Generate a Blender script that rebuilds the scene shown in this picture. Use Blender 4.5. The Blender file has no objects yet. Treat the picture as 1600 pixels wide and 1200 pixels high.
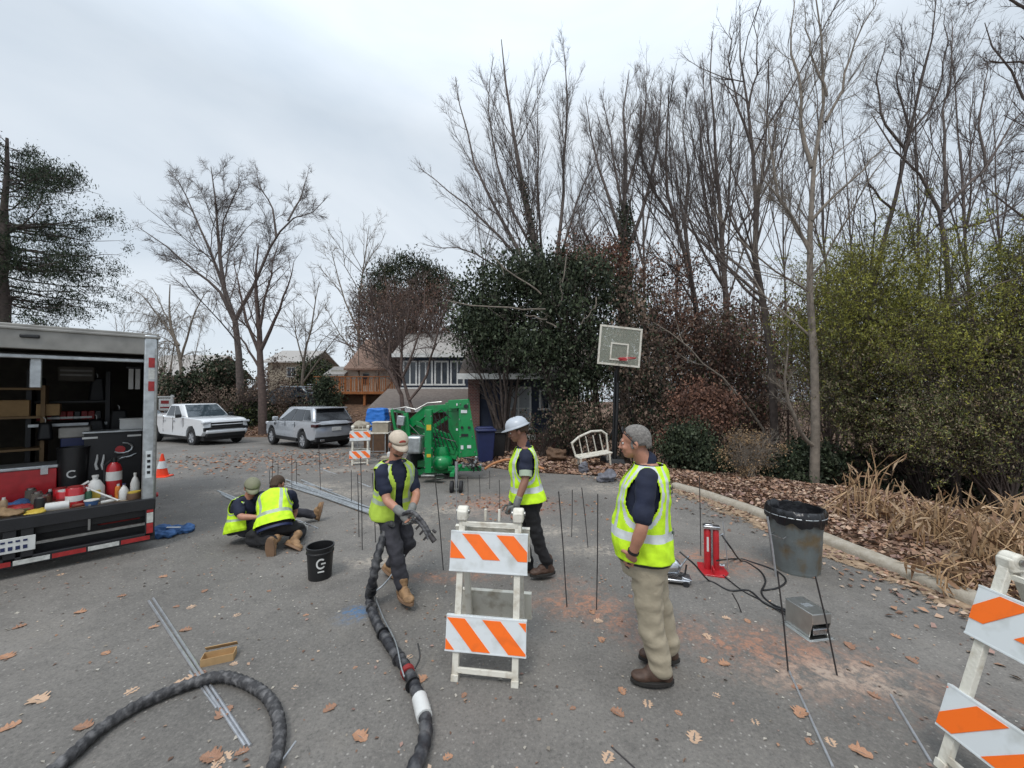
import bpy, bmesh, math, random
import numpy as np
from mathutils import Vector, Matrix, Euler, noise as mnoise
SC = bpy.context.scene
COL = SC.collection
PI = math.pi
rad = math.radians
# ------------------------------------------------------------------ camera
FPX, PITCH, HC = 601.0, 1.15, 2.0
cam = bpy.data.cameras.new('camera'); cam.sensor_width = 36; cam.lens = 36 * FPX / 1600
cam.clip_start = 0.05; cam.clip_end = 2000
camo = bpy.data.objects.new('camera', cam); COL.objects.link(camo)
camo.location = (0, 0, HC); camo.rotation_euler = (rad(90 + PITCH), 0, 0)
SC.camera = camo
# ------------------------------------------------------------------ world: overcast sky
SUN_EL, SUN_AZ = 58, 200
W = bpy.data.worlds.new('World'); SC.world = W; W.use_nodes = True
wt = W.node_tree; wt.nodes.clear()
def wn(t, **k):
    n = wt.nodes.new(t)
    for a, b in k.items(): setattr(n, a, b)
    return n
wo = wn('ShaderNodeOutputWorld'); bg = wn('ShaderNodeBackground')
sky = wn('ShaderNodeTexSky', sky_type='NISHITA', sun_disc=False)
sky.sun_elevation = rad(SUN_EL); sky.sun_rotation = rad(SUN_AZ)
tcw = wn('ShaderNodeTexCoord'); mp = wn('ShaderNodeMapping'); mp.inputs['Scale'].default_value = (1.0, 1.0, 2.6)
mp.inputs['Location'].default_value = (0.35, 0.2, 0.1)
nz = wn('ShaderNodeTexNoise'); nz.inputs['Scale'].default_value = 1.1; nz.inputs['Detail'].default_value = 6; nz.inputs['Roughness'].default_value = 0.5
nz.inputs['Distortion'].default_value = 0.6
cr = wn('ShaderNodeValToRGB')
cr.color_ramp.elements[0].position = 0.36; cr.color_ramp.elements[0].color = (5.7, 6.5, 7.35, 1)
cr.color_ramp.elements[1].position = 0.66; cr.color_ramp.elements[1].color = (7.6, 8.2, 8.8, 1)
sx = wn('ShaderNodeSeparateXYZ'); mr = wn('ShaderNodeMapRange')
mr.inputs['From Min'].default_value = 0.55; mr.inputs['From Max'].default_value = 1.0
mr.inputs['To Min'].default_value = 1.0; mr.inputs['To Max'].default_value = 2.4
vm = wn('ShaderNodeVectorMath', operation='SCALE'); mix = wn('ShaderNodeMix', data_type='RGBA')
mix.inputs['Factor'].default_value = 0.9
L = wt.links.new
L(tcw.outputs['Generated'], mp.inputs['Vector']); L(mp.outputs[0], nz.inputs['Vector']); L(nz.outputs['Fac'], cr.inputs[0])
L(tcw.outputs['Generated'], sx.inputs[0]); L(sx.outputs['Z'], mr.inputs['Value'])
L(sky.outputs[0], mix.inputs['A']); L(cr.outputs[0], mix.inputs['B'])
L(mix.outputs['Result'], vm.inputs[0]); L(mr.outputs[0], vm.inputs['Scale']); L(vm.outputs[0], bg.inputs[0])
bg.inputs[1].default_value = 0.1; L(bg.outputs[0], wo.inputs[0])
sl = bpy.data.lights.new('sun', 'SUN'); sl.energy = 1.35; sl.angle = rad(16); sl.color = (1, .96, .9)
so = bpy.data.objects.new('sun', sl); COL.objects.link(so)
a = rad(SUN_AZ); sd = Vector((math.sin(a) * math.cos(rad(SUN_EL)), math.cos(a) * math.cos(rad(SUN_EL)), math.sin(rad(SUN_EL))))
so.rotation_euler = sd.to_track_quat('Z', 'Y').to_euler()
SC.view_settings.view_transform = 'Standard'; SC.view_settings.look = 'None'
SC.view_settings.exposure = 0.17; SC.view_settings.gamma = 1
# ------------------------------------------------------------------ terrain and picture geometry
def sm(a, b, t):
    t = min(1, max(0, (t - a) / (b - a))); return t * t * (3 - 2 * t)
KERB = [(-3, 4.36), (3.3, 4.35), (4, 4.25), (5.05, 4.12), (6.4, 3.9), (7.4, 3.62), (8.1, 3.3), (8.8, 2.7), (9.2, 2.0)]
def kerbx(y):
    if y <= KERB[0][0]: return KERB[0][1]
    for (a, b), (c, d) in zip(KERB, KERB[1:]):
        if y <= c: return b + (d - b) * (y - a) / (c - a)
    return KERB[-1][1]
YB = [(-60, 25), (-17, 22.2), (-10, 21), (-6.5, 19), (-4, 15), (-1.5, 11.5), (.5, 9.9), (2.0, 9.3), (2.7, 8.8), (3.3, 8.1), (3.62, 7.4), (3.9, 6.4), (4.12, 5.05), (4.25, 4), (4.35, 3.3), (4.36, -3)]
def ymax(x):
    for (a, b), (c, d) in zip(YB, YB[1:]):
        if x <= c: return b + (d - b) * (x - a) / (c - a)
    return -3
def roadz(x, y):
    t = y - 8
    z = -0.045 * (0 if t < 0 else min(t, 12)) * sm(0, 2.5, max(t, 0))
    return z
def gz(x, y):
    z = roadz(x, y)
    if y > 19: z += 2.3 * sm(20.5, 34, y) * sm(-2, -8, x)
    if x > 1.5:
        d = max(x - 6.3, .68 * (x - 3.5) + .735 * (y - 9.3))
        z -= 2.2 * sm(0, 9, d) * sm(1.5, 4.5, x)
    off = y - ymax(x) if x < 4.36 else 1
    if off > 0 or x > 4.36:
        o = min(max(off * .5, 0), max(x - kerbx(y), 0)) if y < 9.2 and x > 2 else off * .3
        z += 0.13 * sm(0, .35, o) + .05 * sm(0, .6, o) * mnoise.noise(Vector((x * .7, y * .7, 0)))
    return z
cp, sp_ = math.cos(rad(PITCH)), math.sin(rad(PITCH))
def P(px, py, D):
    u, w = (px - 800) / FPX, (600 - py) / FPX
    y = cp - w * sp_; z = sp_ + w * cp
    s = D / y
    return Vector((u * s, D, HC + z * s))
def G(px, py, h=0.0):
    u, w = (px - 800) / FPX, (600 - py) / FPX
    y = cp - w * sp_; z = sp_ + w * cp
    d = Vector((u, y, z)); s = 1.0; st = .02
    while s < 150:
        q = Vector((0, 0, HC)) + d * s
        if q.z <= gz(q.x, q.y) + h: break
        s += st; st *= 1.01
    return q
def onr(x, y, h=0.0): return Vector((x, y, gz(x, y) + h))
# ------------------------------------------------------------------ materials
def mat(name, col, rough=.7, metal=0, var=.12, scale=8, bump=.0, bscale=60, col2=None, spec=.5, trans=0, alpha=1, emis=0, attr=False, coat=0, detail=4, thr=None):
    m = bpy.data.materials.new(name); m.use_nodes = True; nt = m.node_tree; b = nt.nodes['Principled BSDF']
    b.inputs['Roughness'].default_value = rough; b.inputs['Metallic'].default_value = metal
    b.inputs['Specular IOR Level'].default_value = spec
    if coat: b.inputs['Coat Weight'].default_value = coat; b.inputs['Coat Roughness'].default_value = .08
    if trans: b.inputs['Transmission Weight'].default_value = trans
    if alpha < 1: b.inputs['Alpha'].default_value = alpha
    tc = nt.nodes.new('ShaderNodeTexCoord')
    n = nt.nodes.new('ShaderNodeTexNoise'); n.inputs['Scale'].default_value = scale; n.inputs['Detail'].default_value = detail
    nt.links.new(tc.outputs['Object'], n.inputs['Vector'])
    mx = nt.nodes.new('ShaderNodeMix'); mx.data_type = 'RGBA'
    c = Vector(col[:3])
    if col2 is None: A, B = [min(1, v * (1 - var)) for v in c], [min(1, v * (1 + var)) for v in c]
    else: A, B = col, col2
    mx.inputs['A'].default_value = (*A[:3], 1); mx.inputs['B'].default_value = (*B[:3], 1)
    r = nt.nodes.new('ShaderNodeMapRange'); lo, hi = thr or (.3, .7)
    r.inputs['From Min'].default_value = lo; r.inputs['From Max'].default_value = hi
    nt.links.new(n.outputs['Fac'], r.inputs['Value']); nt.links.new(r.outputs[0], mx.inputs['Factor'])
    out = mx.outputs['Result']
    if attr:
        at = nt.nodes.new('ShaderNodeAttribute'); at.attribute_name = 'Col'
        m2 = nt.nodes.new('ShaderNodeMix'); m2.data_type = 'RGBA'; m2.blend_type = 'MULTIPLY'; m2.inputs['Factor'].default_value = 1
        nt.links.new(out, m2.inputs['A']); nt.links.new(at.outputs['Color'], m2.inputs['B']); out = m2.outputs['Result']
    nt.links.new(out, b.inputs['Base Color'])
    if emis: nt.links.new(out, b.inputs['Emission Color']); b.inputs['Emission Strength'].default_value = emis
    if bump:
        n2 = nt.nodes.new('ShaderNodeTexNoise'); n2.inputs['Scale'].default_value = bscale; n2.inputs['Detail'].default_value = 5
        nt.links.new(tc.outputs['Object'], n2.inputs['Vector'])
        bp = nt.nodes.new('ShaderNodeBump'); bp.inputs['Strength'].default_value = min(1, bump * 10); bp.inputs['Distance'].default_value = .02
        nt.links.new(n2.outputs['Fac'], bp.inputs['Height']); nt.links.new(bp.outputs[0], b.inputs['Normal'])
    return m
MT = {}
def M(k, *a, **kw):
    if k not in MT: MT[k] = mat(k, *a, **kw)
    return MT[k]
M('white_paint', (.66, .63, .55), .5, col2=(.36, .3, .22), scale=11, thr=(.5, .78), detail=8, bump=.02)
M('sheeting_white', (.66, .69, .7), .35, col2=(.42, .43, .4), scale=9, thr=(.5, .85), detail=9)
M('sheeting_orange', (.95, .165, .014), .38, col2=(.66, .12, .02), scale=9, thr=(.5, .9), detail=9)
M('lime', (.54, .83, .016), .75, var=.16, scale=16, bump=.03, bscale=14)
M('lime_dull', (.42, .58, .06), .8, var=.12, scale=9, bump=.03, bscale=14)
M('silver_tape', (.55, .58, .58), .4, var=.08, scale=30)
M('silver_dim', (.34, .4, .3), .4, var=.08, scale=30)
M('navy', (.008, .012, .032), .85, var=.2, bump=.02, bscale=25)
M('black_cloth', (.014, .014, .016), .85, var=.2, bump=.02, bscale=25)
M('charcoal_cloth', (.035, .034, .042), .85, var=.25, scale=12, bump=.04, bscale=18)
M('khaki', (.36, .31, .225), .85, var=.1, scale=10, bump=.04, bscale=16)
M('skin', (.42, .2, .13), .5, var=.12, scale=18)
M('skin_dark', (.25, .12, .08), .55, var=.12, scale=18)
M('grey_hair', (.19, .175, .16), .8, var=.35, scale=60, bump=.05, bscale=200)
M('brown_hair', (.06, .035, .02), .8, var=.4, scale=120, bump=.05, bscale=200)
M('boot_brown', (.07, .038, .025), .6, var=.25, scale=25, bump=.02)
M('boot_tan', (.27, .16, .08), .75, var=.35, scale=22, bump=.02)
M('sole', (.02, .018, .016), .8)
M('sole_tan', (.2, .12, .07), .8)
M('glove', (.17, .17, .16), .8, var=.2, scale=30)
M('rubber', (.018, .018, .02), .75, var=.2, scale=20, bump=.02)
M('black_plastic', (.012, .012, .013), .42, var=.15, scale=10, bump=.01)
M('chrome', (.55, .56, .58), .25, 1, var=.1)
M('steel', (.33, .33, .32), .38, 1, var=.2, scale=20, bump=.01)
M('alloy', (.5, .51, .53), .35, .4, var=.1)
M('stainless', (.62, .62, .6), .3, 1, var=.12, scale=12, bump=.006)
M('galv', (.45, .47, .48), .42, .8, var=.2, scale=14, bump=.01)
M('rod_steel', (.5, .51, .53), .35, .7, var=.15, scale=20)
M('rod_dark', (.05, .045, .045), .6, .4, var=.3, scale=20)
M('red_paint', (.42, .012, .018), .38, var=.15, scale=14, coat=.4)
M('red_dull', (.25, .02, .02), .6, var=.25, scale=14)
M('green_paint', (.0, .22, .055), .36, col2=(.03, .1, .04), scale=7, thr=(.56, .85), detail=8, coat=.3, bump=.005)
M('car_white', (.66, .68, .7), .28, var=.03, coat=.8)
M('car_silver', (.42, .44, .47), .26, .35, var=.05, coat=.8)
M('car_dark', (.05, .06, .07), .3, .4, coat=.6)
M('glass_dark', (.012, .014, .018), .06, var=.05, spec=.8)
M('glass_car', (.03, .045, .055), .05, var=.1, spec=.9)
M('tyre', (.017, .017, .018), .85, var=.2, scale=30, bump=.02)
M('cardboard', (.42, .27, .13), .85, var=.08, scale=20)
M('concrete', (.3, .26, .2), .9, col2=(.4, .36, .3), scale=14, bump=.04, bscale=60)
M('wood_orange', (.36, .13, .04), .7, var=.25, scale=7)
M('wood_brown', (.1, .055, .03), .8, var=.25, scale=7)
M('plywood', (.3, .19, .1), .7, var=.2, scale=7)
def leafmat():
    m = mat('leaf', (1, 1, 1), .75, var=.18, scale=25, attr=True, spec=.25); return m
MT['leaf'] = leafmat()
MT['bark_grey'] = mat('bark_grey', (.115, .092, .082), .9, var=.35, scale=9, bump=.05, bscale=40)
MT['bark_dark'] = mat('bark_dark', (.075, .058, .05), .9, var=.35, scale=9, bump=.05, bscale=40)
MT['bark_tan'] = mat('bark_tan', (.19, .16, .13), .9, var=.3, scale=9, bump=.04, bscale=40)
MT['bark_red'] = mat('bark_red', (.1, .07, .06), .9, var=.3, scale=9)
# ------------------------------------------------------------------ mesh building
def perp(d):
    d = Vector(d).normalized(); u = d.cross(Vector((0, 0, 1)))
    if u.length < 1e-3: u = d.cross(Vector((0, 1, 0)))
    u.normalize(); return u, d.cross(u).normalized()
def RZ(deg): return Matrix.Rotation(rad(deg), 3, 'Z')
def RX(deg): return Matrix.Rotation(rad(deg), 3, 'X')
def RY(deg): return Matrix.Rotation(rad(deg), 3, 'Y')
class MB:
    def __init__(s): s.v = []; s.f = []; s.m = []; s.mi = 0
    def add(s, vs, fs):
        o = len(s.v); s.v += [tuple(q) for q in vs]
        for f in fs: s.f.append([i + o for i in f]); s.m.append(s.mi)
        return s
    def box(s, c, d, R=None, taper=None):
        c = Vector(c); vs = []
        for z in (-1, 1):
            for y in (-1, 1):
                for x in (-1, 1):
                    q = Vector((x * d[0] / 2, y * d[1] / 2, z * d[2] / 2))
                    if taper and z > 0: q.x *= taper[0]; q.y *= taper[1]
                    vs.append(c + (R @ q if R else q))
        return s.add(vs, [(0, 2, 3, 1), (4, 5, 7, 6), (0, 1, 5, 4), (2, 6, 7, 3), (0, 4, 6, 2), (1, 3, 7, 5)])
    def bar(s, a, b, w, h=None, roll=0):
        a, b = Vector(a), Vector(b); h = h or w; d = (b - a); u, v = perp(d)
        if roll: R = Matrix.Rotation(rad(roll), 3, d.normalized()); u, v = R @ u, R @ v
        vs = [q + u * x * w / 2 + v * y * h / 2 for q in (a, b) for x, y in ((-1, -1), (1, -1), (1, 1), (-1, 1))]
        return s.add(vs, [(3, 2, 1, 0), (4, 5, 6, 7), (0, 1, 5, 4), (1, 2, 6, 5), (2, 3, 7, 6), (3, 0, 4, 7)])
    def tube(s, pts, r, n=8, caps=True, sx=1.0):
        pts = [Vector(p) for p in pts]; K = len(pts); rs = r if hasattr(r, '__len__') else [r] * K
        vs = []; u = None
        for i, p in enumerate(pts):
            d = (pts[min(i + 1, K - 1)] - pts[max(i - 1, 0)]).normalized()
            if u is None: u, v = perp(d)
            else:
                u = (u - d * u.dot(d)); u = u.normalized() if u.length > 1e-6 else perp(d)[0]; v = d.cross(u)
            for k in range(n):
                a = 2 * PI * k / n; vs.append(p + (u * math.cos(a) * sx + v * math.sin(a)) * rs[i])
        fs = [(i * n + k, i * n + (k + 1) % n, (i + 1) * n + (k + 1) % n, (i + 1) * n + k) for i in range(K - 1) for k in range(n)]
        if caps: fs += [tuple(range(n))[::-1], tuple((K - 1) * n + k for k in range(n))]
        return s.add(vs, fs)
    def lathe(s, prof, n=24, c=(0, 0, 0), R=None, caps=True):
        c = Vector(c); vs = []
        for r, z in prof:
            for k in range(n):
                q = Vector((r * math.cos(2 * PI * k / n), r * math.sin(2 * PI * k / n), z)); vs.append(c + (R @ q if R else q))
        K = len(prof)
        fs = [(i * n + k, i * n + (k + 1) % n, (i + 1) * n + (k + 1) % n, (i + 1) * n + k) for i in range(K - 1) for k in range(n)]
        if caps: fs += [tuple(range(n))[::-1], tuple((K - 1) * n + k for k in range(n))]
        return s.add(vs, fs)
    def ell(s, c, r, R=None, nu=16, nv=10):
        pr = []
        for i in range(nv + 1):
            a = -PI / 2 + PI * i / nv; pr.append((max(math.cos(a), .02), math.sin(a)))
        c = Vector(c); vs = []
        for rr, z in pr:
            for k in range(nu):
                q = Vector((rr * math.cos(2 * PI * k / nu) * r[0], rr * math.sin(2 * PI * k / nu) * r[1], z * r[2])); vs.append(c + (R @ q if R else q))
        fs = [(i * nu + k, i * nu + (k + 1) % nu, (i + 1) * nu + (k + 1) % nu, (i + 1) * nu + k) for i in range(nv) for k in range(nu)]
        fs += [tuple(range(nu))[::-1], tuple(nv * nu + k for k in range(nu))]
        return s.add(vs, fs)
    def prism(s, poly, y0, y1, T=None):
        """poly in local x,z; extruded along y from y0 to y1; T = 4x4"""
        n = len(poly); vs = [Vector((x, y, z)) for y in (y0, y1) for x, z in poly]
        if T: vs = [T @ q for q in vs]
        ar = sum(poly[i][0] * poly[(i + 1) % n][1] - poly[(i + 1) % n][0] * poly[i][1] for i in range(n))
        f = [tuple(range(n)), tuple(range(2 * n - 1, n - 1, -1))] + [(i, n + i, n + (i + 1) % n, (i + 1) % n) for i in range(n)]
        if ar < 0: f = [q[::-1] for q in f]
        return s.add(vs, f)
    def quad(s, a, b, c, d): return s.add([a, b, c, d], [(0, 1, 2, 3)])
    def loft(s, rings, caps=True):
        n = len(rings[0]); K = len(rings); vs = [q for r in rings for q in r]
        fs = [(i * n + k, i * n + (k + 1) % n, (i + 1) * n + (k + 1) % n, (i + 1) * n + k) for i in range(K - 1) for k in range(n)]
        if caps: fs += [tuple(range(n))[::-1], tuple((K - 1) * n + k for k in range(n))]
        return s.add(vs, fs)
    def xf(s, T):
        s.v = [tuple(T @ Vector(q)) for q in s.v]; return s
    def mesh(s, name, mats, smooth=40):
        me = bpy.data.meshes.new(name); me.from_pydata(s.v, [], s.f)
        for m in (mats if isinstance(mats, (list, tuple)) else [mats]): me.materials.append(MT[m] if isinstance(m, str) else m)
        me.polygons.foreach_set('material_index', s.m)
        if smooth:
            me.polygons.foreach_set('use_smooth', [True] * len(me.polygons)); me.set_sharp_from_angle(angle=rad(smooth))
        me.update(); return me
def tag(o, label=None, cat=None, group=None, kind=None):
    if label: o['label'] = label
    if cat: o['category'] = cat
    if group: o['group'] = group
    if kind: o['kind'] = kind
    return o
def thing(name, label, cat, loc=(0, 0, 0), rz=0, group=None):
    o = bpy.data.objects.new(name, None); COL.objects.link(o); o.location = loc; o.rotation_euler = (0, 0, rad(rz))
    o.empty_display_size = .2
    return tag(o, label, cat, group)
def link(name, me, parent=None, loc=None):
    o = bpy.data.objects.new(name, me); COL.objects.link(o)
    if parent: o.parent = parent
    if loc is not None: o.location = loc
    return o
def part(name, mb, mats, parent=None, bevel=0, smooth=40, loc=None, sub=0):
    o = link(name, mb.mesh(name, mats, smooth), parent, loc)
    if bevel:
        b = o.modifiers.new('bevel', 'BEVEL'); b.width = bevel; b.segments = 2; b.limit_method = 'ANGLE'; b.angle_limit = rad(35)
    return o
def copy_tree(o, parent=None):
    c = o.copy(); COL.objects.link(c); c.parent = parent
    for ch in o.children: copy_tree(ch, c)
    return c
def remesh(o, vox, smooth=2, rough=0, rs=12, dec=0):
    m = o.modifiers.new('r', 'REMESH'); m.mode = 'VOXEL'; m.voxel_size = vox; m.use_smooth_shade = True
    if smooth: s = o.modifiers.new('s', 'SMOOTH'); s.iterations = smooth; s.factor = .5
    dg = bpy.context.evaluated_depsgraph_get(); me = bpy.data.meshes.new_from_object(o.evaluated_get(dg))
    o.modifiers.clear(); old = o.data; me.name = old.name; o.data = me
    me.materials.clear()
    for m in old.materials: me.materials.append(m)
    if rough:
        me.update(); nv = len(me.vertices); co = np.empty(nv * 3, 'f'); me.vertices.foreach_get('co', co); co = co.reshape(-1, 3)
        no = np.empty(nv * 3, 'f'); me.vertex_normals.foreach_get('vector', no); no = no.reshape(-1, 3)
        d = np.array([mnoise.noise(Vector((c[0] * rs * .7 + c[2] * rs * .5, c[1] * rs * .7, c[2] * rs * 1.6))) * 1.1 - .9 * abs(mnoise.noise(Vector((c[0] * rs * .5 - c[2] * rs * .9, c[1] * rs * .8, c[2] * rs * 1.1 + 7)))) + .25 * mnoise.noise(Vector(c * rs * 2.6)) for c in co], 'f')
        me.vertices.foreach_set('co', (co + no * (d * rough)[:, None]).ravel())
    me.polygons.foreach_set('use_smooth', [True] * len(me.polygons)); me.update()
    return o
# ------------------------------------------------------------------ numpy scatter and trees
def np_mesh(name, V, F, mats, col=None, smooth=False):
    me = bpy.data.meshes.new(name); V = np.asarray(V, 'f'); F = np.asarray(F, 'i')
    me.vertices.add(len(V)); me.vertices.foreach_set('co', V.ravel())
    k = F.shape[1]; me.loops.add(F.size); me.loops.foreach_set('vertex_index', F.ravel())
    me.polygons.add(len(F)); me.polygons.foreach_set('loop_start', np.arange(0, F.size, k, dtype='i'))
    me.polygons.foreach_set('loop_total', np.full(len(F), k, 'i'))
    if smooth: me.polygons.foreach_set('use_smooth', np.ones(len(F), bool))
    me.materials.append(MT[mats] if isinstance(mats, str) else mats)
    if col is not None:
        a = me.color_attributes.new('Col', 'FLOAT_COLOR', 'POINT'); c = np.ones((len(V), 4), 'f'); c[:, :3] = col; a.data.foreach_set('color', c.ravel())
    me.update(); me.validate(); return me
def leafquads(pos, size, rng, flat=0.0, aspect=.6, fold=.25, nrm=None):
    """diamond/folded leaf quads at pos. flat: 0 random orientation, 1 lying on the ground"""
    N = len(pos); size = np.broadcast_to(size, (N,))[:, None]
    a = rng.uniform(0, 2 * PI, N); el = rng.uniform(-1, 1, N) * (PI / 2) * (1 - flat) + rng.normal(0, .18, N) * flat
    d = np.stack([np.cos(a) * np.cos(el), np.sin(a) * np.cos(el), np.sin(el)], 1)
    r = rng.normal(0, 1, (N, 3)) * (1 - flat) + np.array([0, 0, 1.0]) * flat + rng.normal(0, .25, (N, 3)) * flat
    s = np.cross(d, r); s /= np.linalg.norm(s, axis=1)[:, None] + 1e-6; n = np.cross(s, d)
    A = pos - d * size * .5; B = pos + s * size * aspect * .5 + n * size * fold * .5; C = pos + d * size * .5; D_ = pos - s * size * aspect * .5 + n * size * fold * .5
    V = np.stack([A, B, C, D_], 1).reshape(-1, 3); F = np.arange(4 * N).reshape(N, 4); return V, F
def pick(cols, N, rng, jit=.2):
    c = np.array(cols)[rng.integers(0, len(cols), N)]; return c * (1 + rng.uniform(-jit, jit, (N, 1)))
def branches(P0, R0, spec, rng):
    """P0 (M,K,3), R0 (M,K). spec list of dicts -> list of levels"""
    out = [(P0, R0)]; P_, R_ = P0, R0
    for sp in spec:
        M_, K, _ = P_.shape; n = sp['n']; t = rng.uniform(sp.get('t0', .25), sp.get('t1', 1.0), (M_, n))
        t = np.sort(t, 1)
        x = t * (K - 1); i = np.minimum(x.astype(int), K - 2); fr = (x - i)[..., None]; idx = np.arange(M_)[:, None]
        st = P_[idx, i] * (1 - fr) + P_[idx, i + 1] * fr; rr = R_[idx, i] * (1 - fr[..., 0]) + R_[idx, i + 1] * fr[..., 0]
        d = P_[idx, i + 1] - P_[idx, i]; d /= np.linalg.norm(d, axis=2)[..., None] + 1e-9
        Ln = np.linalg.norm(np.diff(P_, axis=1), axis=2).sum(1)[:, None]
        rv = rng.normal(0, 1, d.shape); pr = rv - d * (rv * d).sum(2)[..., None]; pr /= np.linalg.norm(pr, axis=2)[..., None] + 1e-9
        an = np.radians(rng.normal(sp.get('ang', 40), sp.get('av', 10), t.shape))[..., None]
        nd = d * np.cos(an) + pr * np.sin(an)
        ln = Ln * sp.get('len', .45) * (1 - sp.get('tap', .55) * t) * rng.uniform(.7, 1.25, t.shape)
        if 'max' in sp: ln = np.minimum(ln, sp['max'] * rng.uniform(.8, 1.1, t.shape))
        if 'min' in sp: ln = np.maximum(ln, sp['min'] * rng.uniform(.8, 1.2, t.shape))
        k = sp.get('k', 5); Q = np.zeros(t.shape + (k, 3)); Q[..., 0, :] = st; cur = nd
        for j in range(1, k):
            cur = cur + np.array([0, 0, 1.0]) * sp.get('up', .1) + rng.normal(0, sp.get('wig', .1), cur.shape)
            cur /= np.linalg.norm(cur, axis=2)[..., None]
            Q[..., j, :] = Q[..., j - 1, :] + cur * (ln / (k - 1))[..., None]
        r0 = np.minimum(rr * sp.get('r', .6), ln * sp.get('rl', .0105) + .003); r0 = np.maximum(r0, sp.get('rmin', .004))
        R = r0[..., None] * np.linspace(1, sp.get('tip', .35), k)
        P_ = Q.reshape(-1, k, 3); R_ = R.reshape(-1, k)
        if len(out) > 1:
            kp_ = rng.uniform(0, 1, M_ * n) < np.clip(np.repeat(Ln[:, 0], n) / np.median(Ln) * .8, .12, 1); P_ = P_[kp_]; R_ = R_[kp_]
        out.append((P_, R_))
    return out
def branch_mesh(levels, sides, name, m):
    Vs = []; Fs = []; o = 0
    for (P_, R_), n in zip(levels, sides):
        M_, K, _ = P_.shape; d = P_[:, -1] - P_[:, 0]; d /= np.linalg.norm(d, axis=1)[:, None] + 1e-9
        ref = np.where(np.abs(d[:, 2:3]) > .9, np.array([[1.0, 0, 0]]), np.array([[0, 0, 1.0]]))
        u = np.cross(d, ref); u /= np.linalg.norm(u, axis=1)[:, None] + 1e-9; v = np.cross(d, u)
        a = 2 * PI * np.arange(n) / n
        off = u[:, None, None, :] * np.cos(a)[None, None, :, None] + v[:, None, None, :] * np.sin(a)[None, None, :, None]
        V = P_[:, :, None, :] + off * R_[:, :, None, None]; Vs.append(V.reshape(-1, 3))
        b = (np.arange(M_)[:, None, None] * K + np.arange(K - 1)[None, :, None]) * n; k = np.arange(n)[None, None, :]; k2 = (k + 1) % n
        F = np.stack([b + k, b + k2, b + n + k2, b + n + k], -1).reshape(-1, 4) + o; Fs.append(F); o += M_ * K * n
    return np_mesh(name, np.concatenate(Vs), np.concatenate(Fs), m, smooth=True)
def poly_px(pts, D, r0, r1, K=9, dv=0, rng=None):
    """limb traced from picture positions at distance D (dv: how far it leans in depth), as a real 3-D line with thickness"""
    Q = [P(x, y, D + dv * i / (len(pts) - 1)) for i, (x, y) in enumerate(pts)]
    Q = np.array([list(q) for q in Q]); s = np.r_[0, np.cumsum(np.linalg.norm(np.diff(Q, axis=0), axis=1))]; s /= s[-1]
    t = np.linspace(0, 1, K); R = np.stack([np.interp(t, s, Q[:, j]) for j in range(3)], 1)
    if rng is not None: R[1:] += rng.normal(0, .04, (K - 1, 3)) * np.linspace(.3, 1, K - 1)[:, None]
    return R, np.linspace(r0, r1, K)
# ================================================================== GROUND
rng = np.random.default_rng(7); random.seed(7)
def gridmesh(name, X, Y, zf, m, attrs=None):
    nx, ny = len(X), len(Y)
    V = np.array([(x, y, zf(x, y)) for y in Y for x in X], 'f')
    j, i = np.meshgrid(np.arange(ny - 1), np.arange(nx - 1), indexing='ij'); a = (j * nx + i).ravel()
    F = np.stack([a, a + 1, a + nx + 1, a + nx], 1); return np_mesh(name, V, F, m, smooth=True)
# soil with leaves: earth under everything
MT['soil'] = mat('soil', (.085, .05, .032), .95, col2=(.2, .115, .068), scale=5, bump=.08, bscale=45, detail=8, thr=(.35, .65))
def uneven(a, b, s0, mid, g):
    out = [mid]; s = s0
    while out[-1] < b: out.append(out[-1] + s); s *= g
    s = s0
    while out[0] > a: out.insert(0, out[0] - s); s *= g
    return out
XS = uneven(-140, 140, .16, 5, 1.05); YS = uneven(-8, 170, .16, 6, 1.05)
g = link('ground', gridmesh('ground', XS, YS, lambda x, y: gz(x, y) - (.06 if (x < kerbx(y) + .02 and y < ymax(x) + .1) else .012), 'soil')); tag(g, kind='structure')
# road sheet with clay dust round the drilled holes and paint dabs
SPOTS = [(1250, 1035, 1.15, .30, 1, 25), (1310, 1060, .75, .16, 2, 0), (935, 950, .75, .22, 1, 60), (890, 945, .5, .2, 1, 0), (700, 905, .65, .10, 1, 0),
         (590, 880, .55, .16, 2, 0), (790, 790, 1.2, .5, 1, 0), (700, 800, .8, .25, 2, 0), (940, 860, 1.0, .16, 2, 0), (1110, 880, .8, .3, 1, 0), (620, 815, .9, .25, 2, 0),
         (560, 770, 1.2, .3, 2, 0), (555, 960, .22, .14, 3, 0), (470, 705, 2.0, .6, 2, 0), (960, 765, 1.3, .4, 2, 0), (1180, 1020, .9, .14, 1, 20), (545, 735, 1.0, .4, 2, 0), (360, 770, .9, .3, 2, 0), (500, 760, 1., .3, 2, 0), (840, 830, .9, .2, 2, 0), (1380, 1075, .6, .1, 2, 30)]
sp2 = [(G(px, py), a, b, k, rot) for px, py, a, b, k, rot in SPOTS]
rx = sorted(set([round(v, 3) for v in list(np.arange(-60, -6, .8)) + list(np.arange(-6, 4.3, .055)) + [4.3, 4.33, 4.352]]))
ts = list(np.linspace(0, 1, 210))
V = []; A = []
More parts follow.
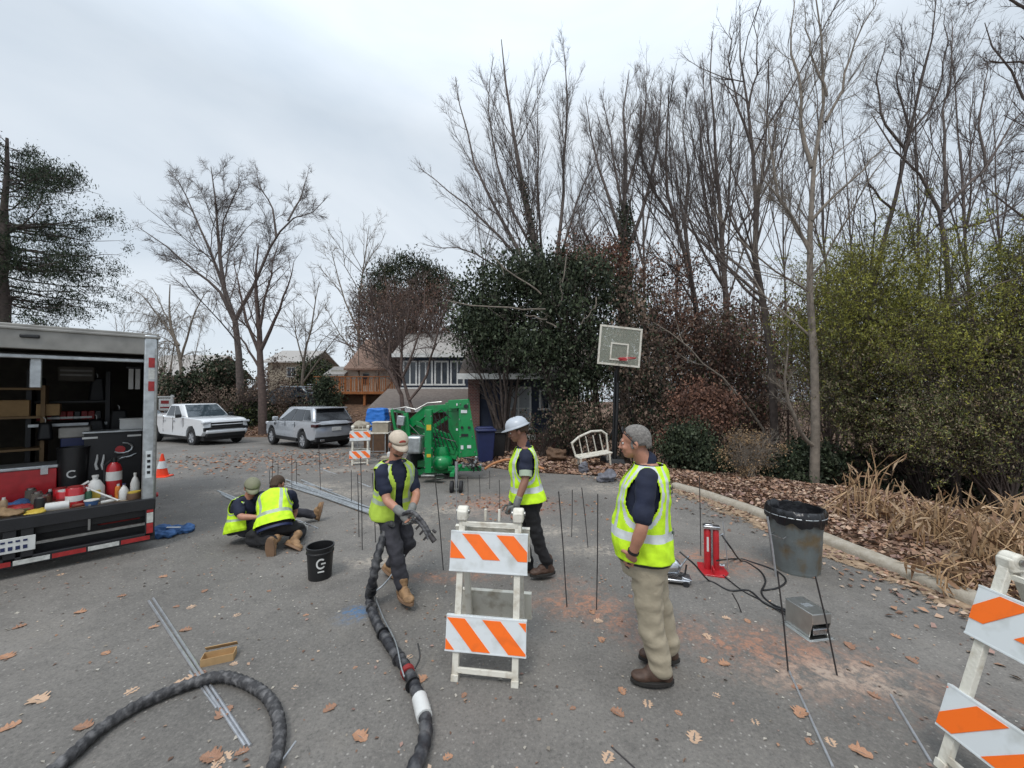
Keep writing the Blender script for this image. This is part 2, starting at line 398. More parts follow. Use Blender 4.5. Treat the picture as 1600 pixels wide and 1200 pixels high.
for t in ts:
    for x in rx:
        ym = ymax(x); tt = t ** 1.15; y = -3 + (ym + 3) * tt; V.append((x, y, roadz(x, y) + .005 * sm(4.36, 3.0, x)))
        c = [0, 0, 0]
        if -7 < x < 4.4 and 1 < y < 17:
            for q, aa, bb, k, ro in sp2:
                dx, dy = x - q.x, y - q.y
                if abs(dx) < 2.2 * aa and abs(dy) < 2.2 * aa:
                    cr_, sr_ = math.cos(rad(ro)), math.sin(rad(ro)); u = (dx * cr_ - dy * sr_) / aa; w = (dx * sr_ + dy * cr_) / (bb * 1.6)
                    f = math.exp(-2.2 * (u * u + w * w)); c[k - 1] = max(c[k - 1], f)
        A.append(c)
nx = len(rx); ny = len(ts); j, i = np.meshgrid(np.arange(ny - 1), np.arange(nx - 1), indexing='ij'); a_ = (j * nx + i).ravel()
F = np.stack([a_, a_ + 1, a_ + nx + 1, a_ + nx], 1)
m = bpy.data.materials.new('asphalt'); m.use_nodes = True; MT['asphalt'] = m
nt = m.node_tree; b = nt.nodes['Principled BSDF']; N = nt.nodes.new
tc = N('ShaderNodeTexCoord'); LK = nt.links.new
def noi(scale, detail=4, rough=.5, dist=0, vec=None):
    n = N('ShaderNodeTexNoise'); n.inputs['Scale'].default_value = scale; n.inputs['Detail'].default_value = detail; n.inputs['Roughness'].default_value = rough; n.inputs['Distortion'].default_value = dist
    LK(vec or tc.outputs['Object'], n.inputs['Vector']); return n.outputs['Fac']
def rng_(fac, a, b, c, d):
    r = N('ShaderNodeMapRange'); r.inputs[1].default_value = a; r.inputs[2].default_value = b; r.inputs[3].default_value = c; r.inputs[4].default_value = d; LK(fac, r.inputs[0]); return r.outputs[0]
def mixc(fac, A_, B_, blend='MIX'):
    x = N('ShaderNodeMix'); x.data_type = 'RGBA'; x.blend_type = blend
    for s_, v_ in (('Factor', fac), ('A', A_), ('B', B_)):
        if isinstance(v_, (int, float)): x.inputs[s_].default_value = v_
        elif isinstance(v_, tuple): x.inputs[s_].default_value = (*v_, 1)
        else: LK(v_, x.inputs[s_])
    return x.outputs['Result']
def mul(a, b, op='MULTIPLY'):
    x = N('ShaderNodeMath'); x.operation = op
    for i_, v_ in enumerate((a, b)):
        if isinstance(v_, (int, float)): x.inputs[i_].default_value = v_
        else: LK(v_, x.inputs[i_])
    return x.outputs[0]
base = mixc(rng_(noi(.55, 5, .6), .35, .65, 0, 1), (.135, .126, .115), (.205, .19, .172))
base = mixc(rng_(noi(3.2, 6, .65, .6), .45, .7, 0, .55), base, (.105, .098, .09)); base = mixc(rng_(noi(1.1, 8, .7, 1.0), .56, .68, 0, .45), base, (.2, .18, .155))
grain = noi(48, 6, .85)
base = mixc(rng_(grain, .53, .7, 0, .62), base, (.33, .3, .265))
base = mixc(rng_(grain, .47, .35, 0, .7), base, (.06, .056, .053))
vo = N('ShaderNodeTexVoronoi'); vo.inputs['Scale'].default_value = 19; LK(tc.outputs['Object'], vo.inputs['Vector'])
base = mixc(rng_(vo.outputs['Distance'], .17, .05, 0, .5), base, (.5, .47, .43))
# worn patches and faint drag lines
mpp = N('ShaderNodeMapping'); mpp.inputs['Scale'].default_value = (.5, 5, 1); mpp.inputs['Rotation'].default_value = (0, 0, .35); LK(tc.outputs['Object'], mpp.inputs[0])
base = mixc(rng_(noi(2.2, 6, .7, .3, mpp.outputs[0]), .6, .75, 0, .35), base, (.24, .22, .2))
ck = N('ShaderNodeTexVoronoi'); ck.feature = 'DISTANCE_TO_EDGE'; ck.inputs['Scale'].default_value = .42
wv = N('ShaderNodeVectorMath'); wv.operation = 'ADD'; n3 = N('ShaderNodeTexNoise'); n3.inputs['Scale'].default_value = 1.6; n3.inputs['Detail'].default_value = 6; LK(tc.outputs['Object'], n3.inputs['Vector'])
LK(tc.outputs['Object'], wv.inputs[0]); LK(n3.outputs['Color'], wv.inputs[1]); LK(wv.outputs[0], ck.inputs['Vector'])
base = mixc(rng_(ck.outputs['Distance'], .0025, .0, 0, .22), base, (.05, .048, .046))
at = N('ShaderNodeAttribute'); at.attribute_name = 'Col'; sep = N('ShaderNodeSeparateColor'); LK(at.outputs['Color'], sep.inputs[0])
nb = rng_(noi(5, 8, .7, .8), .38, .68, 0.05, 1.25)
nf = rng_(noi(22, 8, .7, .3), .38, .62, .1, 1.2)
f1 = rng_(mul(mul(sep.outputs[0], nb), nf), .03, .6, 0, .72); base = mixc(f1, base, (.42, .2, .12))
f2 = rng_(mul(mul(sep.outputs[1], nb), nf), .03, .6, 0, .7); base = mixc(f2, base, (.40, .35, .29))
f3 = rng_(mul(mul(sep.outputs[2], nb), nf), .05, .6, 0, .75); base = mixc(f3, base, (.07, .17, .32))
LK(base, b.inputs['Base Color']); b.inputs['Roughness'].default_value = .82; b.inputs['Specular IOR Level'].default_value = .35
bp = N('ShaderNodeBump'); bp.inputs['Strength'].default_value = .55; bp.inputs['Distance'].default_value = .012; LK(noi(70, 6, .8), bp.inputs['Height']); LK(bp.outputs[0], b.inputs['Normal'])
g = link('road', np_mesh('road', V, F, 'asphalt', np.array(A, 'f'), True)); tag(g, kind='structure')
# kerb
kp = []
y = -3.0
while y <= 8.15: kp.append((kerbx(y), y)); y += .12
pr = [(-.03, -.08), (-.03, .045), (-.01, .085), (.03, .105), (.12, .108), (.155, .085), (.16, -.08)]
rings = []
for i, (x, y) in enumerate(kp):
    x2, y2 = kp[min(i + 1, len(kp) - 1)]; x1, y1 = kp[max(i - 1, 0)]; t = Vector((x2 - x1, y2 - y1, 0)).normalized(); nn = Vector((t.y, -t.x, 0))
    w = .006 * mnoise.noise(Vector((0, y * 3, 0)))
    rings.append([Vector((x, y, roadz(x, y))) + nn * (a + w) + Vector((0, 0, c + w)) for a, c in pr])
k = MB().loft(rings[::-1]); o = part('kerb', k, 'concrete', smooth=50); tag(o, kind='structure')
# strip of tan grit and needles in the gutter: feathered sheet above the asphalt
m = mat('gutter_grit', (.2, .13, .08), .95, col2=(.4, .29, .19), scale=16, detail=8); MT['grit'] = m
nt = m.node_tree; b = nt.nodes['Principled BSDF']; N = nt.nodes.new; LK = nt.links.new; tc = N('ShaderNodeTexCoord')
at = N('ShaderNodeAttribute'); at.attribute_name = 'Col'
al = rng_(mul(at.outputs['Fac'], mul(rng_(noi(2.4, 6, .7), .3, .7, -.35, .35), rng_(noi(30, 6, .8), .3, .7, -.3, .3), 'ADD'), 'ADD'), .45, .6, 0, 1); LK(al, b.inputs['Alpha'])
V = []; A = []; nn_ = 14
for x, y in kp:
    for i in range(nn_):
        u = i / (nn_ - 1); ww = .62 + .15 * math.sin(y * 1.3); xx = x - .0 - ww * u; V.append((xx, y, roadz(xx, y) + .01)); A.append([1 - u ** 1.1] * 3)
a_ = np.array([j * nn_ + i for j in range(len(kp) - 1) for i in range(nn_ - 1)]); F = np.stack([a_, a_ + nn_, a_ + nn_ + 1, a_ + 1], 1)
o = link('gutter_grit', np_mesh('gutter_grit', V, F, 'grit', np.array(A, 'f'), True)); tag(o, kind='structure')
# leaf litter on the verge (uncountable) -----------------------------------------------------------------
LEAFC = [(.31, .19, .13), (.4, .27, .19), (.22, .13, .09), (.47, .35, .26), (.15, .09, .065), (.33, .19, .12), (.28, .18, .15)]
def scatter(name, N_, xr, yr, keep, size, cols, lift=(.0, .03), flat=.75, kindname='leaf_litter', aspect=.65):
    x = rng.uniform(*xr, N_); y = rng.uniform(*yr, N_) if not callable(yr) else yr(x)
    ok = np.array([keep(a, b) for a, b in zip(x, y)]); x = x[ok]; y = y[ok]; n = len(x)
    z = np.array([gz(a, b) for a, b in zip(x, y)]) + rng.uniform(*lift, n)
    Vv, Ff = leafquads(np.stack([x, y, z + .008], 1), rng.uniform(size[0], size[1], n), rng, flat, aspect)
    Vv[:, 2] = np.maximum(Vv[:, 2], np.repeat(z - lift[0], 4) - .002 + .003)
    c = np.repeat(pick(cols, n, rng, .3), 4, 0)
    o = link(name, np_mesh(name, Vv, Ff, 'leaf', c)); tag(o, kind='stuff', label='dry brown leaf litter', cat='leaves'); return o
def verge(a, b): return a > kerbx(b) + .1 and (a < 7.2)
o = scatter('leaf_litter', 34000, (2.0, 7.2), (1.2, 9.8), verge, (.045, .105), LEAFC, (.0, .045), .6)
o['label'] = 'thick brown leaf litter covering the verge behind the kerb'; 
def gutter(a, b): d = kerbx(b) - a; return 0 < d < 1.1 and random.random() < math.exp(-d * 3.4) * (1 if 2.0 < b < 9 else .5)
o = scatter('gutter_leaves', 9000, (1.4, 4.36), (1.0, 9.2), gutter, (.04, .09), LEAFC, (.0, .015), .85); o['label'] = 'loose brown leaves gathered in the gutter along the kerb'; o['category'] = 'leaves'
def back(a, b): return a < 3.2 and b > ymax(a) + .0 and b < ymax(a) + 7
o = scatter('yard_leaves', 26000, (-22, 3.4), lambda x: np.array([ymax(v) for v in x]) + np.abs(rng.normal(0, 2.2, len(x))), back, (.07, .16), LEAFC, (.0, .03), .6); o['label'] = 'fallen leaves covering the yards at the far edge of the road'
ORC = [(.33, .16, .09), (.4, .22, .13), (.26, .12, .07), (.42, .28, .2)]
def patch(a, b): return random.random() < math.exp(-(((a + 7.2) / 3.6) ** 2 + ((b - 12.5) / 2.2) ** 2)) and b < ymax(a)
o = scatter('orange_leaves', 5200, (-15, 0), (9, 17), patch, (.07, .13), ORC, (.0, .01), .92); o['label'] = 'orange leaves spread over the road in front of the parked cars'
def pile(a, b): return random.random() < math.exp(-(((a - .0) / 1.0) ** 2 + ((b - 6.9) / .5) ** 2))
o = scatter('clay_rubble', 1400, (-2, 2.2), (5.6, 8.4), pile, (.03, .08), [(.33, .12, .06), (.4, .2, .1), (.25, .09, .05)], (.0, .012), .9); o['label'] = 'reddish leaves and clay crumbs behind the striped barricade'
def loose(a, b): return b < ymax(a) - .2 and a < kerbx(b) - .3
o = scatter('scattered_leaf_bits', 5200, (-9, 4), (1.3, 12), loose, (.008, .038), LEAFC + [(.36, .33, .28), (.42, .39, .34), (.3, .26, .21)], (.0, .004), .95); o['label'] = 'small leaf scraps and grit scattered over the asphalt'
o['category'] = 'leaf scraps'
# individual oak leaves on the asphalt near the camera
def oakleaf(sc, seed):
    r = random.Random(seed); out = []
    for i in range(17):
        t = i / 16; ang = t * PI; w = (.16 + .3 * math.sin(PI * min(t * 1.05, 1)) ) * (1.0 if i % 4 in (1, 2) else .66) * r.uniform(.85, 1.12)
        out.append((w, t - .5))
    mbx = MB(); vs = []; 
    curl = r.uniform(.1, .5); bend = r.uniform(-.2, .5)
    def zz(x, y): return (curl * x * x * 2 + bend * y * y * .6 + .05 * math.sin(9 * y) * abs(x)) * sc
    for w, y in out: vs += [Vector((-w * sc, y * sc, zz(w, y) + .004)), Vector((0, y * sc, .003 + zz(0, y))), Vector((w * sc * r.uniform(.85, 1.1), y * sc, zz(w, y) + .004))]
    vs += [Vector((-.008 * sc, -.5 * sc, .006)), Vector((.008 * sc, -.5 * sc, .006)), Vector((.03 * sc, -.75 * sc, .01 * sc + .004))]
    fs = []
    for i in range(16):
        a = i * 3; fs += [(a, a + 1, a + 4, a + 3), (a + 1, a + 2, a + 5, a + 4)]
    n = len(vs); fs.append((n - 3, n - 2, n - 1)); mbx.add(vs, fs); return mbx
MT['oak1'] = mat('oak_leaf_orange', (.3, .14, .08), .7, col2=(.43, .25, .15), scale=30)
MT['oak2'] = mat('oak_leaf_brown', (.2, .1, .06), .7, col2=(.34, .19, .12), scale=30)
MT['oak3'] = mat('oak_leaf_tan', (.43, .28, .18), .7, col2=(.52, .36, .25), scale=30)
LP = [(282, 1072, .13, 2), (312, 1058, .13, 1), (298, 1078, .12, 0), (325, 1066, .1, 2), (352, 1186, .12, 2), (378, 1180, .1, 1), (340, 1196, .1, 2), (275, 952, .08, 1), (640, 1052, .09, 0), (652, 1075, .07, 1), (563, 1155, .15, 0), (965, 1120, .13, 1), (972, 1083, .1, 0), (1012, 1105, .11, 2), (1085, 1155, .14, 2), (1250, 1118, .15, 0), (1345, 1182, .15, 0), (1298, 1163, .1, 2), (1132, 1040, .12, 0), (1100, 1037, .1, 0), (1168, 976, .1, 0), (1328, 1015, .14, 1), (1355, 1042, .11, 1), (1425, 1035, .12, 1), (1105, 998, .12, 2), (515, 1110, .12, 1), (290, 990, .13, 1), (365, 1040, .08, 2), (350, 1118, .16, 1), (165, 1022, .1, 0), (125, 958, .13, 0), (240, 985, .1, 0), (10, 1030, .16, 0), (60, 1095, .18, 2), (130, 1140, .14, 1), (15, 1140, .13, 0), (300, 1065, .17, 2), (330, 1190, .17, 1), (478, 965, .07, 0), (660, 1065, .12, 0), (300, 950, .12, 2), (95, 900, .1, 2), (320, 925, .1, 1), (370, 965, .1, 2), (935, 975, .12, 2), (925, 960, .1, 0), (940, 1005, .11, 0), (985, 935, .09, 1), (1135, 968, .1, 2), (1245, 1075, .1, 1), (950, 1185, .12, 2), (1365, 1090, .1, 1), (640, 1030, .08, 2), (255, 905, .12, 0), (190, 935, .1, 1), (420, 925, .07, 1), (1400, 1000, .1, 0), (1265, 1165, .08, 1), (1120, 1090, .08, 2), (1060, 1120, .07, 0), (725, 1090, .07, 1), (460, 1075, .07, 2), (700, 1190, .08, 0), (30, 985, .12, 1), (205, 1085, .12, 2), (555, 1050, .05, 0), (895, 1110, .06, 1), (1180, 1130, .08, 2)]
metas = [oakleaf(1, s).mesh('oak_leaf', ['oak1', 'oak2', 'oak3'][s % 3], 0) for s in range(9)]
for i, (px, py, s_, c) in enumerate(LP):
    q = G(px, py); o = link('oak_leaf', metas[c + 3 * (i % 3)]); o.location = (q.x, q.y, roadz(q.x, q.y) + .004); o.scale = (s_ * .68,) * 3
    o.rotation_euler = (0, 0, random.uniform(0, 2 * PI)); tag(o, 'dry orange brown oak leaf lying on the bare asphalt', 'leaf', 'oak leaves scattered on the asphalt')
# ================================================================== TREES
TR = np.random.default_rng(21)
DULL = [(.24, .25, .1), (.22, .19, .12), (.28, .23, .15), (.19, .21, .09), (.25, .18, .12)]
YEL = [(.27, .27, .05), (.35, .33, .06), (.2, .21, .05)]
SP_TALL = [dict(n=18, t0=.18, t1=.98, ang=32, len=.42, up=.10, r=.5, k=6, wig=.07, tap=.5),
           dict(n=9, t0=.15, ang=34, len=.42, up=.08, r=.55, k=4, wig=.09, rmin=.006),
           dict(n=6, t0=.15, ang=36, len=.5, up=.06, r=.55, k=4, wig=.1, rmin=.0035, min=.25)]
def T(name, label, limbs, D, spec, group='bare trees at the back of the street', bark='bark_grey', cat='tree', rmin=None, depth=0, wob=.06, fol=None, folname='foliage', base=True, sides=(10, 6, 4, 3, 3), K=9):
    """limbs: list of (pixel polyline, r0, r1, depth change). First one is the trunk, brought down to the ground."""
    Ps = []; Rs = []
    for i, (pts, r0, r1, dv) in enumerate(limbs):
        p, r = poly_px(pts, D, r0 * .8, r1 * .7, K, dv, TR)
        Ps.append(p); Rs.append(r)
    root = Ps[0][0].copy(); gzz = gz(root[0], root[1])
    if base and root[2] > gzz: 
        p = Ps[0]; p2 = p.copy(); p2[0, 2] = gzz - .1; Ps[0] = p2
    elif base: Ps[0][0, 2] = gzz - .1
    loc = Vector((Ps[0][0][0], Ps[0][0][1], gzz))
    Pn = np.stack(Ps) - np.array(loc); Rn = np.stack(Rs)
    t = thing(name, label, cat, loc, 0, group)
    lv = branches(Pn, Rn, spec, TR)
    link('trunk', branch_mesh(lv[:1], [10], 'trunk', bark), t)
    link('crown', branch_mesh(lv[1:], sides[1:], 'crown', bark), t)
    if fol: fol(t, lv, loc)
    return t, lv
def foliage_on(levels_idx, n, size, cols, spread=.1, aspect=.5, name='foliage', flat=0, zmin=-99, tsel=None):
    def f(t, lv, loc):
        P_ = lv[levels_idx][0].reshape(-1, 3)
        if tsel: P_ = P_[tsel(P_)]
        i = TR.integers(0, len(P_), n); pos = P_[i] + TR.normal(0, spread, (n, 3))
        Vv, Ff = leafquads(pos, TR.uniform(size[0], size[1], n), TR, flat, aspect)
        link(name, np_mesh(name, Vv, Ff, 'leaf', np.repeat(pick(cols, n, TR, .35), 4, 0)), t)
    return f
def cloud(centers, radii, n, size, cols, clump=.28, nc=None, shell=.5, aspect=.6, flat=0):
    """clumpy leaf volume; returns arrays. centers Vector list in world"""
    Vs = []; Fs = []; Cs = []; o = 0; tot = sum(r[0] * r[1] * r[2] for r in radii)
    for ci, (c, r) in enumerate(zip(centers, radii)):
        nn = int(n * r[0] * r[1] * r[2] / tot) + 10; k = nc or max(8, nn // 90)
        u = TR.normal(0, 1, (k, 3)); u /= np.linalg.norm(u, axis=1)[:, None]; rr = TR.uniform(shell, 1.0, (k, 1)) ** .7
        cc = np.array(c) + u * rr * np.array(r)
        i = TR.integers(0, k, nn); tone = TR.uniform(.6, 1.35, (k, 1)); pos = cc[i] + TR.normal(0, clump, (nn, 3)) * (np.array(r) / max(r)) ** .3 * TR.uniform(.5, 1.3, (k, 1))[i]
        Vv, Ff = leafquads(pos, TR.uniform(size[0], size[1], nn), TR, flat, aspect)
        Vs.append(Vv); Fs.append(Ff + o); o += len(Vv); Cs.append(np.repeat(pick(cols[ci] if isinstance(cols[0], list) else cols, nn, TR, .2) * tone[i], 4, 0))
    return np.concatenate(Vs), np.concatenate(Fs), np.concatenate(Cs)
def bushy(name, label, base, blobs, n, size, cols, cat='shrub', group=None, bark='bark_dark', stems=7, sr=.03, partname='foliage', clump=.25, twigs=True, aspect=.6, shell=.5, tw=(5, 5), on_twigs=0):
    """a shrub or dense tree: stems from base into the blobs, leaves in the blobs. blobs: (centre, radii) world"""
    base = Vector(base); t = thing(name, label, cat, base, 0, group)
    Ps = []; Rs = []
    for k in range(stems):
        c, r = blobs[k % len(blobs)]; c = Vector(c); r = Vector(r)
        tip = c + Vector([TR.uniform(-.8, .8) * r[i] for i in range(3)]); tip.z = max(tip.z, c.z) if k % 3 else tip.z
        s = base + Vector((TR.normal(0, .06), TR.normal(0, .06), -.05)) ; mid = s.lerp(tip, .5) + Vector((0, 0, .12 * (tip - s).length))
        q = np.array([list(s * (1 - u) ** 2 + mid * 2 * u * (1 - u) + tip * u * u) for u in np.linspace(0, 1, 8)]); q[1:-1] += TR.normal(0, .02 * (tip - s).length, (6, 3)) * .6
        Ps.append(q - np.array(base)); Rs.append(np.linspace(sr, sr * .25, 8))
    lv = branches(np.stack(Ps), np.stack(Rs), [dict(n=tw[0], t0=.3, ang=42, len=.4, up=.05, k=4, r=.6), dict(n=tw[1], ang=42, len=.5, up=.03, k=3, r=.6, rmin=.003)], TR)
    link('stems', branch_mesh(lv, [6, 4, 3], 'stems', bark), t)
    if on_twigs:
        P_ = lv[-1][0]; m_ = on_twigs; i = TR.integers(0, len(P_), m_); k_ = TR.integers(0, P_.shape[1] - 1, m_); fr = TR.uniform(0, 1, (m_, 1)); pos = P_[i, k_] * (1 - fr) + P_[i, k_ + 1] * fr + TR.normal(0, .022, (m_, 3))
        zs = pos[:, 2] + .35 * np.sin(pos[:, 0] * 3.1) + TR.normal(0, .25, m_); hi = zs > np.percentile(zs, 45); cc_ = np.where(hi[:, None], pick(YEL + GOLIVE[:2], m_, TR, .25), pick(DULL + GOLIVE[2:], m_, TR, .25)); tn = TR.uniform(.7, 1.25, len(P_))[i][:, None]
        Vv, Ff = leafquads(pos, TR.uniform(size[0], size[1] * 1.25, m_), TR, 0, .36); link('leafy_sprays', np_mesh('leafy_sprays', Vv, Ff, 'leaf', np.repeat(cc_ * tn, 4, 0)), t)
    if n:
        Vv, Ff, Cc = cloud([Vector(c) - base for c, r in blobs], [r for c, r in blobs], n, size, cols, clump, aspect=aspect, shell=shell)
        link(partname, np_mesh(partname, Vv, Ff, 'leaf', Cc), t)
    return t
GRND = [(.03, .042, .022), (.042, .058, .03), (.022, .032, .02), (.06, .078, .04), (.1, .115, .075)]
GPINE = [(.03, .045, .022), (.04, .055, .025), (.02, .032, .018)]
GOLIVE = [(.17, .18, .04), (.24, .24, .05), (.11, .13, .04), (.3, .28, .06), (.09, .11, .045)]
RUSS = [(.19, .095, .065), (.15, .08, .06), (.23, .12, .08), (.12, .07, .055)]
BROWN = [(.17, .12, .09), (.13, .09, .07), (.21, .15, .11)]
# --- left conifer: sparse flat boughs
tr = poly_px([(4, 620), (6, 520), (5, 420), (8, 300), (12, 215)], 17, .3, .05, 12, 0, TR)
loc = Vector((tr[0][0][0], 17, gz(tr[0][0][0], 17))); tr[0][0][2] = loc.z - .1
t = thing('pine_tree', 'tall dark pine with flat open boughs rising behind the work trailer', 'tree', loc, 0)
Pn = tr[0][None] - np.array(loc); lv0 = (Pn, tr[1][None])
Bp = []; Br = []
for k in range(120):
    u = TR.uniform(.2, .985); zt = np.interp(u, np.linspace(0, 1, 12), np.arange(12)); i = int(min(zt, 10)); st = Pn[0][i] * (1 - zt + i) + Pn[0][i + 1] * (zt - i)
    az = TR.uniform(0, 2 * PI); env = 4.1 * min(1, (1.06 - u) / .38) ** .7 * TR.uniform(.55, 1.02)
    d = np.array([math.cos(az), math.sin(az), 0]); up = .25 if u > .6 else .04
    q = np.array([st + d * env * s_ + np.array([0, 0, env * (up * s_ - .12 * s_ * (1 - s_))]) + (TR.normal(0, .05, 3) if s_ > 0 else 0) for s_ in np.linspace(0, 1, 7)])
    Bp.append(q); Br.append(np.linspace(.04 * env / 4 + .008, .008, 7))
lvb = branches(np.stack(Bp), np.stack(Br), [dict(n=12, t0=.2, ang=48, len=.26, up=.02, k=4, wig=.1, rmin=.006), dict(n=4, ang=40, len=.5, up=.03, k=3, rmin=.004, min=.2)], TR)
link('trunk', branch_mesh([lv0], [10], 'trunk', 'bark_dark'), t); link('boughs', branch_mesh(lvb, [5, 3, 3], 'boughs', 'bark_dark'), t)
P_ = lvb[2][0][:, -1]; top = P_[:, 2] > 4.6; P_ = np.concatenate([P_[top]] * 3 + [P_[~top][::6]]); outr = np.linalg.norm(P_[:, :2] - Pn[0][5][:2], axis=1) ; P_ = P_[((outr > .9) | (P_[:, 2] > 7.2))]
P_ = np.concatenate([P_, lvb[1][0][:, 2:].reshape(-1, 3)[TR.integers(0, len(lvb[1][0]) * 2, 1500)]]); P_ = P_[P_[:, 2] > 2]; n = 46000; i = TR.integers(0, len(P_), n); Vv, Ff = leafquads(P_[i] + TR.normal(0, .13, (n, 3)), TR.uniform(.09, .2, n), TR, 0, .22)
link('needles', np_mesh('needles', Vv, Ff, 'leaf', np.repeat(pick(GPINE, n, TR, .3), 4, 0)), t)
# --- big spreading bare tree on the left
SPR = [dict(n=15, t0=.2, ang=42, len=.4, up=.06, r=.45, k=7, wig=.13, tap=.82, rl=.008), dict(n=14, t0=.12, ang=42, len=.45, up=.05, r=.55, k=5, wig=.13, rmin=.008, rl=.008), dict(n=12, t0=.15, ang=40, len=.5, up=.05, r=.6, k=4, wig=.12, rmin=.006, min=.3)]
T('bare_tree', 'wide spreading bare tree behind the white pickup', [([(373, 650), (375, 580), (370, 510), (352, 460), (344, 400), (338, 340), (330, 260)], .3, .03, 0),
    ([(365, 500), (340, 450), (300, 420), (260, 385), (212, 352)], .14, .02, -2), ([(358, 470), (335, 410), (305, 340), (285, 290), (262, 265)], .13, .02, 1),
    ([(368, 500), (395, 450), (415, 400), (432, 370), (450, 345), (482, 335), (512, 310)], .15, .02, -1), ([(432, 370), (425, 320), (405, 290), (398, 255)], .09, .015, 0), ([(450, 345), (470, 310), (482, 265)], .08, .015, 1), ([(344, 400), (350, 340), (375, 290), (372, 262)], .08, .015, 1)], 24, SPR, bark='bark_grey')
T('bare_tree', 'dark trunked tree with dense reddish twigs between the pickup and the silver car', [([(411, 655), (408, 590), (405, 520), (402, 470), (400, 420), (404, 385)], .3, .04, 0),
    ([(408, 560), (385, 500), (370, 440), (362, 400)], .14, .02, 1), ([(406, 550), (430, 500), (448, 450), (462, 410)], .14, .02, -1), ([(405, 520), (415, 460), (430, 400), (436, 375)], .11, .02, 0), ([(408, 580), (385, 540), (352, 500)], .1, .02, 0)], 22,
    [dict(n=12, t0=.2, ang=38, len=.36, up=.08, r=.55, k=5, wig=.14), dict(n=9, t0=.1, ang=45, len=.45, up=.05, k=4, wig=.15, rmin=.008), dict(n=7, t0=.1, ang=45, len=.5, up=.02, k=3, wig=.15, rmin=.006, min=.25)], bark='bark_red')
# weeping pale tree
T('weeping_tree', 'pale weeping tree drooping beyond the end of the trailer', [([(285, 620), (282, 560), (270, 520), (262, 480), (268, 445)], .2, .05, 0), ([(283, 560), (300, 500), (318, 460), (330, 450)], .12, .03, 0), ([(280, 540), (245, 490), (222, 460), (205, 455)], .12, .03, 0), ([(282, 560), (262, 500), (238, 450)], .1, .03, 2)], 32,
    [dict(n=16, t0=.3, ang=55, len=.4, up=-.12, r=.5, k=6, wig=.12), dict(n=14, t0=.1, ang=50, len=.5, up=-.45, k=6, wig=.08, rmin=.01, max=2.4), dict(n=4, t0=.2, ang=25, len=.5, up=-.4, k=4, wig=.05, rmin=.008, min=.4)], bark='bark_tan')
T('bare_tree', 'thin pale bare tree behind the houses, left of the round crowned pine', [([(560, 640), (560, 540), (562, 470), (570, 400), (577, 352)], .22, .03, 0), ([(560, 520), (535, 460), (520, 400), (515, 385)], .12, .02, 1), ([(562, 480), (600, 430), (612, 400)], .1, .02, 0), ([(560, 560), (530, 520), (508, 480)], .1, .02, -1)], 36,
    [dict(n=12, t0=.2, ang=36, len=.42, up=.08, k=5, wig=.1), dict(n=8, t0=.2, ang=38, len=.45, up=.05, k=4, rmin=.014), dict(n=5, ang=38, len=.5, k=3, rmin=.01, min=.4)], bark='bark_tan')
T('bare_tree', 'slim bare tree standing behind the orange wooden deck', [([(470, 640), (475, 560), (488, 500), (500, 440)], .16, .03, 0), ([(472, 600), (500, 560), (530, 520)], .1, .02, 0), ([(475, 570), (462, 520), (458, 470)], .08, .02, 0)], 30,
    [dict(n=10, t0=.2, ang=36, len=.45, up=.06, k=5, wig=.12), dict(n=8, t0=.2, ang=38, len=.45, up=.05, k=4, rmin=.01), dict(n=5, ang=38, len=.5, k=3, rmin=.008, min=.4)], bark='bark_tan')
# --- the round pine behind house
c0 = P(640, 490, 27)
bushy('round_pine', 'round crowned pine with reddish brown lower branches behind the houses', (c0.x, 27, gz(c0.x, 27)), [(P(635, 455, 27), (2.9, 2.4, 2.0)), (P(675, 450, 27), (2.0, 2, 1.6)), (P(600, 480, 27), (1.8, 1.8, 1.6)), (P(640, 425, 27), (2.0, 2, .9))], 17000, (.12, .3), GPINE + [(.07, .06, .03)], 'tree', stems=12, sr=.12, clump=.42, partname='needles', aspect=.3)
bushy('twiggy_tree', 'reddish brown twiggy tree in front of the round crowned pine', (c0.x + .4, 24, gz(c0.x, 24)), [(P(635, 510, 24), (3.0, 2, 2.6)), (P(600, 500, 24), (2.2, 1.5, 2.0)), (P(680, 500, 24), (1.9, 1.5, 2.3))], 9000, (.09, .2), BROWN + RUSS[:2], 'tree', bark='bark_red', stems=16, sr=.1, clump=.5, partname='dead_leaves', tw=(14, 12), aspect=.4)
T('small_tree', 'small dark multi stemmed tree leaning over the green boom lift', [([(636, 640), (628, 618), (606, 575), (592, 545), (583, 500), (580, 450)], .1, .03, 0), ([(646, 645), (640, 625), (628, 590), (627, 550), (632, 510), (640, 460)], .09, .02, .5), ([(640, 625), (662, 600), (675, 555), (690, 500), (700, 450)], .07, .02, .5), ([(606, 575), (610, 530), (612, 480), (600, 430)], .06, .015, .5), ([(592, 545), (562, 510), (545, 470)], .05, .012, 0), ([(628, 590), (650, 540), (665, 480), (660, 430)], .06, .015, 1)], 14.5,
    [dict(n=15, t0=.25, ang=40, len=.42, up=.05, k=5, wig=.14), dict(n=11, t0=.1, ang=44, len=.45, up=.02, k=4, wig=.15, rmin=.0055), dict(n=8, t0=.1, ang=42, len=.5, up=.02, k=3, wig=.15, rmin=.0035, min=.15)], bark='bark_red')
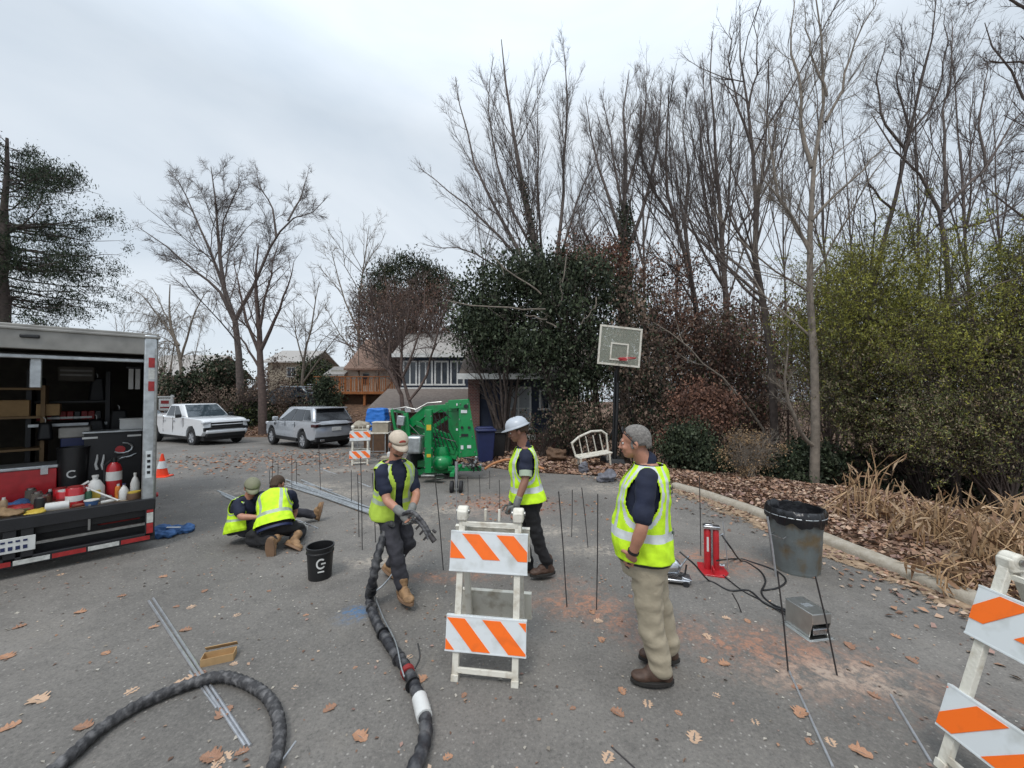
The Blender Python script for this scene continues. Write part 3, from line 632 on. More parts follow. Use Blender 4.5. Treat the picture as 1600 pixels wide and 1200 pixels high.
# --- the great bare tree in the middle
FINE = [dict(n=17, t0=.18, t1=.97, ang=26, len=.44, up=.08, r=.36, k=8, wig=.07, tap=.88, rl=.006), dict(n=15, t0=.12, ang=28, len=.42, up=.08, r=.5, k=6, wig=.06, rmin=.006, rl=.007), dict(n=8, t0=.1, ang=30, len=.42, up=.05, r=.6, k=4, wig=.08, rmin=.0045, min=.28)]
ivy = lambda n_, lo, hi, sel=None: None
def ivy_on(n, frac, cols=GRND, spread=.12, trunks=(0,), size=(.06, .13)):
    def f(t, lv, loc):
        Pt, Rt = lv[0]; pos = []
        for k in trunks:
            u = TR.uniform(0, frac, n // len(trunks)) * (Pt.shape[1] - 1); i = np.minimum(u.astype(int), Pt.shape[1] - 2); fr = (u - i)[:, None]; pos.append(Pt[k][i] * (1 - fr) + Pt[k][i + 1] * fr)
        pos = np.concatenate(pos); pos = pos + TR.normal(0, spread, pos.shape) * np.array([1, 1, .6])
        Vv, Ff = leafquads(pos, TR.uniform(size[0], size[1], len(pos)), TR, 0, .8); link('ivy', np_mesh('ivy', Vv, Ff, 'leaf', np.repeat(pick(cols, len(pos), TR, .3), 4, 0)), t)
    return f
T('bare_tree', 'tall fan shaped bare tree with an ivy clad trunk above the dark evergreens', [([(862, 640), (858, 540), (852, 460), (838, 400), (820, 310), (805, 230), (790, 140), (782, 62)], .34, .03, 0),
    ([(850, 470), (830, 430), (800, 370), (765, 310), (740, 250), (722, 180), (712, 120)], .16, .02, 1), ([(845, 460), (800, 390), (740, 330), (690, 290), (652, 262)], .13, .015, 2), ([(850, 480), (800, 430), (730, 390), (660, 380)], .1, .015, -1), ([(838, 400), (800, 330), (775, 250), (760, 170), (770, 90)], .11, .015, -1.5),
    ([(852, 450), (845, 380), (840, 300), (842, 220), (838, 120)], .1, .015, 1), ([(865, 450), (872, 380), (880, 320), (882, 230), (888, 150), (880, 60)], .15, .015, 0), ([(866, 440), (885, 370), (905, 300), (930, 250), (945, 200)], .1, .012, 1), ([(862, 460), (900, 400), (930, 350), (960, 320)], .09, .012, -1)], 20, FINE, bark='bark_grey', fol=ivy_on(5000, .62, BROWN + GRND, .14))
T('bare_tree', 'straight bare tree wrapped in dark ivy behind the basketball hoop', [([(976, 640), (974, 560), (976, 450), (976, 350), (978, 260), (975, 180), (985, 110)], .3, .02, 0), ([(974, 380), (955, 320), (935, 260), (922, 210), (915, 150)], .12, .015, 1), ([(976, 400), (1000, 340), (1018, 280), (1030, 200), (1035, 120)], .13, .015, -1), ([(976, 340), (960, 260), (950, 190), (940, 140)], .09, .012, 0), ([(978, 300), (1000, 230), (1010, 160), (1005, 100)], .09, .012, 1), ([(975, 450), (930, 400), (905, 340), (890, 300)], .08, .012, 1)], 18, FINE, fol=ivy_on(9000, .6, GRND, .17))
T('bare_tree', 'slender bare tree with steep limbs, second right of the basketball hoop', [([(1140, 600), (1135, 480), (1128, 400), (1122, 300), (1118, 220), (1110, 130), (1112, 50)], .2, .02, 0), ([(1130, 420), (1105, 340), (1095, 250), (1092, 150)], .09, .012, 1), ([(1128, 380), (1140, 300), (1142, 210), (1138, 130)], .08, .012, 0), ([(1132, 450), (1090, 380), (1058, 300), (1040, 220)], .09, .012, -1), ([(1122, 300), (1105, 220), (1100, 130), (1098, 80)], .07, .012, 0)], 18, FINE)
T('bare_tree', 'crooked bare tree immediately right of the basketball hoop', [([(1098, 590), (1088, 480), (1075, 410), (1050, 340), (1035, 270), (1042, 190), (1045, 130)], .16, .02, 0), ([(1080, 430), (1070, 350), (1075, 270), (1068, 190), (1075, 130)], .08, .012, 1), ([(1050, 340), (1015, 290), (1000, 230), (1003, 160)], .07, .012, 0), ([(1088, 480), (1050, 420), (1010, 380)], .06, .012, 0)], 15, FINE, bark='bark_dark')
T('bare_tree', 'bare tree with a dark wavy trunk between the two tallest clumps', [([(1212, 640), (1200, 520), (1185, 430), (1175, 370), (1184, 300), (1172, 220), (1168, 130), (1158, 60), (1150, 10)], .13, .012, 0), ([(1180, 400), (1140, 340), (1130, 300)], .05, .008, 0), ([(1184, 300), (1205, 240), (1215, 180), (1235, 130)], .055, .008, .5), ([(1172, 220), (1150, 160), (1140, 90), (1145, 20)], .045, .008, .5), ([(1170, 170), (1185, 100), (1180, 20)], .04, .008, 0)], 10.5,
    [dict(n=12, t0=.2, ang=34, len=.32, up=.1, k=6, wig=.08, tap=.4), dict(n=7, t0=.2, ang=34, len=.42, up=.08, k=5, rmin=.004), dict(n=4, ang=34, len=.5, k=4, rmin=.0028, min=.15)], bark='bark_dark')
NEAR = [dict(n=15, t0=.15, ang=36, len=.33, up=.07, k=7, r=.36, wig=.1, tap=.78, rl=.008), dict(n=12, t0=.2, ang=36, len=.42, up=.06, k=5, rmin=.003, rl=.008), dict(n=6, ang=38, len=.5, k=4, rmin=.0022, min=.12)]
T('bare_tree', 'smooth grey tree forking near the ground behind the trash can', [([(1272, 775), (1276, 690), (1272, 600), (1268, 480), (1268, 370), (1269, 300), (1272, 250), (1290, 190), (1292, 110), (1280, 40), (1275, -40)], .12, .012, 0), ([(1269, 262), (1252, 210), (1250, 140), (1236, 60), (1240, -20)], .055, .008, .4), ([(1275, 700), (1248, 675), (1232, 640), (1225, 590), (1235, 540)], .06, .02, -.3), ([(1268, 390), (1238, 350), (1212, 300), (1205, 220), (1190, 160)], .05, .008, .6), ([(1268, 345), (1310, 300), (1350, 265), (1392, 215)], .045, .008, -.4), ([(1268, 400), (1232, 330), (1195, 290), (1180, 230)], .04, .008, 0), ([(1290, 190), (1320, 130), (1340, 60), (1372, -10)], .04, .008, 0), ([(1292, 150), (1265, 80), (1262, 10)], .035, .007, 0)], 8.2, NEAR, bark='bark_tan')
T('bare_tree', 'dark bare tree curving up to the right above the olive shrub', [([(1335, 640), (1350, 520), (1370, 410), (1398, 330), (1416, 230), (1425, 170), (1450, 90), (1460, -20)], .09, .012, 0), ([(1416, 235), (1380, 190), (1370, 130), (1385, 60)], .04, .007, 0), ([(1416, 215), (1462, 160), (1480, 90), (1478, 10)], .04, .007, .4), ([(1398, 330), (1360, 290), (1345, 230)], .035, .007, 0), ([(1420, 200), (1402, 130), (1410, 40)], .03, .006, 0)], 9, NEAR, bark='bark_dark')
T('bare_tree', 'forked bare tree near the right edge above the yellow green foliage', [([(1492, 640), (1482, 520), (1478, 410), (1474, 330), (1452, 285), (1424, 262), (1400, 240), (1360, 180)], .1, .012, 0), ([(1474, 330), (1500, 300), (1540, 260), (1575, 200), (1620, 140)], .05, .008, 0), ([(1474, 325), (1480, 270), (1472, 190), (1488, 110), (1490, 20)], .045, .008, .3), ([(1540, 260), (1530, 180), (1550, 90)], .035, .007, 0), ([(1474, 360), (1530, 350), (1580, 330), (1640, 280)], .04, .007, -.3)], 8.5, NEAR)
t_, l_ = T('bare_tree', 'bare tree beyond the right edge reaching diagonal branches into view', [([(1740, 700), (1735, 500), (1720, 330), (1690, 150), (1660, 0), (1640, -160)], .12, .02, 0), ([(1720, 330), (1650, 220), (1590, 120), (1530, 40)], .05, .008, 0), ([(1735, 450), (1660, 380), (1600, 330), (1530, 290)], .05, .008, .3), ([(1735, 520), (1650, 430), (1560, 440), (1480, 480)], .045, .008, .3), ([(1700, 200), (1640, 110), (1580, 90), (1510, 110)], .045, .008, 0), ([(1670, 60), (1620, 20), (1560, -10), (1500, 10)], .04, .008, 0)], 6.5, NEAR)
T('fallen_limb', 'pale dead limb slanting down through the thicket right of the basketball hoop', [([(1210, 700), (1165, 630), (1130, 590), (1075, 545), (1042, 512), (1020, 505)], .05, .02, 0)], 11, [dict(n=5, t0=.3, ang=40, len=.25, k=5, wig=.1), dict(n=4, ang=40, len=.5, k=4, rmin=.005)], bark='bark_tan', cat='branch', group=None)
# more thin trunks in the wood behind
ORDL = ['thin bare tree in the wood above the hoop backboard', 'thin bare tree in the wood just right of the backboard', 'thin bare tree between the hoop and the smooth grey forked tree', 'thin bare tree just left of the smooth grey forked tree', 'thin bare tree just right of the smooth grey forked tree', 'thin bare tree rising behind the left part of the olive foliage', 'thin bare tree rising behind the middle of the olive foliage', 'thin bare tree rising behind the right part of the olive foliage', 'rightmost thin bare tree in the wood', 'thin bare tree rising behind the glossy evergreen', 'thin bare tree between the round pine and the evergreens']
for i, (px, w, py, D, tall) in enumerate([(1010, 8, 640, 24, 150), (1050, 5, 640, 26, 210), (1165, 6, 640, 22, 90), (1232, 5, 650, 16, 130), (1310, 6, 660, 14, 80), (1345, 5, 660, 18, 150), (1440, 6, 660, 14, 110), (1530, 7, 660, 13, 60), (1580, 6, 660, 15, 160), (905, 5, 640, 28, 240), (745, 5, 640, 30, 330)]):
    dx = TR.normal(0, 18)
    T('bare_tree', ORDL[i], [([(px, py), (px + dx * .3, 500), (px + dx * .6, 380), (px + dx, tall + 60), (px + dx * 1.2, tall)], w * D / 1202 * .95, .015, 0), ([(px + dx * .5, 420), (px + dx * .7 - 18, 330), (px + dx - 28, tall + 90)], w * D / 2400, .012, 1), ([(px + dx * .6, 380), (px + dx * .8 + 16, 300), (px + dx + 26, tall + 70)], w * D / 2400, .012, -1)], D,
      [dict(n=12, t0=.2, ang=28, len=.35, up=.1, k=5, wig=.06), dict(n=7, t0=.2, ang=28, len=.42, up=.08, k=4, rmin=.0065), dict(n=5, ang=30, len=.5, k=3, rmin=.0048, min=.3)], group='thin bare trees in the wood behind the street')
# --- dark evergreens over the house
def ev(name, label, D, blobs, n, size=(.05, .16), cols=GRND, base=None, **kw):
    bl = [(P(x, y, D + dd), (rx * D / FPX, ry_, rz * D / FPX)) for x, y, dd, rx, ry_, rz in blobs]
    if name == 'evergreen_tree':
        for (c_, r_) in list(bl):
            for q_ in range(4):
                a_ = TR.uniform(0, 2 * PI); s_ = TR.uniform(.22, .42); bl.append((c_ + Vector((math.cos(a_) * r_[0] * 1.02, TR.uniform(-.5, .3), math.sin(a_) * r_[2] * 1.02)), (r_[0] * s_, r_[1] * s_, r_[2] * s_ * .7)))
    bx = base or blobs[0][0]; b = P(bx, 600, D); return bushy(name, label, (b.x, D, gz(b.x, D)), bl, n, size, cols, **kw)
ev('evergreen_tree', 'dense dark evergreen overhanging the roof of the navy house', 13.5, [(770, 500, 0, 48, 1.2, 62), (742, 525, -.2, 36, .8, 40), (800, 455, .3, 50, 1, 36), (790, 525, 0, 50, 1, 36), (735, 470, .2, 26, .8, 50), (722, 520, .3, 18, .6, 26), (765, 425, .2, 22, .6, 20), (800, 560, -.2, 26, .6, 18)], 17000, cat='tree', stems=12, sr=.07, clump=.3, shell=.25, tw=(8, 7), base=790)
ev('evergreen_tree', 'dark evergreen with glossy leaves behind the basketball backboard', 12.6, [(880, 500, 0, 52, 1.2, 58), (850, 535, -.2, 46, .9, 40), (925, 560, 0, 34, 1, 46), (860, 440, .2, 52, 1, 40), (920, 450, .2, 46, 1, 44), (905, 610, -.3, 28, .6, 28), (820, 430, .2, 50, 1, 30), (840, 575, -.3, 30, .6, 22), (935, 500, .2, 26, .7, 30), (890, 425, .2, 24, .6, 22), (950, 580, 0, 22, .6, 26), (870, 610, -.2, 20, .5, 16)], 23000, cat='tree', stems=14, sr=.07, clump=.3, shell=.25, tw=(8, 7), base=880)
ev('evergreen_tree', 'brown and green vine tangled tree right of the basketball pole', 12, [(1000, 560, 0, 30, .8, 60), (1015, 630, 0, 36, .8, 40), (985, 480, 0, 26, .8, 40)], 6000, cat='tree', stems=12, sr=.04, clump=.3, cols=GRND[:3] + BROWN + BROWN)
for i, (x1, y1, x2, y2, x3, y3) in enumerate([(700, 470, 770, 480, 855, 483), (770, 400, 800, 430, 850, 460), (885, 400, 880, 440, 876, 478), (820, 492, 850, 500, 870, 512), (905, 510, 920, 490, 935, 470)]):
    T('dead_branch', ['long level pale dead branch in front of the evergreens', 'pale dead branch slanting down left of the ivy trunk', 'short upright pale dead branch right of the ivy trunk', 'lowest short pale dead branch in the evergreen', 'pale dead branch leaning right beside the backboard'][i], [([(x1, y1), (x2, y2), (x3, y3)], .022, .035, 0)], 11.6, [dict(n=4, t0=.1, ang=40, len=.25, k=4, wig=.1), dict(n=3, ang=40, len=.5, k=3, rmin=.004)], bark='bark_tan', cat='branch', group=None, base=False)
# --- russet and brown understorey to the right
ev('russet_tree', 'russet leaved tree left of the tall fork, behind the backboard', 17, [(940, 420, 0, 52, 1.4, 36), (900, 400, 1, 36, 1.2, 26)], 5500, (.09, .17), RUSS, cat='tree', bark='bark_red', stems=9, sr=.06, clump=.4, tw=(9, 7), partname='dead_leaves')
ev('russet_tree', 'reddish leaved tree filling the wood right of the backboard', 15, [(1060, 500, 0, 60, 1.5, 50), (1100, 560, -.5, 60, 1.2, 60), (1040, 440, .5, 50, 1.2, 34)], 12000, (.07, .14), RUSS + BROWN, cat='tree', bark='bark_red', stems=14, sr=.05, clump=.4, tw=(10, 8), partname='dead_leaves')
ev('russet_tree', 'mauve brown thicket tree above the tan bush', 13.5, [(1160, 520, 0, 60, 1.4, 50), (1180, 600, 0, 60, 1.2, 46), (1140, 640, -.4, 60, 1.2, 40)], 9000, (.06, .13), BROWN + RUSS[:2] + [(.07, .085, .035)], cat='tree', bark='bark_red', stems=14, sr=.045, clump=.4, tw=(11, 8), partname='dead_leaves')
ev('russet_shrub', 'low rusty red shrub between the hoop and the tan bush', 10.5, [(1100, 640, 0, 44, .7, 36), (1060, 690, 0, 34, .6, 30)], 7000, (.05, .11), RUSS, bark='bark_red', stems=10, sr=.02, clump=.2, tw=(9, 8), partname='dead_leaves')
ev('brown_thicket', 'brown twiggy thicket in the middle of the wood on the right', 12, [(1290, 500, 0, 50, 1.2, 50), (1330, 440, .5, 60, 1.2, 36), (1390, 560, 0, 70, 1.2, 50)], 8000, (.05, .12), BROWN + GOLIVE[2:3], bark='bark_red', stems=14, sr=.04, clump=.4, tw=(12, 9), partname='dead_leaves')
ev('green_shrub', 'dark green shrub low behind the gray haired man', 9.6, [(1075, 700, 0, 36, .6, 34), (1110, 720, -.3, 30, .5, 22)], 9000, (.05, .1), GRND, stems=8, sr=.02, clump=.14)
ev('tan_bush', 'rounded tan bush of fine bare twigs beside the gray tree', 8.4, [(1165, 712, 0, 38, .5, 40), (1185, 700, .2, 34, .5, 34)], 2200, (.02, .05), [(.3, .2, .11), (.24, .16, .09)], bark='bark_tan', stems=40, sr=.009, clump=.12, tw=(9, 8), partname='dead_leaves')
ev('green_shrub', 'glossy dark green shrub behind the trash can', 8.7, [(1235, 745, 0, 34, .5, 26), (1262, 720, .3, 34, .5, 30)], 8000, (.05, .1), GRND, stems=8, sr=.02, clump=.13)
ev('green_shrub', 'low dark shrub behind the dried stalks', 9.3, [(1330, 740, 0, 44, .7, 40), (1400, 745, 0, 46, .6, 38), (1470, 745, 0, 46, .6, 40), (1540, 760, 0, 50, .6, 40)], 12000, (.06, .12), GRND + BROWN[:2], stems=14, sr=.02, clump=.18, tw=(7, 6))
ev('green_shrub', 'dark evergreen shrub low at the right edge of the wood', 8, [(1600, 760, 0, 60, .6, 60), (1680, 740, 0, 60, .6, 80)], 8000, (.06, .12), GRND, stems=8, sr=.02, clump=.18)
# olive / yellow green shrubs
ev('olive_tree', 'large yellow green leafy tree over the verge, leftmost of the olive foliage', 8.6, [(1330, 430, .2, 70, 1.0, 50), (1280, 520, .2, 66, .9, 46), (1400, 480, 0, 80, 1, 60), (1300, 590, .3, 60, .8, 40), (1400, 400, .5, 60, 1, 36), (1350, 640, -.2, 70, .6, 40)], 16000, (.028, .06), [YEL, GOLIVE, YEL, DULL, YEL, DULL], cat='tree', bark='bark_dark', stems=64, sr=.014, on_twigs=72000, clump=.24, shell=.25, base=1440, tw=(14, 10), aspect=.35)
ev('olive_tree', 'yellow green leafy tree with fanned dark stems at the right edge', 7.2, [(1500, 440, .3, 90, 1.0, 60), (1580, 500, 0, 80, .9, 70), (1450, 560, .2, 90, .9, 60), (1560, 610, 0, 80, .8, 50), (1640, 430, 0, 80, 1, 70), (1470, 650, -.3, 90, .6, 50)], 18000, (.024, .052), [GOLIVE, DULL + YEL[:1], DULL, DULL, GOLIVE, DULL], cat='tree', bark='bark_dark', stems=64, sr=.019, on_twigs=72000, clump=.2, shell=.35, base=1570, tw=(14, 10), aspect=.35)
# left: hedges behind the cars
def ev2(*a, **k): return ev(*a, **k)
ev('hedge_shrub', 'dark evergreen shrubs on the bank behind the white pickup', 27, [(300, 610, 0, 40, 1.2, 26), (345, 590, 0, 36, 1.2, 34), (255, 615, 0, 34, 1, 22)], 12000, (.12, .25), GRND + BROWN[:1], stems=10, sr=.04, clump=.35, partname='foliage')
ev('hedge_shrub', 'green shrub on the bank left of the parked dark car', 24, [(385, 640, 0, 26, .9, 20), (405, 655, 0, 20, .8, 16)], 5000, (.1, .2), GOLIVE[2:3] + GRND, stems=8, sr=.03, clump=.3)
ev('hedge_shrub', 'green shrub beyond the parked dark car', 34, [(495, 585, 0, 22, 1.2, 20), (478, 600, 0, 16, 1, 14)], 5000, (.14, .28), GRND + GOLIVE[2:3], stems=8, sr=.05, clump=.4)
ev('hedge_shrub', 'dark shrub at the foot of the orange deck', 24, [(512, 620, 0, 16, .8, 26), (500, 650, 0, 18, .7, 14)], 5000, (.1, .2), GRND, stems=8, sr=.04, clump=.3)
ev('bare_shrub', 'brown bare shrub on the leaf covered bank behind the pickup', 23, [(340, 630, 0, 36, 1, 26), (430, 600, 1, 30, 1, 40)], 3000, (.08, .16), BROWN, bark='bark_red', stems=20, sr=.03, clump=.4, tw=(10, 8), partname='dead_leaves')
ev('foundation_shrub', 'small bare shrub in front of the navy house window', 12.3, [(845, 665, 0, 34, .6, 30), (875, 690, 0, 34, .5, 24)], 900, (.05, .11), GRND + BROWN, stems=16, sr=.018, clump=.2, tw=(9, 8))
ev('foundation_shrub', 'brown leafed shrub behind the white garden bench', 11.6, [(905, 660, .2, 36, .6, 36), (960, 680, 0, 30, .5, 36)], 5000, (.05, .11), BROWN + GRND[:2], stems=14, sr=.018, clump=.2, tw=(9, 8))
# dry stalks on the verge: clumps that lean every way
def stalk_clump(name, label, px, py, n, h, D=None, spread=.25, lean=.6, seed=1):
    q = G(px, py); r = random.Random(seed); t = thing(name, label, 'plant', (q.x, q.y, gz(q.x, q.y)), 0, 'clumps of dried stalks on the verge'); mbx = MB(); lf = []
    for i in range(n):
        az = r.uniform(0, 2 * PI); hh = h * r.uniform(.45, 1.35); ln = r.uniform(.05, lean * .7) * hh; s = Vector((r.gauss(0, spread), r.gauss(0, spread * .7), -.03)); d = Vector((math.cos(az), math.sin(az), 0))
        brk = r.random() < .4; pts = [s + d * ln * u * u + Vector((0, 0, hh * u * (1 - .3 * u * lean))) for u in (0, .3, .6, 1)]
        if brk: pts[3] = pts[2] + d * hh * .4 - Vector((0, 0, hh * .3))
        w = r.uniform(.005, .011); mbx.tube(pts, [w, w, w * .8, w * .4], 4)
        for k in range(4):
            u = r.uniform(.3, 1); p = pts[1].lerp(pts[3], u); lf.append(tuple(p))
    part('stalk', mbx, 'stalk', t, smooth=60)
    lf = np.array(lf); m_ = len(lf); ls = TR.uniform(.12, .3, m_); Vv, Ff = leafquads(lf - np.array([0, 0, .03]), ls, TR, 0, .14); link('dead_leaves', np_mesh('dead_leaves', Vv, Ff, 'leaf', np.repeat(pick([(.36, .23, .13), (.44, .31, .2), (.25, .15, .09)], m_, TR, .25), 4, 0)), t)
MT['stalk'] = mat('stalk', (.3, .17, .08), .7, col2=(.46, .32, .18), scale=6)
stalk_clump('dried_stalks', 'orange brown dried stalks above the kerb, farthest clump behind the trash can', 1385, 815, 34, .7, spread=.3, seed=1)
stalk_clump('dried_stalks', 'tall clump of tan dried stalks in the middle of the verge', 1480, 850, 66, .75, spread=.28, lean=.8, seed=2)
stalk_clump('dried_stalks', 'nearest clump of broken tan stalks above the striped barricade', 1560, 885, 76, .65, spread=.24, lean=.9, seed=3)
stalk_clump('dried_stalks', 'tall leaning dried stems at the left end of the stalk clumps', 1340, 790, 14, 1.0, spread=.2, lean=.7, seed=4)
stalk_clump('dried_stalks', 'fallen tan stalks lying over the leaf litter beside the kerb', 1495, 905, 30, .35, spread=.2, lean=1.6, seed=5)
stalk_clump('dried_stalks', 'dried stalks at the right edge of the picture', 1640, 880, 60, .75, spread=.25, lean=.8, seed=6)
# distant wood
def woods(name, label, segs, n, D0, D1, size, cols):
    pos = []; 
    for (x0, x1, y0, y1, w) in segs:
        m_ = int(n * w); D = TR.uniform(D0, D1, m_); px = TR.uniform(x0, x1, m_); yy = y0 + (y1 - y0) * TR.power(1.3, m_)
        top = np.array([60 * mnoise.noise(Vector((v * .012, 3, 0))) + 28 * mnoise.noise(Vector((v * .06, 9, 0))) for v in px]); yy = np.where(yy < y0 + 30 + top, y0 + 30 + top + np.abs(TR.normal(0, 18, m_)), yy)
        for a, b_, c in zip(px, yy, D): pos.append(tuple(P(a, b_, c)))
    pos = np.array(pos); m_ = len(pos); Vv, Ff = leafquads(pos, TR.uniform(size[0], size[1], m_), TR, 0, .35)
    o = link(name, np_mesh(name, Vv, Ff, 'leaf', np.repeat(pick(cols, m_, TR, .3), 4, 0))); tag(o, label, 'woods', kind='stuff')
woods('distant_woods', 'brown leafless wood far behind the street', [(160, 420, 545, 640, .10), (420, 560, 590, 650, .05), (540, 760, 480, 640, .12), (740, 1040, 440, 640, .22), (1000, 1300, 450, 650, .26), (1250, 1900, 455, 700, .3)], 90000, 34, 60, (.12, .45), BROWN + [(.12, .1, .09), (.08, .07, .045), (.13, .08, .06)])
woods('undergrowth', 'tangled brown undergrowth in the wood right of the hoop', [(985, 1240, 470, 740, .4), (1200, 1800, 490, 770, .6)], 52000, 13, 21, (.05, .14), [(.24, .18, .13), (.19, .13, .1), (.26, .17, .12), (.13, .13, .08), (.28, .23, .18)])
woods('bank_thicket', 'brown thicket on the far bank behind the parked cars', [(175, 420, 580, 665, .6), (415, 520, 610, 660, .2), (520, 640, 640, 690, .1)], 14000, 25, 30, (.1, .3), BROWN + [(.07, .075, .04)])
# twig thickets: fine standing stems that fill the wood behind the first trees
for i, (xa, xb, yt, D, n, lab) in enumerate([(990, 1130, 470, 16, 60, 'reddish brown stem thicket left in the wood behind the hoop'), (1110, 1260, 440, 14, 44, 'brown stem thicket in the middle of the wood'), (560, 740, 470, 31, 40, 'pale stem thicket behind the round crowned pine'), (180, 330, 520, 36, 40, 'pale stem thicket left behind the pickup')]):
    Ps = []; c = P((xa + xb) / 2, 640, D); c.z = gz(c.x, D)
    for k in range(n):
        px = TR.uniform(xa, xb); dd = D + TR.uniform(-1.2, 1.2); b_ = P(px, 640, dd); b_.z = gz(b_.x, dd); tp = P(px + TR.normal(0, 22), yt + TR.uniform(-30, 110), dd + TR.normal(0, .5)); md = b_.lerp(tp, .5) + Vector((TR.normal(0, .15), TR.normal(0, .15), 0))
        Ps.append([list((b_ * (1 - u) ** 2 + md * 2 * u * (1 - u) + tp * u * u) - c) for u in np.linspace(0, 1, 7)])
    lv = branches(np.array(Ps), np.tile(np.linspace(.022, .006, 7) * D / 13, (n, 1)), [dict(n=9, t0=.2, ang=35, len=.3, up=.06, k=5, r=.5, rmin=.004 * D / 13), dict(n=6, ang=38, len=.5, up=.03, k=3, rmin=.003 * D / 13)], TR)
    t = thing('thicket', lab, 'thicket', c); link('stems', branch_mesh(lv, [5, 3, 3], 'stems', ['bark_red', 'bark_red', 'bark_tan', 'bark_tan'][i]), t)
# ================================================================== BUILDINGS
def lap(name, c1, c2=None, rough=.7):
    """lap siding / shingles: horizontal courses from a wave in z"""
    m = mat(name, c1, rough, col2=c2 or tuple(v * .85 for v in c1), scale=3); nt = m.node_tree; b = nt.nodes['Principled BSDF']
    tc = nt.nodes.new('ShaderNodeTexCoord'); w = nt.nodes.new('ShaderNodeTexWave'); w.bands_direction = 'Z'; w.wave_profile = 'SAW'; w.inputs['Scale'].default_value = 2.2
    nt.links.new(tc.outputs['Object'], w.inputs['Vector']); bp = nt.nodes.new('ShaderNodeBump'); bp.inputs['Strength'].default_value = .6; bp.inputs['Distance'].default_value = .03
    nt.links.new(w.outputs['Fac'], bp.inputs['Height']); nt.links.new(bp.outputs[0], b.inputs['Normal']); return m
MT['navy_siding'] = lap('navy_siding', (.028, .04, .07)); MT['white_siding'] = lap('white_siding', (.5, .48, .42)); MT['cream_siding'] = lap('cream_siding', (.42, .37, .29))
def brickm():
    m = mat('brick', (.13, .05, .04), .85); nt = m.node_tree; b = nt.nodes['Principled BSDF']; tc = nt.nodes.new('ShaderNodeTexCoord'); mp = nt.nodes.new('ShaderNodeMapping'); mp.inputs['Rotation'].default_value = (rad(90), 0, 0)
    br = nt.nodes.new('ShaderNodeTexBrick'); br.inputs['Color1'].default_value = (.16, .06, .045, 1); br.inputs['Color2'].default_value = (.1, .04, .035, 1); br.inputs['Mortar'].default_value = (.22, .19, .17, 1); br.inputs['Scale'].default_value = 4.5
    nt.links.new(tc.outputs['Object'], mp.inputs[0]); nt.links.new(mp.outputs[0], br.inputs['Vector']); nt.links.new(br.outputs[0], b.inputs['Base Color']); return m
MT['brick'] = brickm()
MT['shingle'] = mat('shingle', (.11, .088, .075), .9, col2=(.17, .14, .12), scale=9, bump=.04); MT['shingle_red'] = mat('shingle_red', (.2, .125, .09), .9, col2=(.26, .17, .13), scale=9, bump=.04); MT['shingle_pale'] = mat('shingle_pale', (.33, .31, .29), .9, scale=9)
M('trim_white', (.6, .6, .58), .6); M('win_dark', (.02, .028, .04), .1, spec=.7); M('shutter_blue', (.012, .02, .05), .6); M('curtain', (.3, .32, .33), .6)
def hwin(parent, c, w, h, mull=1, frame='trim_white', pane='win_dark', ft=.07, yo=0, bars=0):
    """window facing -Y, centred c on the wall face"""
    c = Vector(c); f = MB(); f.box(c + Vector((0, -.03, h / 2 - ft / 2)), (w, .08, ft)).box(c + Vector((0, -.03, -h / 2 + ft / 2)), (w + .1, .11, ft)).box(c + Vector((-w / 2 + ft / 2, -.03, 0)), (ft, .08, h - 2 * ft)).box(c + Vector((w / 2 - ft / 2, -.03, 0)), (ft, .08, h - 2 * ft))
    for k in range(1, mull + 1): f.box(c + Vector((-w / 2 + w * k / (mull + 1), -.03, 0)), (ft * .8, .07, h - 2 * ft))
    for k in range(bars): f.box(c + Vector((0, -.02, -h / 2 + h * (k + 1) / (bars + 1))), (w - 2 * ft, .05, .04))
    o = part('window', f, frame, parent); part('pane', MB().box(c + Vector((0, -.002, 0)), (w - .04, .03, h - .04)), pane, o, 0)
    return o
def roofp(parent, poly, y0, y1, m, name='roof', ax='x', th=.14):
    """gable/shed slab: poly is a polyline in (x,z) or (y,z), thickened"""
    up = [(a, b + th) for a, b in poly]; mbx = MB(); pl = list(poly) + up[::-1]
    if ax == 'x': mbx.prism(pl, y0, y1)
    else: mbx.prism(pl, y0, y1, Matrix.Rotation(rad(90), 4, 'Z') @ Matrix.Scale(-1, 4, (0, 1, 0)))
    return part(name, mbx, m, parent, 0, 30)
# --- navy split level house
B = P(820, 690, 14.2); bz = gz(B.x, 14.2)
h = thing('navy_house', 'navy blue split level house with white trim half hidden by the evergreens', 'house', (B.x, 14.2, bz)); ox, oz = B.x, bz
def hx(px, D): return P(px, 600, D).x - ox
def hz(py, D): return P(800, py, D).z - oz
x0, x1 = hx(742, 14.2), hx(905, 14.2); zt = hz(588, 14.2)
part('wall', MB().box(((x0 + x1) / 2, 3, zt / 2 - .2), (x1 - x0, 6, zt + .4)), 'navy_siding', h)
part('brick_base', MB().box(((x0 + x1) / 2, -.08, .15), (x1 - x0 + .04, .2, 1.0)).box((x0 - .02, -.03, zt / 2), (.42, .34, zt)), 'brick', h)
roofp(h, [(-.75, zt - .12), (3, zt + 1.7), (6.75, zt - .12)], x0 - .5, x1 + .6, 'shingle', ax='y')
part('fascia', MB().box(((x0 + x1) / 2, -.8, zt - .03), (x1 - x0 + 1.1, .04, .2)).box((x0 + .12, -.06 - .0, zt / 2 + .3), (.09, .12, zt - .75)), 'trim_white', h)
w = hwin(h, (hx(810, 14.2), 0, hz(638, 14.2)), .95, 1.6, 1, bars=1, pane='curtain'); part('shutter', MB().box((hx(775, 14.2) - .02, -.03, hz(638, 14.2)), (.5, .05, 1.6)), 'shutter_blue', h, .005)
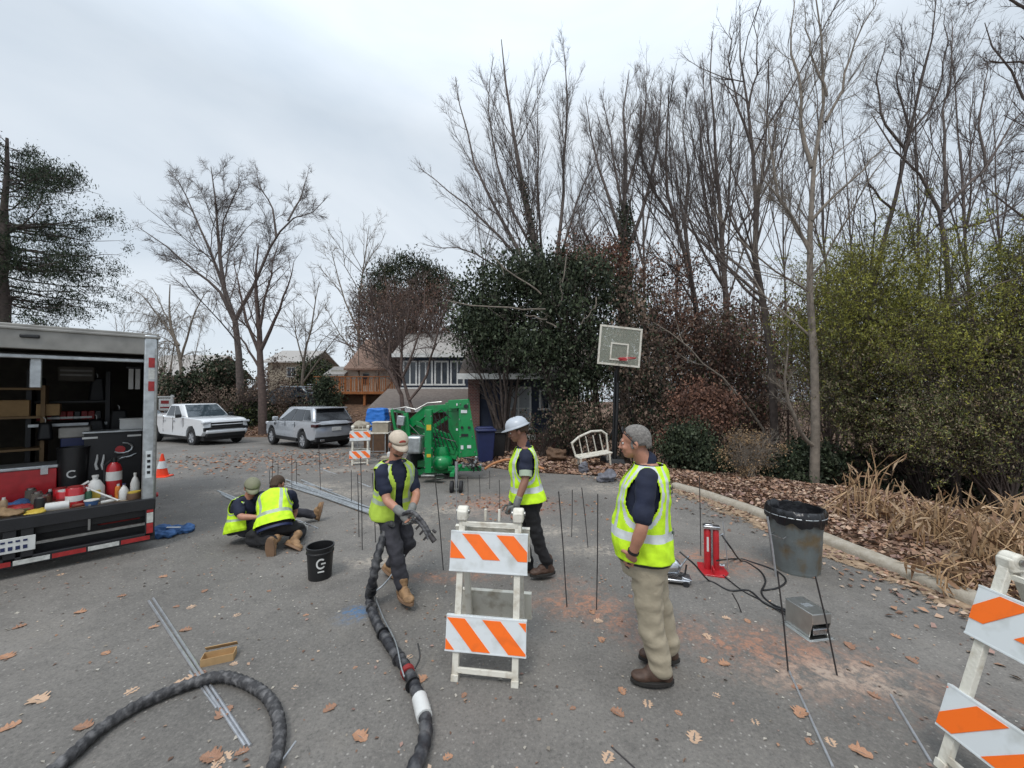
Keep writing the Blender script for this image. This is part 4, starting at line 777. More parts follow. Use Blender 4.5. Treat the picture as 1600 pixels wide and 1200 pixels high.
part('window_box', MB().box((hx(800, 14.2), -.12, hz(682, 14.2)), (1.75, .2, .18)), 'trim_white', h, .01)
hwin(h, (hx(858, 14.2), 0, hz(625, 14.2)), .75, .75, 1)
# rear two-storey wing on the left
xa, xb = hx(628, 21), hx(735, 21); zb = hz(556, 21)
part('upper_wall', MB().box(((xa + xb) / 2, 9.5, zb / 2 - .3), (xb - xa, 5.4, zb + .6)), 'navy_siding', h)
roofp(h, [(6.3, zb - .1), (9.5, zb + 1.5), (12.7, zb - .1)], xa - .4, xb + .4, 'shingle_pale', 'upper_roof', 'y')
part('upper_trim', MB().box(((xa + xb) / 2, 6.28, zb - .02), (xb - xa + .8, .05, .2)).box(((xa + xb) / 2, 6.72, hz(610, 21)), (xb - xa + .06, .16, .32)), 'trim_white', h)
for k in range(4): hwin(h, (xa + .45 + k * .86, 6.8, hz(583, 21)), .78, 1.35, 1, ft=.09)
# carport / garage with the low brown roof
xc, xd = hx(596, 17), hx(752, 17); zc = hz(640, 17)
part('garage_wall', MB().box(((xc + xd) / 2 + .2, 4.6, zc / 2 - .3), (xd - xc - .4, 3.4, zc + .6)), 'brick', h)
roofp(h, [(1.9, zc - .05), (4.6, hz(612, 19)), (6.7, zc + .3)], xc - .3, xd + .2, 'shingle', 'garage_roof', 'y')
part('garage_fascia', MB().box(((xc + xd) / 2, 1.86, zc + .02), (xd - xc + .4, .05, .16)), 'trim_white', h)
# --- white sided house with orange deck
B = P(575, 640, 30); bz = gz(B.x, 30) - .6
h = thing('white_house', 'white sided house with rust brown roof and raised orange wooden deck', 'house', (B.x, 30, bz)); ox, oz = B.x, bz
xa, xb = hx(517, 30), hx(622, 30); z1 = hz(578, 30)
part('wall', MB().box(((xa + xb) / 2, 4, z1 / 2), (xb - xa, 8, z1)), 'white_siding', h)
zr = hz(538, 34)
roofp(h, [(-.5, z1 - .05), (4, zr + .3), (8.5, z1 - .05)], xa + 1.2, xb + .3, 'shingle_red', ax='y')
roofp(h, [(-.6, z1 - .5), (1.2, z1 + .2)], xa - .3, xa + 1.3, 'shingle_pale', 'porch_roof', 'y')
hwin(h, (hx(572, 30), 0, hz(592, 30)), .45, .8, 0, frame='win_dark')
mb = MB(); zd = hz(612, 28)
for k in range(15): mb.box((xa - .2 + k * .42, -1.8, zd + .55), (.07, .07, 1.1))
for k in range(44): mb.box((xa - .2 + k * .136, -1.8, zd + .5), (.05, .03, .85))
mb.box(((xa + xb) / 2, -1.8, zd + 1.1), (xb - xa + .8, .14, .06)).box(((xa + xb) / 2, -.9, zd - .08), (xb - xa + .8, 2, .2))
for x in (xa - .1, xa + 1.6, xa + 3.3, xb + .2): mb.box((x, -1.7, zd / 2 - .1), (.16, .16, zd))
part('deck', mb, 'wood_orange', h); part('deck_skirt', MB().box(((xa + xb) / 2, -1.2, zd / 2 - .2), (xb - xa, .06, zd - .1)), 'wood_brown', h)
# --- far houses
B = P(262, 620, 44); bz = gz(B.x, 44) - .5; h = thing('far_house', 'pale roofed house far behind the white pickup', 'house', (B.x, 44, bz)); ox, oz = B.x, bz; z1 = hz(587, 44)
part('wall', MB().box((0, 4, z1 / 2), (7, 8, z1)), 'cream_siding', h); roofp(h, [(-.6, z1 - .1), (4, z1 + 2.6), (8.6, z1 - .1)], -4, 4, 'shingle_pale', ax='y'); hwin(h, (0, 0, z1 - 1.3), 1.2, 1.1)
B = P(448, 620, 50); bz = gz(B.x, 50) - .5; h = thing('far_house', 'beige house wall glimpsed above the parked dark car', 'house', (B.x, 50, bz)); ox, oz = B.x, bz; z1 = hz(566, 50)
part('wall', MB().box((0, 4, z1 / 2), (5, 8, z1)), 'cream_siding', h); roofp(h, [(-.6, z1 - .1), (4, z1 + 1.8), (8.6, z1 - .1)], -3, 3, 'shingle_pale', ax='y'); hwin(h, (.6, 0, z1 - 1.3), 1.2, 1.3)
# ================================================================== VEHICLES
def arc(cx, cz, r, a0, a1, n=8): return [(cx + r * math.cos(rad(a0 + (a1 - a0) * i / n)), cz + r * math.sin(rad(a0 + (a1 - a0) * i / n))) for i in range(n + 1)]
def facewin(c, u0, u1, v0, v1, off=.012, r=.0, skew=(0, 0)):
    """quad patch on the face with corners c (bl, br, tr, tl), pushed out"""
    bl, br, tr, tl = [Vector(q) for q in c]; n = (br - bl).cross(tl - bl).normalized()
    def at(u, v): return bl.lerp(br, u).lerp(tl.lerp(tr, u), v)
    a = [at(u0, v0), at(u1, v0), at(u1 + skew[1], v1), at(u0 + skew[0], v1)]; mbx = MB()
    mbx.add([q + n * off for q in a] + [q - n * .02 for q in a], [(0, 1, 2, 3), (0, 4, 5, 1), (1, 5, 6, 2), (2, 6, 7, 3), (3, 7, 4, 0)]); return mbx
def wheel(parent, x, y, r, w, rimm='steel', spokes=5, side=1):
    R = Matrix.Rotation(rad(-90 * side), 3, 'X'); c = Vector((x, y, r))
    prf = [(r * .62, -w / 2), (r * .9, -w / 2), (r * .98, -w * .38), (r, -w * .2), (r, w * .2), (r * .98, w * .38), (r * .9, w / 2), (r * .62, w / 2), (r * .6, 0), (r * .62, -w / 2)]
    t = part('wheel', MB().lathe(prf, 28, c, R, caps=False), 'tyre', parent, smooth=35)
    m = MB().lathe([(r * .62, w * .42), (r * .6, w * .3), (r * .55, w * .05), (r * .1, w * .02)], 24, c, R, caps=False); m.lathe([(.01, w * .36), (r * .14, w * .36), (r * .14, w * .05)], 12, c, R)
    for k in range(spokes):
        a = 2 * PI * k / spokes + .3; d = Vector((math.cos(a), math.sin(a), 0)); p0 = R @ (d * r * .08 + Vector((0, 0, w * .3))); p1 = R @ (d * r * .6 + Vector((0, 0, w * .36))); m.bar(c + p0, c + p1, r * .16, w * .1)
    part('rim', m, rimm, t, smooth=35); return t
def car(name, label, loc, rz, p):
    t = thing(name, label, p.get('cat', 'car'), loc, rz)
    hw = p['hw']; body = MB(); prof = p['prof']
    # body lofted across the width: full in the middle, narrowed at belt and nose
    n = len(prof); ys = [-hw, -hw + .015, -hw + .05, -hw * .86, -hw * .6, 0, hw * .6, hw * .86, hw - .05, hw - .015, hw]; ins = [.09, .035, .0, -.02, -.04, -.05, -.04, -.02, 0, .035, .09]
    cx = sum(q[0] for q in prof) / n; rings = []
    for y, s_ in zip(ys, ins):
        rg = []
        for x, z in prof:
            f = p.get('nose', .25) * max(0, (abs(x - p['mid']) - p['nx']) / .8) ** 2 if abs(x - p['mid']) > p['nx'] else 0
            yy = y * (1 - .3 * f) ; xx = x - math.copysign(.10, x - p['mid']) * (abs(y) / hw) ** 3 * (1 if abs(x - p['mid']) > p['nx'] else 0)
            yy *= (1 - .05 * sm(.8, p['belt'], z) - .03 * sm(.6, .35, z)); rg.append(Vector((xx, yy, z - (s_ * .3 if z > .9 else -s_ * .2))))
        rings.append(rg)
    body.loft(rings); o = part('body', body, p['paint'], t, .02, 30)
    part('underbody', MB().box((p['mid'], 0, .48), (p['len'] - .5, hw * 1.7, .4)), 'black_plastic', t)
    if 'clad' in p: part('lower_cladding', p['clad'](), 'black_plastic', t, .01)
    gb, gt = p['gb'], p['gt'] # (xrear, xfront, hw, z)
    zb, zt = gb[3], gt[3]
    c = [Vector((gb[0], -gb[2], zb)), Vector((gb[1], -gb[2], zb)), Vector((gb[1], gb[2], zb)), Vector((gb[0], gb[2], zb)), Vector((gt[0], -gt[2], zt)), Vector((gt[1], -gt[2], zt)), Vector((gt[1], gt[2], zt)), Vector((gt[0], gt[2], zt))]
    cab = MB().add(c, [(3, 2, 1, 0), (4, 5, 6, 7), (0, 1, 5, 4), (1, 2, 6, 5), (2, 3, 7, 6), (3, 0, 4, 7)]); part('cabin', cab, p['paint'], t, .1, 60)
    for nm, cc, wins in (('side_window', (c[0], c[1], c[5], c[4]), p['sw']), ('side_window', (c[2], c[3], c[7], c[6]), [(1 - b, 1 - a, v0, v1, (-sk[1], -sk[0])) for a, b, v0, v1, sk in p['sw']]), ('windscreen', (c[1], c[2], c[6], c[5]), [(.05, .95, .06, .93, (.02, -.02))]), ('rear_window', (c[3], c[0], c[4], c[7]), [(.06, .94, p.get('rwv', .1), .9, (.02, -.02))])):
        for u0, u1, v0, v1, sk in wins: part(nm, facewin(cc, u0, u1, v0, v1, .014, skew=sk), 'glass_car' if nm == 'windscreen' else 'glass_dark', t, .004)
    for x in (p['ax'][0], p['ax'][1]):
        for s_ in (-1, 1): wheel(t, x, s_ * (hw - .13), p['wr'], .25, p.get('rim', 'steel'), p.get('spokes', 5), s_)
    for s_ in (-1, 1):
        mm = MB().box((gb[1] - .32, s_ * (hw + .1), zb + .1), (.12, .22, .17)); part('mirror', mm, p.get('mirror', p['paint']), t, .03)
    p['extra'](t, p); return t
def pk_extra(t, p):
    part('grille', MB().box((2.85, 0, 1.0), (.1, 1.3, .2)).box((2.86, 0, .84), (.06, 1.5, .1)), 'black_plastic', t, .01)
    part('grille_bar', MB().box((2.905, 0, 1.0), (.03, 1.3, .035)), 'car_white', t, .005)
    for s_ in (-1, 1):
        part('headlight', MB().box((2.76, s_ * .8, 1.1), (.16, .36, .09), RZ(-14 * s_)), 'headlamp', t, .02); part('fog_lamp', MB().box((2.8, s_ * .82, .8), (.1, .2, .16), RZ(-12 * s_)), 'black_plastic', t, .02)
        part('tail_light', MB().box((-3.0, s_ * .93, 1.1), (.05, .12, .35)), 'red_lens', t, .01)
    part('front_bumper', MB().box((2.72, 0, .68), (.34, 1.7, .16)), p['paint'], t, .05)
    part('lower_bumper', MB().box((2.68, 0, .52), (.32, 1.6, .17)), 'black_plastic', t, .03)
    part('rear_bumper', MB().box((-3.08, 0, .62), (.2, 1.8, .2)), 'chrome', t, .03)
    part('bed_opening', MB().box((-2.0, 0, 1.352), (1.85, 1.66, .02)), 'black_plastic', t)
    dl = MB()
    for s_ in (-1, 1):
        for x in (-.92, .06, 1.08): dl.box((x, s_ * (.985), .92), (.012, .02, .72))
    part('door_seam', dl, 'black_plastic', t); dh = MB()
    for s_ in (-1, 1):
        for x in (-.78, .2): dh.box((x, s_ * 1.0, 1.12), (.2, .04, .035))
    part('door_handle', dh, 'chrome', t, .008)
M('headlamp', (.5, .52, .55), .15, spec=.8); M('red_lens', (.3, .01, .01), .2)
PKP = [(-3.0, .62), (-3.02, 1.2), (-3.0, 1.36), (-1.05, 1.36), (-1.0, 1.3), (1.2, 1.3), (2.2, 1.27), (2.6, 1.24), (2.78, 1.18), (2.85, 1.06), (2.87, .66), (2.72, .5)] + arc(1.87, .46, .5, 5, 175, 10) + [(1.3, .42), (-1.25, .42)] + arc(-1.88, .46, .5, 5, 175, 10) + [(-2.5, .55)]
q = Vector((-15.75, 19.25)); 
car('pickup_truck', 'white crew cab pickup parked facing right at the far side of the road', (q.x, q.y, gz(-15, 19)), -28, dict(cat='pickup truck', hw=1.0, prof=PKP, mid=0, nx=2.1, len=5.8, belt=1.25, paint='car_white', gb=(-1.0, 1.22, .93, 1.27), gt=(-.78, .38, .76, 1.9), ax=(-1.88, 1.87), wr=.41, rim='alloy', spokes=6, mirror='black_plastic', sw=[(.1, .45, .12, .86, (.035, .0)), (.49, .84, .12, .86, (.0, -.13))], extra=pk_extra))
def suv_extra(t, p):
    part('grille', MB().box((2.33, 0, .82), (.08, 1.2, .2)), 'black_plastic', t, .01); dl = MB(); dh = MB()
    part('rear_band', MB().box((-2.36, 0, 1.02), (.06, 1.5, .07)), 'black_plastic', t, .01)
    for s_ in (-1, 1):
        part('headlight', MB().box((2.2, s_ * .72, .95), (.2, .32, .11), RZ(-25 * s_)), 'headlamp', t, .02)
        part('tail_light', MB().box((-2.26, s_ * .8, 1.02), (.24, .3, .12), RZ(22 * s_)), 'tail_dark', t, .02)
        part('side_vent', MB().box((1.12, s_ * .955, .92), (.05, .02, .2)), 'black_plastic', t)
        for x in (-.78, .1, 1.0): dl.box((x, s_ * .955, .82), (.012, .02, .6))
        for x in (-.6, .3): dh.box((x, s_ * .965, 1.03), (.2, .03, .03))
        part('exhaust_tip', MB().box((-2.38, s_ * .6, .42), (.08, .18, .08)), 'chrome', t, .01)
    part('door_seam', dl, 'black_plastic', t); part('door_handle', dh, 'car_silver', t, .008)
    part('number_plate', MB().box((-2.405, 0, .86), (.02, .4, .15)), 'trim_white', t, .004)
    part('spoiler', MB().box((-1.95, 0, 1.72), (.3, 1.3, .05)), 'car_silver', t, .015)
M('tail_dark', (.05, .01, .012), .2, spec=.7)
SVP = [(-2.35, .45), (-2.4, .7), (-2.34, 1.02), (-2.2, 1.2), (1.15, 1.1), (2.0, 1.02), (2.28, .9), (2.34, .6), (2.26, .42)] + arc(1.46, .42, .46, 5, 175, 10) + [(.9, .36), (-.9, .36)] + arc(-1.46, .42, .46, 5, 175, 10) + [(-2.1, .4)]
rw = Vector((-8.57, 16)); fw = Vector((-10.96, 17.75)); hd = (fw - rw).normalized(); rt = Vector((hd.y, -hd.x)); c_ = (rw + fw) / 2 - rt * -.0
n_ = Vector((.59, .81)); ctr = c_ + n_ * .83; ang = math.degrees(math.atan2(hd.y, hd.x))
car('suv', 'silver SUV with dark rear window parked beside the blue tarp', (ctr.x, ctr.y, gz(ctr.x, ctr.y - .6)), ang, dict(hw=.97, prof=SVP, mid=0, nx=1.7, len=4.7, belt=1.1, nose=.6, paint='car_silver', gb=(-2.25, 1.1, .9, 1.12), gt=(-1.85, .3, .7, 1.74), ax=(-1.46, 1.46), wr=.38, rim='alloy', spokes=7, rwv=.12, sw=[(.05, .26, .16, .84, (.06, .0)), (.28, .55, .13, .86, (0, 0)), (.57, .88, .1, .88, (0, -.17))], clad=lambda: MB().box((0, -.93, .4), (1.95, .08, .14)).box((0, .93, .4), (1.95, .08, .14)).box((-2.2, 0, .46), (.34, 1.66, .18)), extra=suv_extra))
q = P(450, 628, 27.5); gg = gz(q.x, 27.5)
car('parked_car', 'dark grey car parked on the driveway behind the silver SUV', (q.x, 27.5, gg), 176, dict(hw=.92, prof=SVP, mid=0, nx=1.7, len=4.7, belt=1.1, nose=.6, paint='car_dark', gb=(-2.0, 1.1, .86, 1.1), gt=(-1.5, .2, .66, 1.62), ax=(-1.46, 1.46), wr=.36, rim='steel', spokes=5, sw=[(.06, .26, .16, .84, (.06, .0)), (.28, .55, .13, .86, (0, 0)), (.57, .88, .1, .88, (0, -.17))], extra=suv_extra))
q = Vector((-21.6, 22.2)); car('parked_car', 'black car mostly hidden behind the trailer, just left of the pickup', (q.x, q.y, gz(q.x, q.y)), -25, dict(hw=.92, prof=SVP, mid=0, nx=1.7, len=4.7, belt=1.1, nose=.6, paint='car_dark', gb=(-2.0, 1.1, .86, 1.1), gt=(-1.5, .2, .66, 1.6), ax=(-1.46, 1.46), wr=.36, sw=[(.06, .26, .16, .84, (.06, .0)), (.28, .88, .13, .86, (0, 0))], extra=suv_extra))
# real-estate style post sign
q = P(262, 640, 24); s = thing('yard_sign', 'white yard sign hanging from a white post behind the pickup', 'sign', (q.x, 24, gz(q.x, 24)), 8); z0 = P(262, 617, 24).z - gz(q.x, 24)
part('post', MB().box((.25, 0, z0 / 2), (.12, .12, z0)).box((-.1, 0, z0 - .12), (.9, .08, .08)), 'trim_white', s); pn = part('panel', MB().box((-.15, 0, z0 - .6), (.7, .03, .75)), 'trim_white', s); part('emblem', MB().box((-.15, -.02, z0 - .45), (.44, .01, .2)).box((-.15, -.02, z0 - .78), (.5, .01, .08)), 'red_dull', pn)
M('yellow_sticker', (.6, .42, .03), .5)
# ================================================================== BOOM LIFT
LD = 9.0
def lp(px, py, dd=0): return P(px, py, LD + dd) - LB
LB = Vector((P(690, 700, LD).x, LD, gz(0, LD)))
LB = Vector((P(690, 700, LD).x, LD, gz(P(690, 700, LD).x, LD)))
bl = thing('boom_lift', 'green towable boom lift folded up behind the workers', 'boom lift', LB)
def lb(name, segs, m='green_paint', bev=.008, par=None):
    mbx = MB()
    for (x1, y1, d1, x2, y2, d2, w, h_) in segs: mbx.bar(lp(x1, y1, d1), lp(x2, y2, d2), w, h_)
    return part(name, mbx, m, par or bl, bev)
# main mast plate at the right: tall tapered panel with side cheeks
pl_ = [lp(x, y, -.15) for x, y in ((717, 626), (733, 626), (747, 712), (716, 716))]; pl2 = [q + Vector((-.05, .42, 0)) for q in pl_]
mm = MB().add(pl_ + pl2, [(3, 2, 1, 0), (4, 5, 6, 7), (0, 1, 5, 4), (1, 2, 6, 5), (2, 3, 7, 6), (3, 0, 4, 7)]); mast = part('mast', mm, 'green_paint', bl, .012)
part('pin', MB().lathe([(.05, -.02), (.05, .02)], 14, lp(728, 635, -.17), RX(90)).lathe([(.03, -.02), (.03, .02)], 12, lp(722, 668, -.17), RX(90)).lathe([(.03, -.02), (.03, .02)], 12, lp(733, 668, -.17), RX(90)), 'black_plastic', mast)
def decal(px, py, w, h_, par, dd=-.165, m='sheeting_white'): part('decal', MB().box(lp(px, py, dd), (w, .006, h_)), m, par)
decal(725, 643, .14, .07, mast); decal(722, 699, .06, .09, mast); decal(733, 698, .09, .07, mast); decal(714, 671, .04, .05, mast, -.17); decal(714, 632, .03, .05, mast, -.17)
lb('mast_cheek', [(706, 628, .1, 716, 712, .1, .09, .3), (702, 632, -.05, 733, 630, -.1, .16, .2)])
lb('lower_boom', [(716, 712, 0, 660, 682, .1, .17, .2), (712, 690, .3, 640, 668, .4, .15, .18)])
lb('upper_boom', [(716, 636, .1, 668, 640, .2, .16, .18), (668, 640, .2, 632, 672, .3, .16, .2), (706, 700, .1, 662, 655, .25, .1, .14)])
lb('boom_arm', [(645, 690, 0, 712, 705, -.05, .1, .14), (650, 660, .2, 706, 684, .1, .08, .1), (676, 668, .2, 706, 648, .15, .07, .09)])
lb('outrigger', [(670, 640, -.45, 670, 738, -.45, .17, .15)]); lb('outrigger', [(706, 700, .5, 708, 742, .5, .1, .1)]); lb('outrigger', [(634, 660, .5, 646, 738, .6, .12, .12)])
part('outrigger_foot', MB().box(lp(670, 742, -.45), (.3, .26, .05)).lathe([(.06, -.04), (.13, .0)], 12, lp(686, 746, -.5)), 'steel', bl, .01)
lb('chassis', [(640, 738, .15, 716, 732, .05, .2, .14), (646, 722, .3, 700, 722, .3, .5, .16), (700, 732, -.2, 752, 732, -.1, .12, .1)])
part('axle_housing', MB().ell(lp(690, 722, -.1), (.26, .25, .2)).lathe([(.16, -.12), (.2, 0), (.14, .16)], 18, lp(690, 708, -.05)), 'green_paint', bl)
part('platform_bracket', MB().bar(lp(612, 640, .2), lp(618, 672, .2), .06).bar(lp(612, 640, .2), lp(632, 645, .25), .06).bar(lp(618, 672, .2), lp(640, 676, .2), .08).bar(lp(634, 645, .1), lp(640, 690, .1), .1), 'green_paint', bl, .006)
bt = MB()
for px, py in ((719, 631), (731, 631), (718, 655), (736, 655), (719, 682), (738, 682), (720, 706), (742, 706), (664, 650), (674, 650), (664, 730), (675, 730), (664, 700), (675, 700)): bt.lathe([(.014, -.02), (.014, .02)], 8, lp(px, py, -.17 if px > 700 else -.53), RX(90))
part('bolt', bt, 'steel', bl)
part('warning_sticker', MB().box(lp(670, 668, -.54), (.1, .005, .12)).box(lp(670, 712, -.54), (.09, .005, .07)), 'yellow_sticker', bl); part('data_plate', MB().box(lp(726, 680, -.165), (.16, .005, .06)), 'black_plastic', mast)
hs2 = MB()
for k in range(7):
    a = lp(700 - k * 7, 640 + k * 3, -.12); b = lp(715 - k * 6, 700 + k * 3, -.12); hs2.tube([a, (a + b) / 2 + Vector((-.1 + .03 * k, -.05, .02 * k)), b], .012, 5)
part('hydraulic_line', hs2, 'black_plastic', bl)
part('control_box', MB().box(lp(627, 657, .0), (.17, .16, .22), RY(8)), 'galv', bl, .015)
part('platform_rail', MB().tube([lp(612, 640, .2), lp(634, 636, .1), lp(650, 640, .1), lp(668, 630, .1), lp(690, 628, .1)], .018, 6).tube([lp(620, 640, .3), lp(622, 690, .3)], .016, 6), 'steel', bl)
part('fender', MB().box(lp(650, 694, -.1), (.34, .4, .4)), 'galv', bl, .05)
whl = MB(); r_ = .32; cc = lp(700, 738, .35); R = RZ(70) @ RX(90)
part('wheel', MB().lathe([(.1, -.09), (.24, -.1), (.3, -.07), (r_, 0), (.3, .07), (.24, .1), (.1, .09)], 24, Vector((cc.x, cc.y, r_)), R), 'tyre', bl)
cc = lp(648, 738, .1); part('wheel', MB().lathe([(.1, -.09), (.24, -.1), (.3, -.07), (r_, 0), (.3, .07), (.24, .1), (.1, .09)], 24, Vector((cc.x, cc.y, r_)), R), 'tyre', bl)
hy = MB(); rr = random.Random(3)
for k in range(14):
    a = lp(rr.uniform(718, 742), rr.uniform(714, 728), -.2); b = lp(rr.uniform(735, 756), rr.uniform(716, 738), -.2); hy.tube([a, (a + b) / 2 + Vector((rr.uniform(-.05, .05), rr.uniform(-.05, .05), rr.uniform(-.08, .05))), b], .011, 5)
part('hydraulic_hose', hy, 'black_plastic', bl); hk = MB()
for k in range(10): hk.box(lp(rr.uniform(722, 752), rr.uniform(714, 738), -.22), (.05, .05, .05), RZ(rr.uniform(0, 90)))
part('valve_block', hk, 'galv', bl, .006)
part('cable', MB().tube([lp(676, 690, -.1), lp(690, 668, -.1), lp(684, 655, 0), lp(668, 660, 0)], .012, 5).tube([lp(640, 664, 0), lp(656, 680, -.1), lp(690, 684, -.1), lp(712, 690, -.2)], .012, 5).tube([lp(672, 650, 0), lp(690, 640, -.1), lp(704, 654, -.1)], .012, 5), 'black_plastic', bl)
part('drawbar', MB().bar(lp(720, 728, -.5), lp(706, 742, -1.4), .08, .08), 'green_paint', bl, .006)
jw = lp(713, 770, -1.6); jz = .12
jc = P(713, 768, 7.7) - LB
part('jack_post', MB().tube([Vector((jc.x, jc.y, .1)), Vector((jc.x, jc.y, .62))], .03, 10).bar(Vector((jc.x, jc.y, .5)), lp(716, 735, -.4), .06), 'galv', bl)
for s_ in (-1, 1): part('jack_wheel', MB().lathe([(.03, -.035), (.12, -.03), (.125, 0), (.12, .03), (.03, .035)], 18, Vector((jc.x + s_ * .09, jc.y, .12)), RY(90)), 'rubber', bl)
# ================================================================== WORK TRAILER (open at the back)
TC = Vector((-4.62, 4.98, 0)); UA = Vector((-.7071, -.7071, 0)); VA = Vector((-.7071, .7071, 0))
# local frame: x = along the rear towards the left, y = inwards, z up  (mirrored handedness handled by the matrix)
TW, TH, TF, TD = 2.45, 2.72, .60, 4.2
TM = Matrix(((UA.x, VA.x, 0), (UA.y, VA.y, 0), (0, 0, 1)))
def tl(u, v, z): return Vector((UA.x * u + VA.x * v, UA.y * u + VA.y * v, z))
def tpx(px, py, v):
    """local (u,z) of the picture position on the plane v inside the trailer"""
    a, w = (px - 800) / FPX, (600 - py) / FPX; d = Vector((a, cp - w * sp_, sp_ + w * cp)); o_ = Vector((0, 0, HC)) - TC
    s_ = (v - o_.dot(VA)) / d.dot(VA); q_ = o_ + d * s_; return q_.dot(UA), q_.z
ROT = Matrix((UA, VA, Vector((0, 0, 1)))).transposed()
def tb(mb_, u, v, z, du, dv, dz, R=None): 
    return mb_.box(tl(u, v, z), (du, dv, dz), ROT if R is None else ROT @ R)
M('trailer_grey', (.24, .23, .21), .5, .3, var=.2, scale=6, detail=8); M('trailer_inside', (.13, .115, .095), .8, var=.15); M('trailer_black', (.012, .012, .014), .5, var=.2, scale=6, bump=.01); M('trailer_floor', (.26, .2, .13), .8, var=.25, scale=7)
M('tape_red', (.33, .02, .02), .45, var=.25, scale=20); M('tape_white', (.5, .5, .47), .45, var=.25, scale=20); M('frost_white', (.62, .62, .6), .5); M('dark_blue', (.012, .02, .08), .5); M('cloth_blue', (.05, .12, .28), .8, var=.3); M('yellow', (.5, .36, .05), .6); M('wood_shelf', (.26, .17, .09), .8)
tr_ = thing('work_trailer', 'open backed work trailer full of tools at the left edge', 'trailer', TC)
mb = MB(); w_ = .05
tb(mb, -.0, TD / 2, (TH + TF) / 2, .05, TD, TH - TF); part('side_wall', mb, 'trailer_grey', tr_, .004)
part('side_wall', tb(MB(), TW, TD / 2, (TH + TF) / 2, .05, TD, TH - TF), 'trailer_grey', tr_)
part('front_wall', tb(MB(), TW / 2, TD, (TH + TF) / 2, TW, .05, TH - TF), 'trailer_grey', tr_)
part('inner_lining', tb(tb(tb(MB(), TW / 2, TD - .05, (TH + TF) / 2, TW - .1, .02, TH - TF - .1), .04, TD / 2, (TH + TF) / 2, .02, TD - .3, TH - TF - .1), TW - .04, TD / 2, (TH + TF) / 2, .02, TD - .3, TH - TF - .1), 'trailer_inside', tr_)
part('roof', tb(MB(), TW / 2, TD / 2, TH + .0, TW + .06, TD + .05, .05), 'trailer_grey', tr_, .01)
part('header', tb(tb(MB(), TW / 2, -.02, TH - .14, TW, .08, .22), TW / 2, -.05, TH - .03, TW + .08, .06, .03), 'trailer_grey', tr_, .008)
part('corner_post', tb(MB(), .05, -.02, (TH + TF) / 2, .12, .1, TH - TF), 'galv', tr_, .012); part('corner_post', tb(MB(), TW - .05, -.02, (TH + TF) / 2, .12, .1, TH - TF), 'galv', tr_, .012)
part('hinge_rod', tb(MB(), .0, -.08, 1.75, .02, .02, 1.6), 'steel', tr_)
part('marker_light', tb(MB(), 1.02, -.07, TH - .11, .14, .03, .04), 'black_plastic', tr_, .01)
part('door_header', tb(tb(MB(), TW / 2, .12, TH - .32, TW - .1, .05, .05), 1.0, .2, TH - .5, .09, .05, .35), 'galv', tr_, .01)
part('floor', tb(MB(), TW / 2, TD / 2, TF, TW, TD, .06), 'trailer_floor', tr_)
part('sill', tb(tb(MB(), TW / 2, -.05, TF - .02, TW + .04, .1, .14), TW / 2, .1, TF - .14, TW, .2, .1), 'trailer_black', tr_, .01)
mb = MB(); zt_ = .17
tb(mb, TW / 2, -.05, zt_, TW + .04, .08, .1)
for u in (.03, 1.0, 1.12, TW - .03): tb(mb, u, -.05, (TF + zt_) / 2, .09, .08, TF - zt_)
part('rear_frame', mb, 'trailer_black', tr_, .006)
part('frame_rail', tb(tb(MB(), .5, -.06, .34, .9, .04, .03), .55, -.03, .52, .02, .02, .3), 'steel', tr_)
part('rear_panel', tb(MB(), TW / 2, .16, .38, TW, .04, .42), 'trailer_black', tr_)
part('storage_net', tb(MB(), .3, .1, .46, .38, .1, .16), 'red_dull', tr_, .02)
for s_, m_ in enumerate(['tape_red', 'tape_white'] * 5):
    u = .02 + s_ * .27; o = part('reflective_tape', tb(MB(), u + .135, -.093, .165, .255, .004, .05), m_, tr_)
for k, m_ in enumerate(['tape_red', 'tape_white', 'tape_red']): part('reflective_tape', tb(MB(), .03, -.093, .28 + k * .13, .06, .006, .125), m_, tr_)
for k, m_ in enumerate(['tape_red', 'tape_white', 'tape_red']): part('reflective_tape', tb(MB(), .03, -.074, 2.37 - k * .15, .075, .008, .125), m_, tr_)
part('post_label', tb(MB(), .05, -.074, 1.08, .06, .006, .34), 'sheeting_white', tr_)
lt = MB()
for k in range(4): tb(lt, .05, -.079, 1.19 - k * .07, .03, .004, .035)
part('post_label_mark', lt, 'black_plastic', tr_)
u1, z1 = tpx(18, 836, -.05)
pl = part('number_plate', tb(MB(), u1, -.1, .36, .34, .008, .16), 'frost_white', tr_, .004)
for k in range(2):
    for i in range(5): part('plate_mark', tb(MB(), u1 - .1 + i * .05, -.106, .33 + .07 * k, .03, .003, .02 + .02 * (1 - k)), 'dark_blue', pl)
def wtr(u):
    R = ROT @ RY(90); return MB().lathe([(.16, -.1), (.34, -.1), (.37, -.06), (.37, .06), (.34, .1), (.16, .1)], 24, tl(u, 2.2, .37), R)
part('wheel', wtr(.18), 'tyre', tr_); part('wheel', wtr(TW - .18), 'tyre', tr_)
part('reflector', MB().lathe([(.03, 0), (.03, .02)], 12, tl(-.03, .05, .66), ROT @ RY(-90)), 'tape_red', tr_)
# --- contents: each its own thing, seated on the floor or shelf
def put(name, label, cat, px, v, z=None, group=None, base_py=None):
    u, zz = tpx(px, base_py if base_py else 700, v)
    w = TC + tl(u, v, 0); w.z = z if z is not None else (TF + .03 if base_py is None else zz)
    return thing(name, label, cat, w, -135, group)      # local +x runs towards the left of the picture, local -y points out of the back
FZ = TF + .03
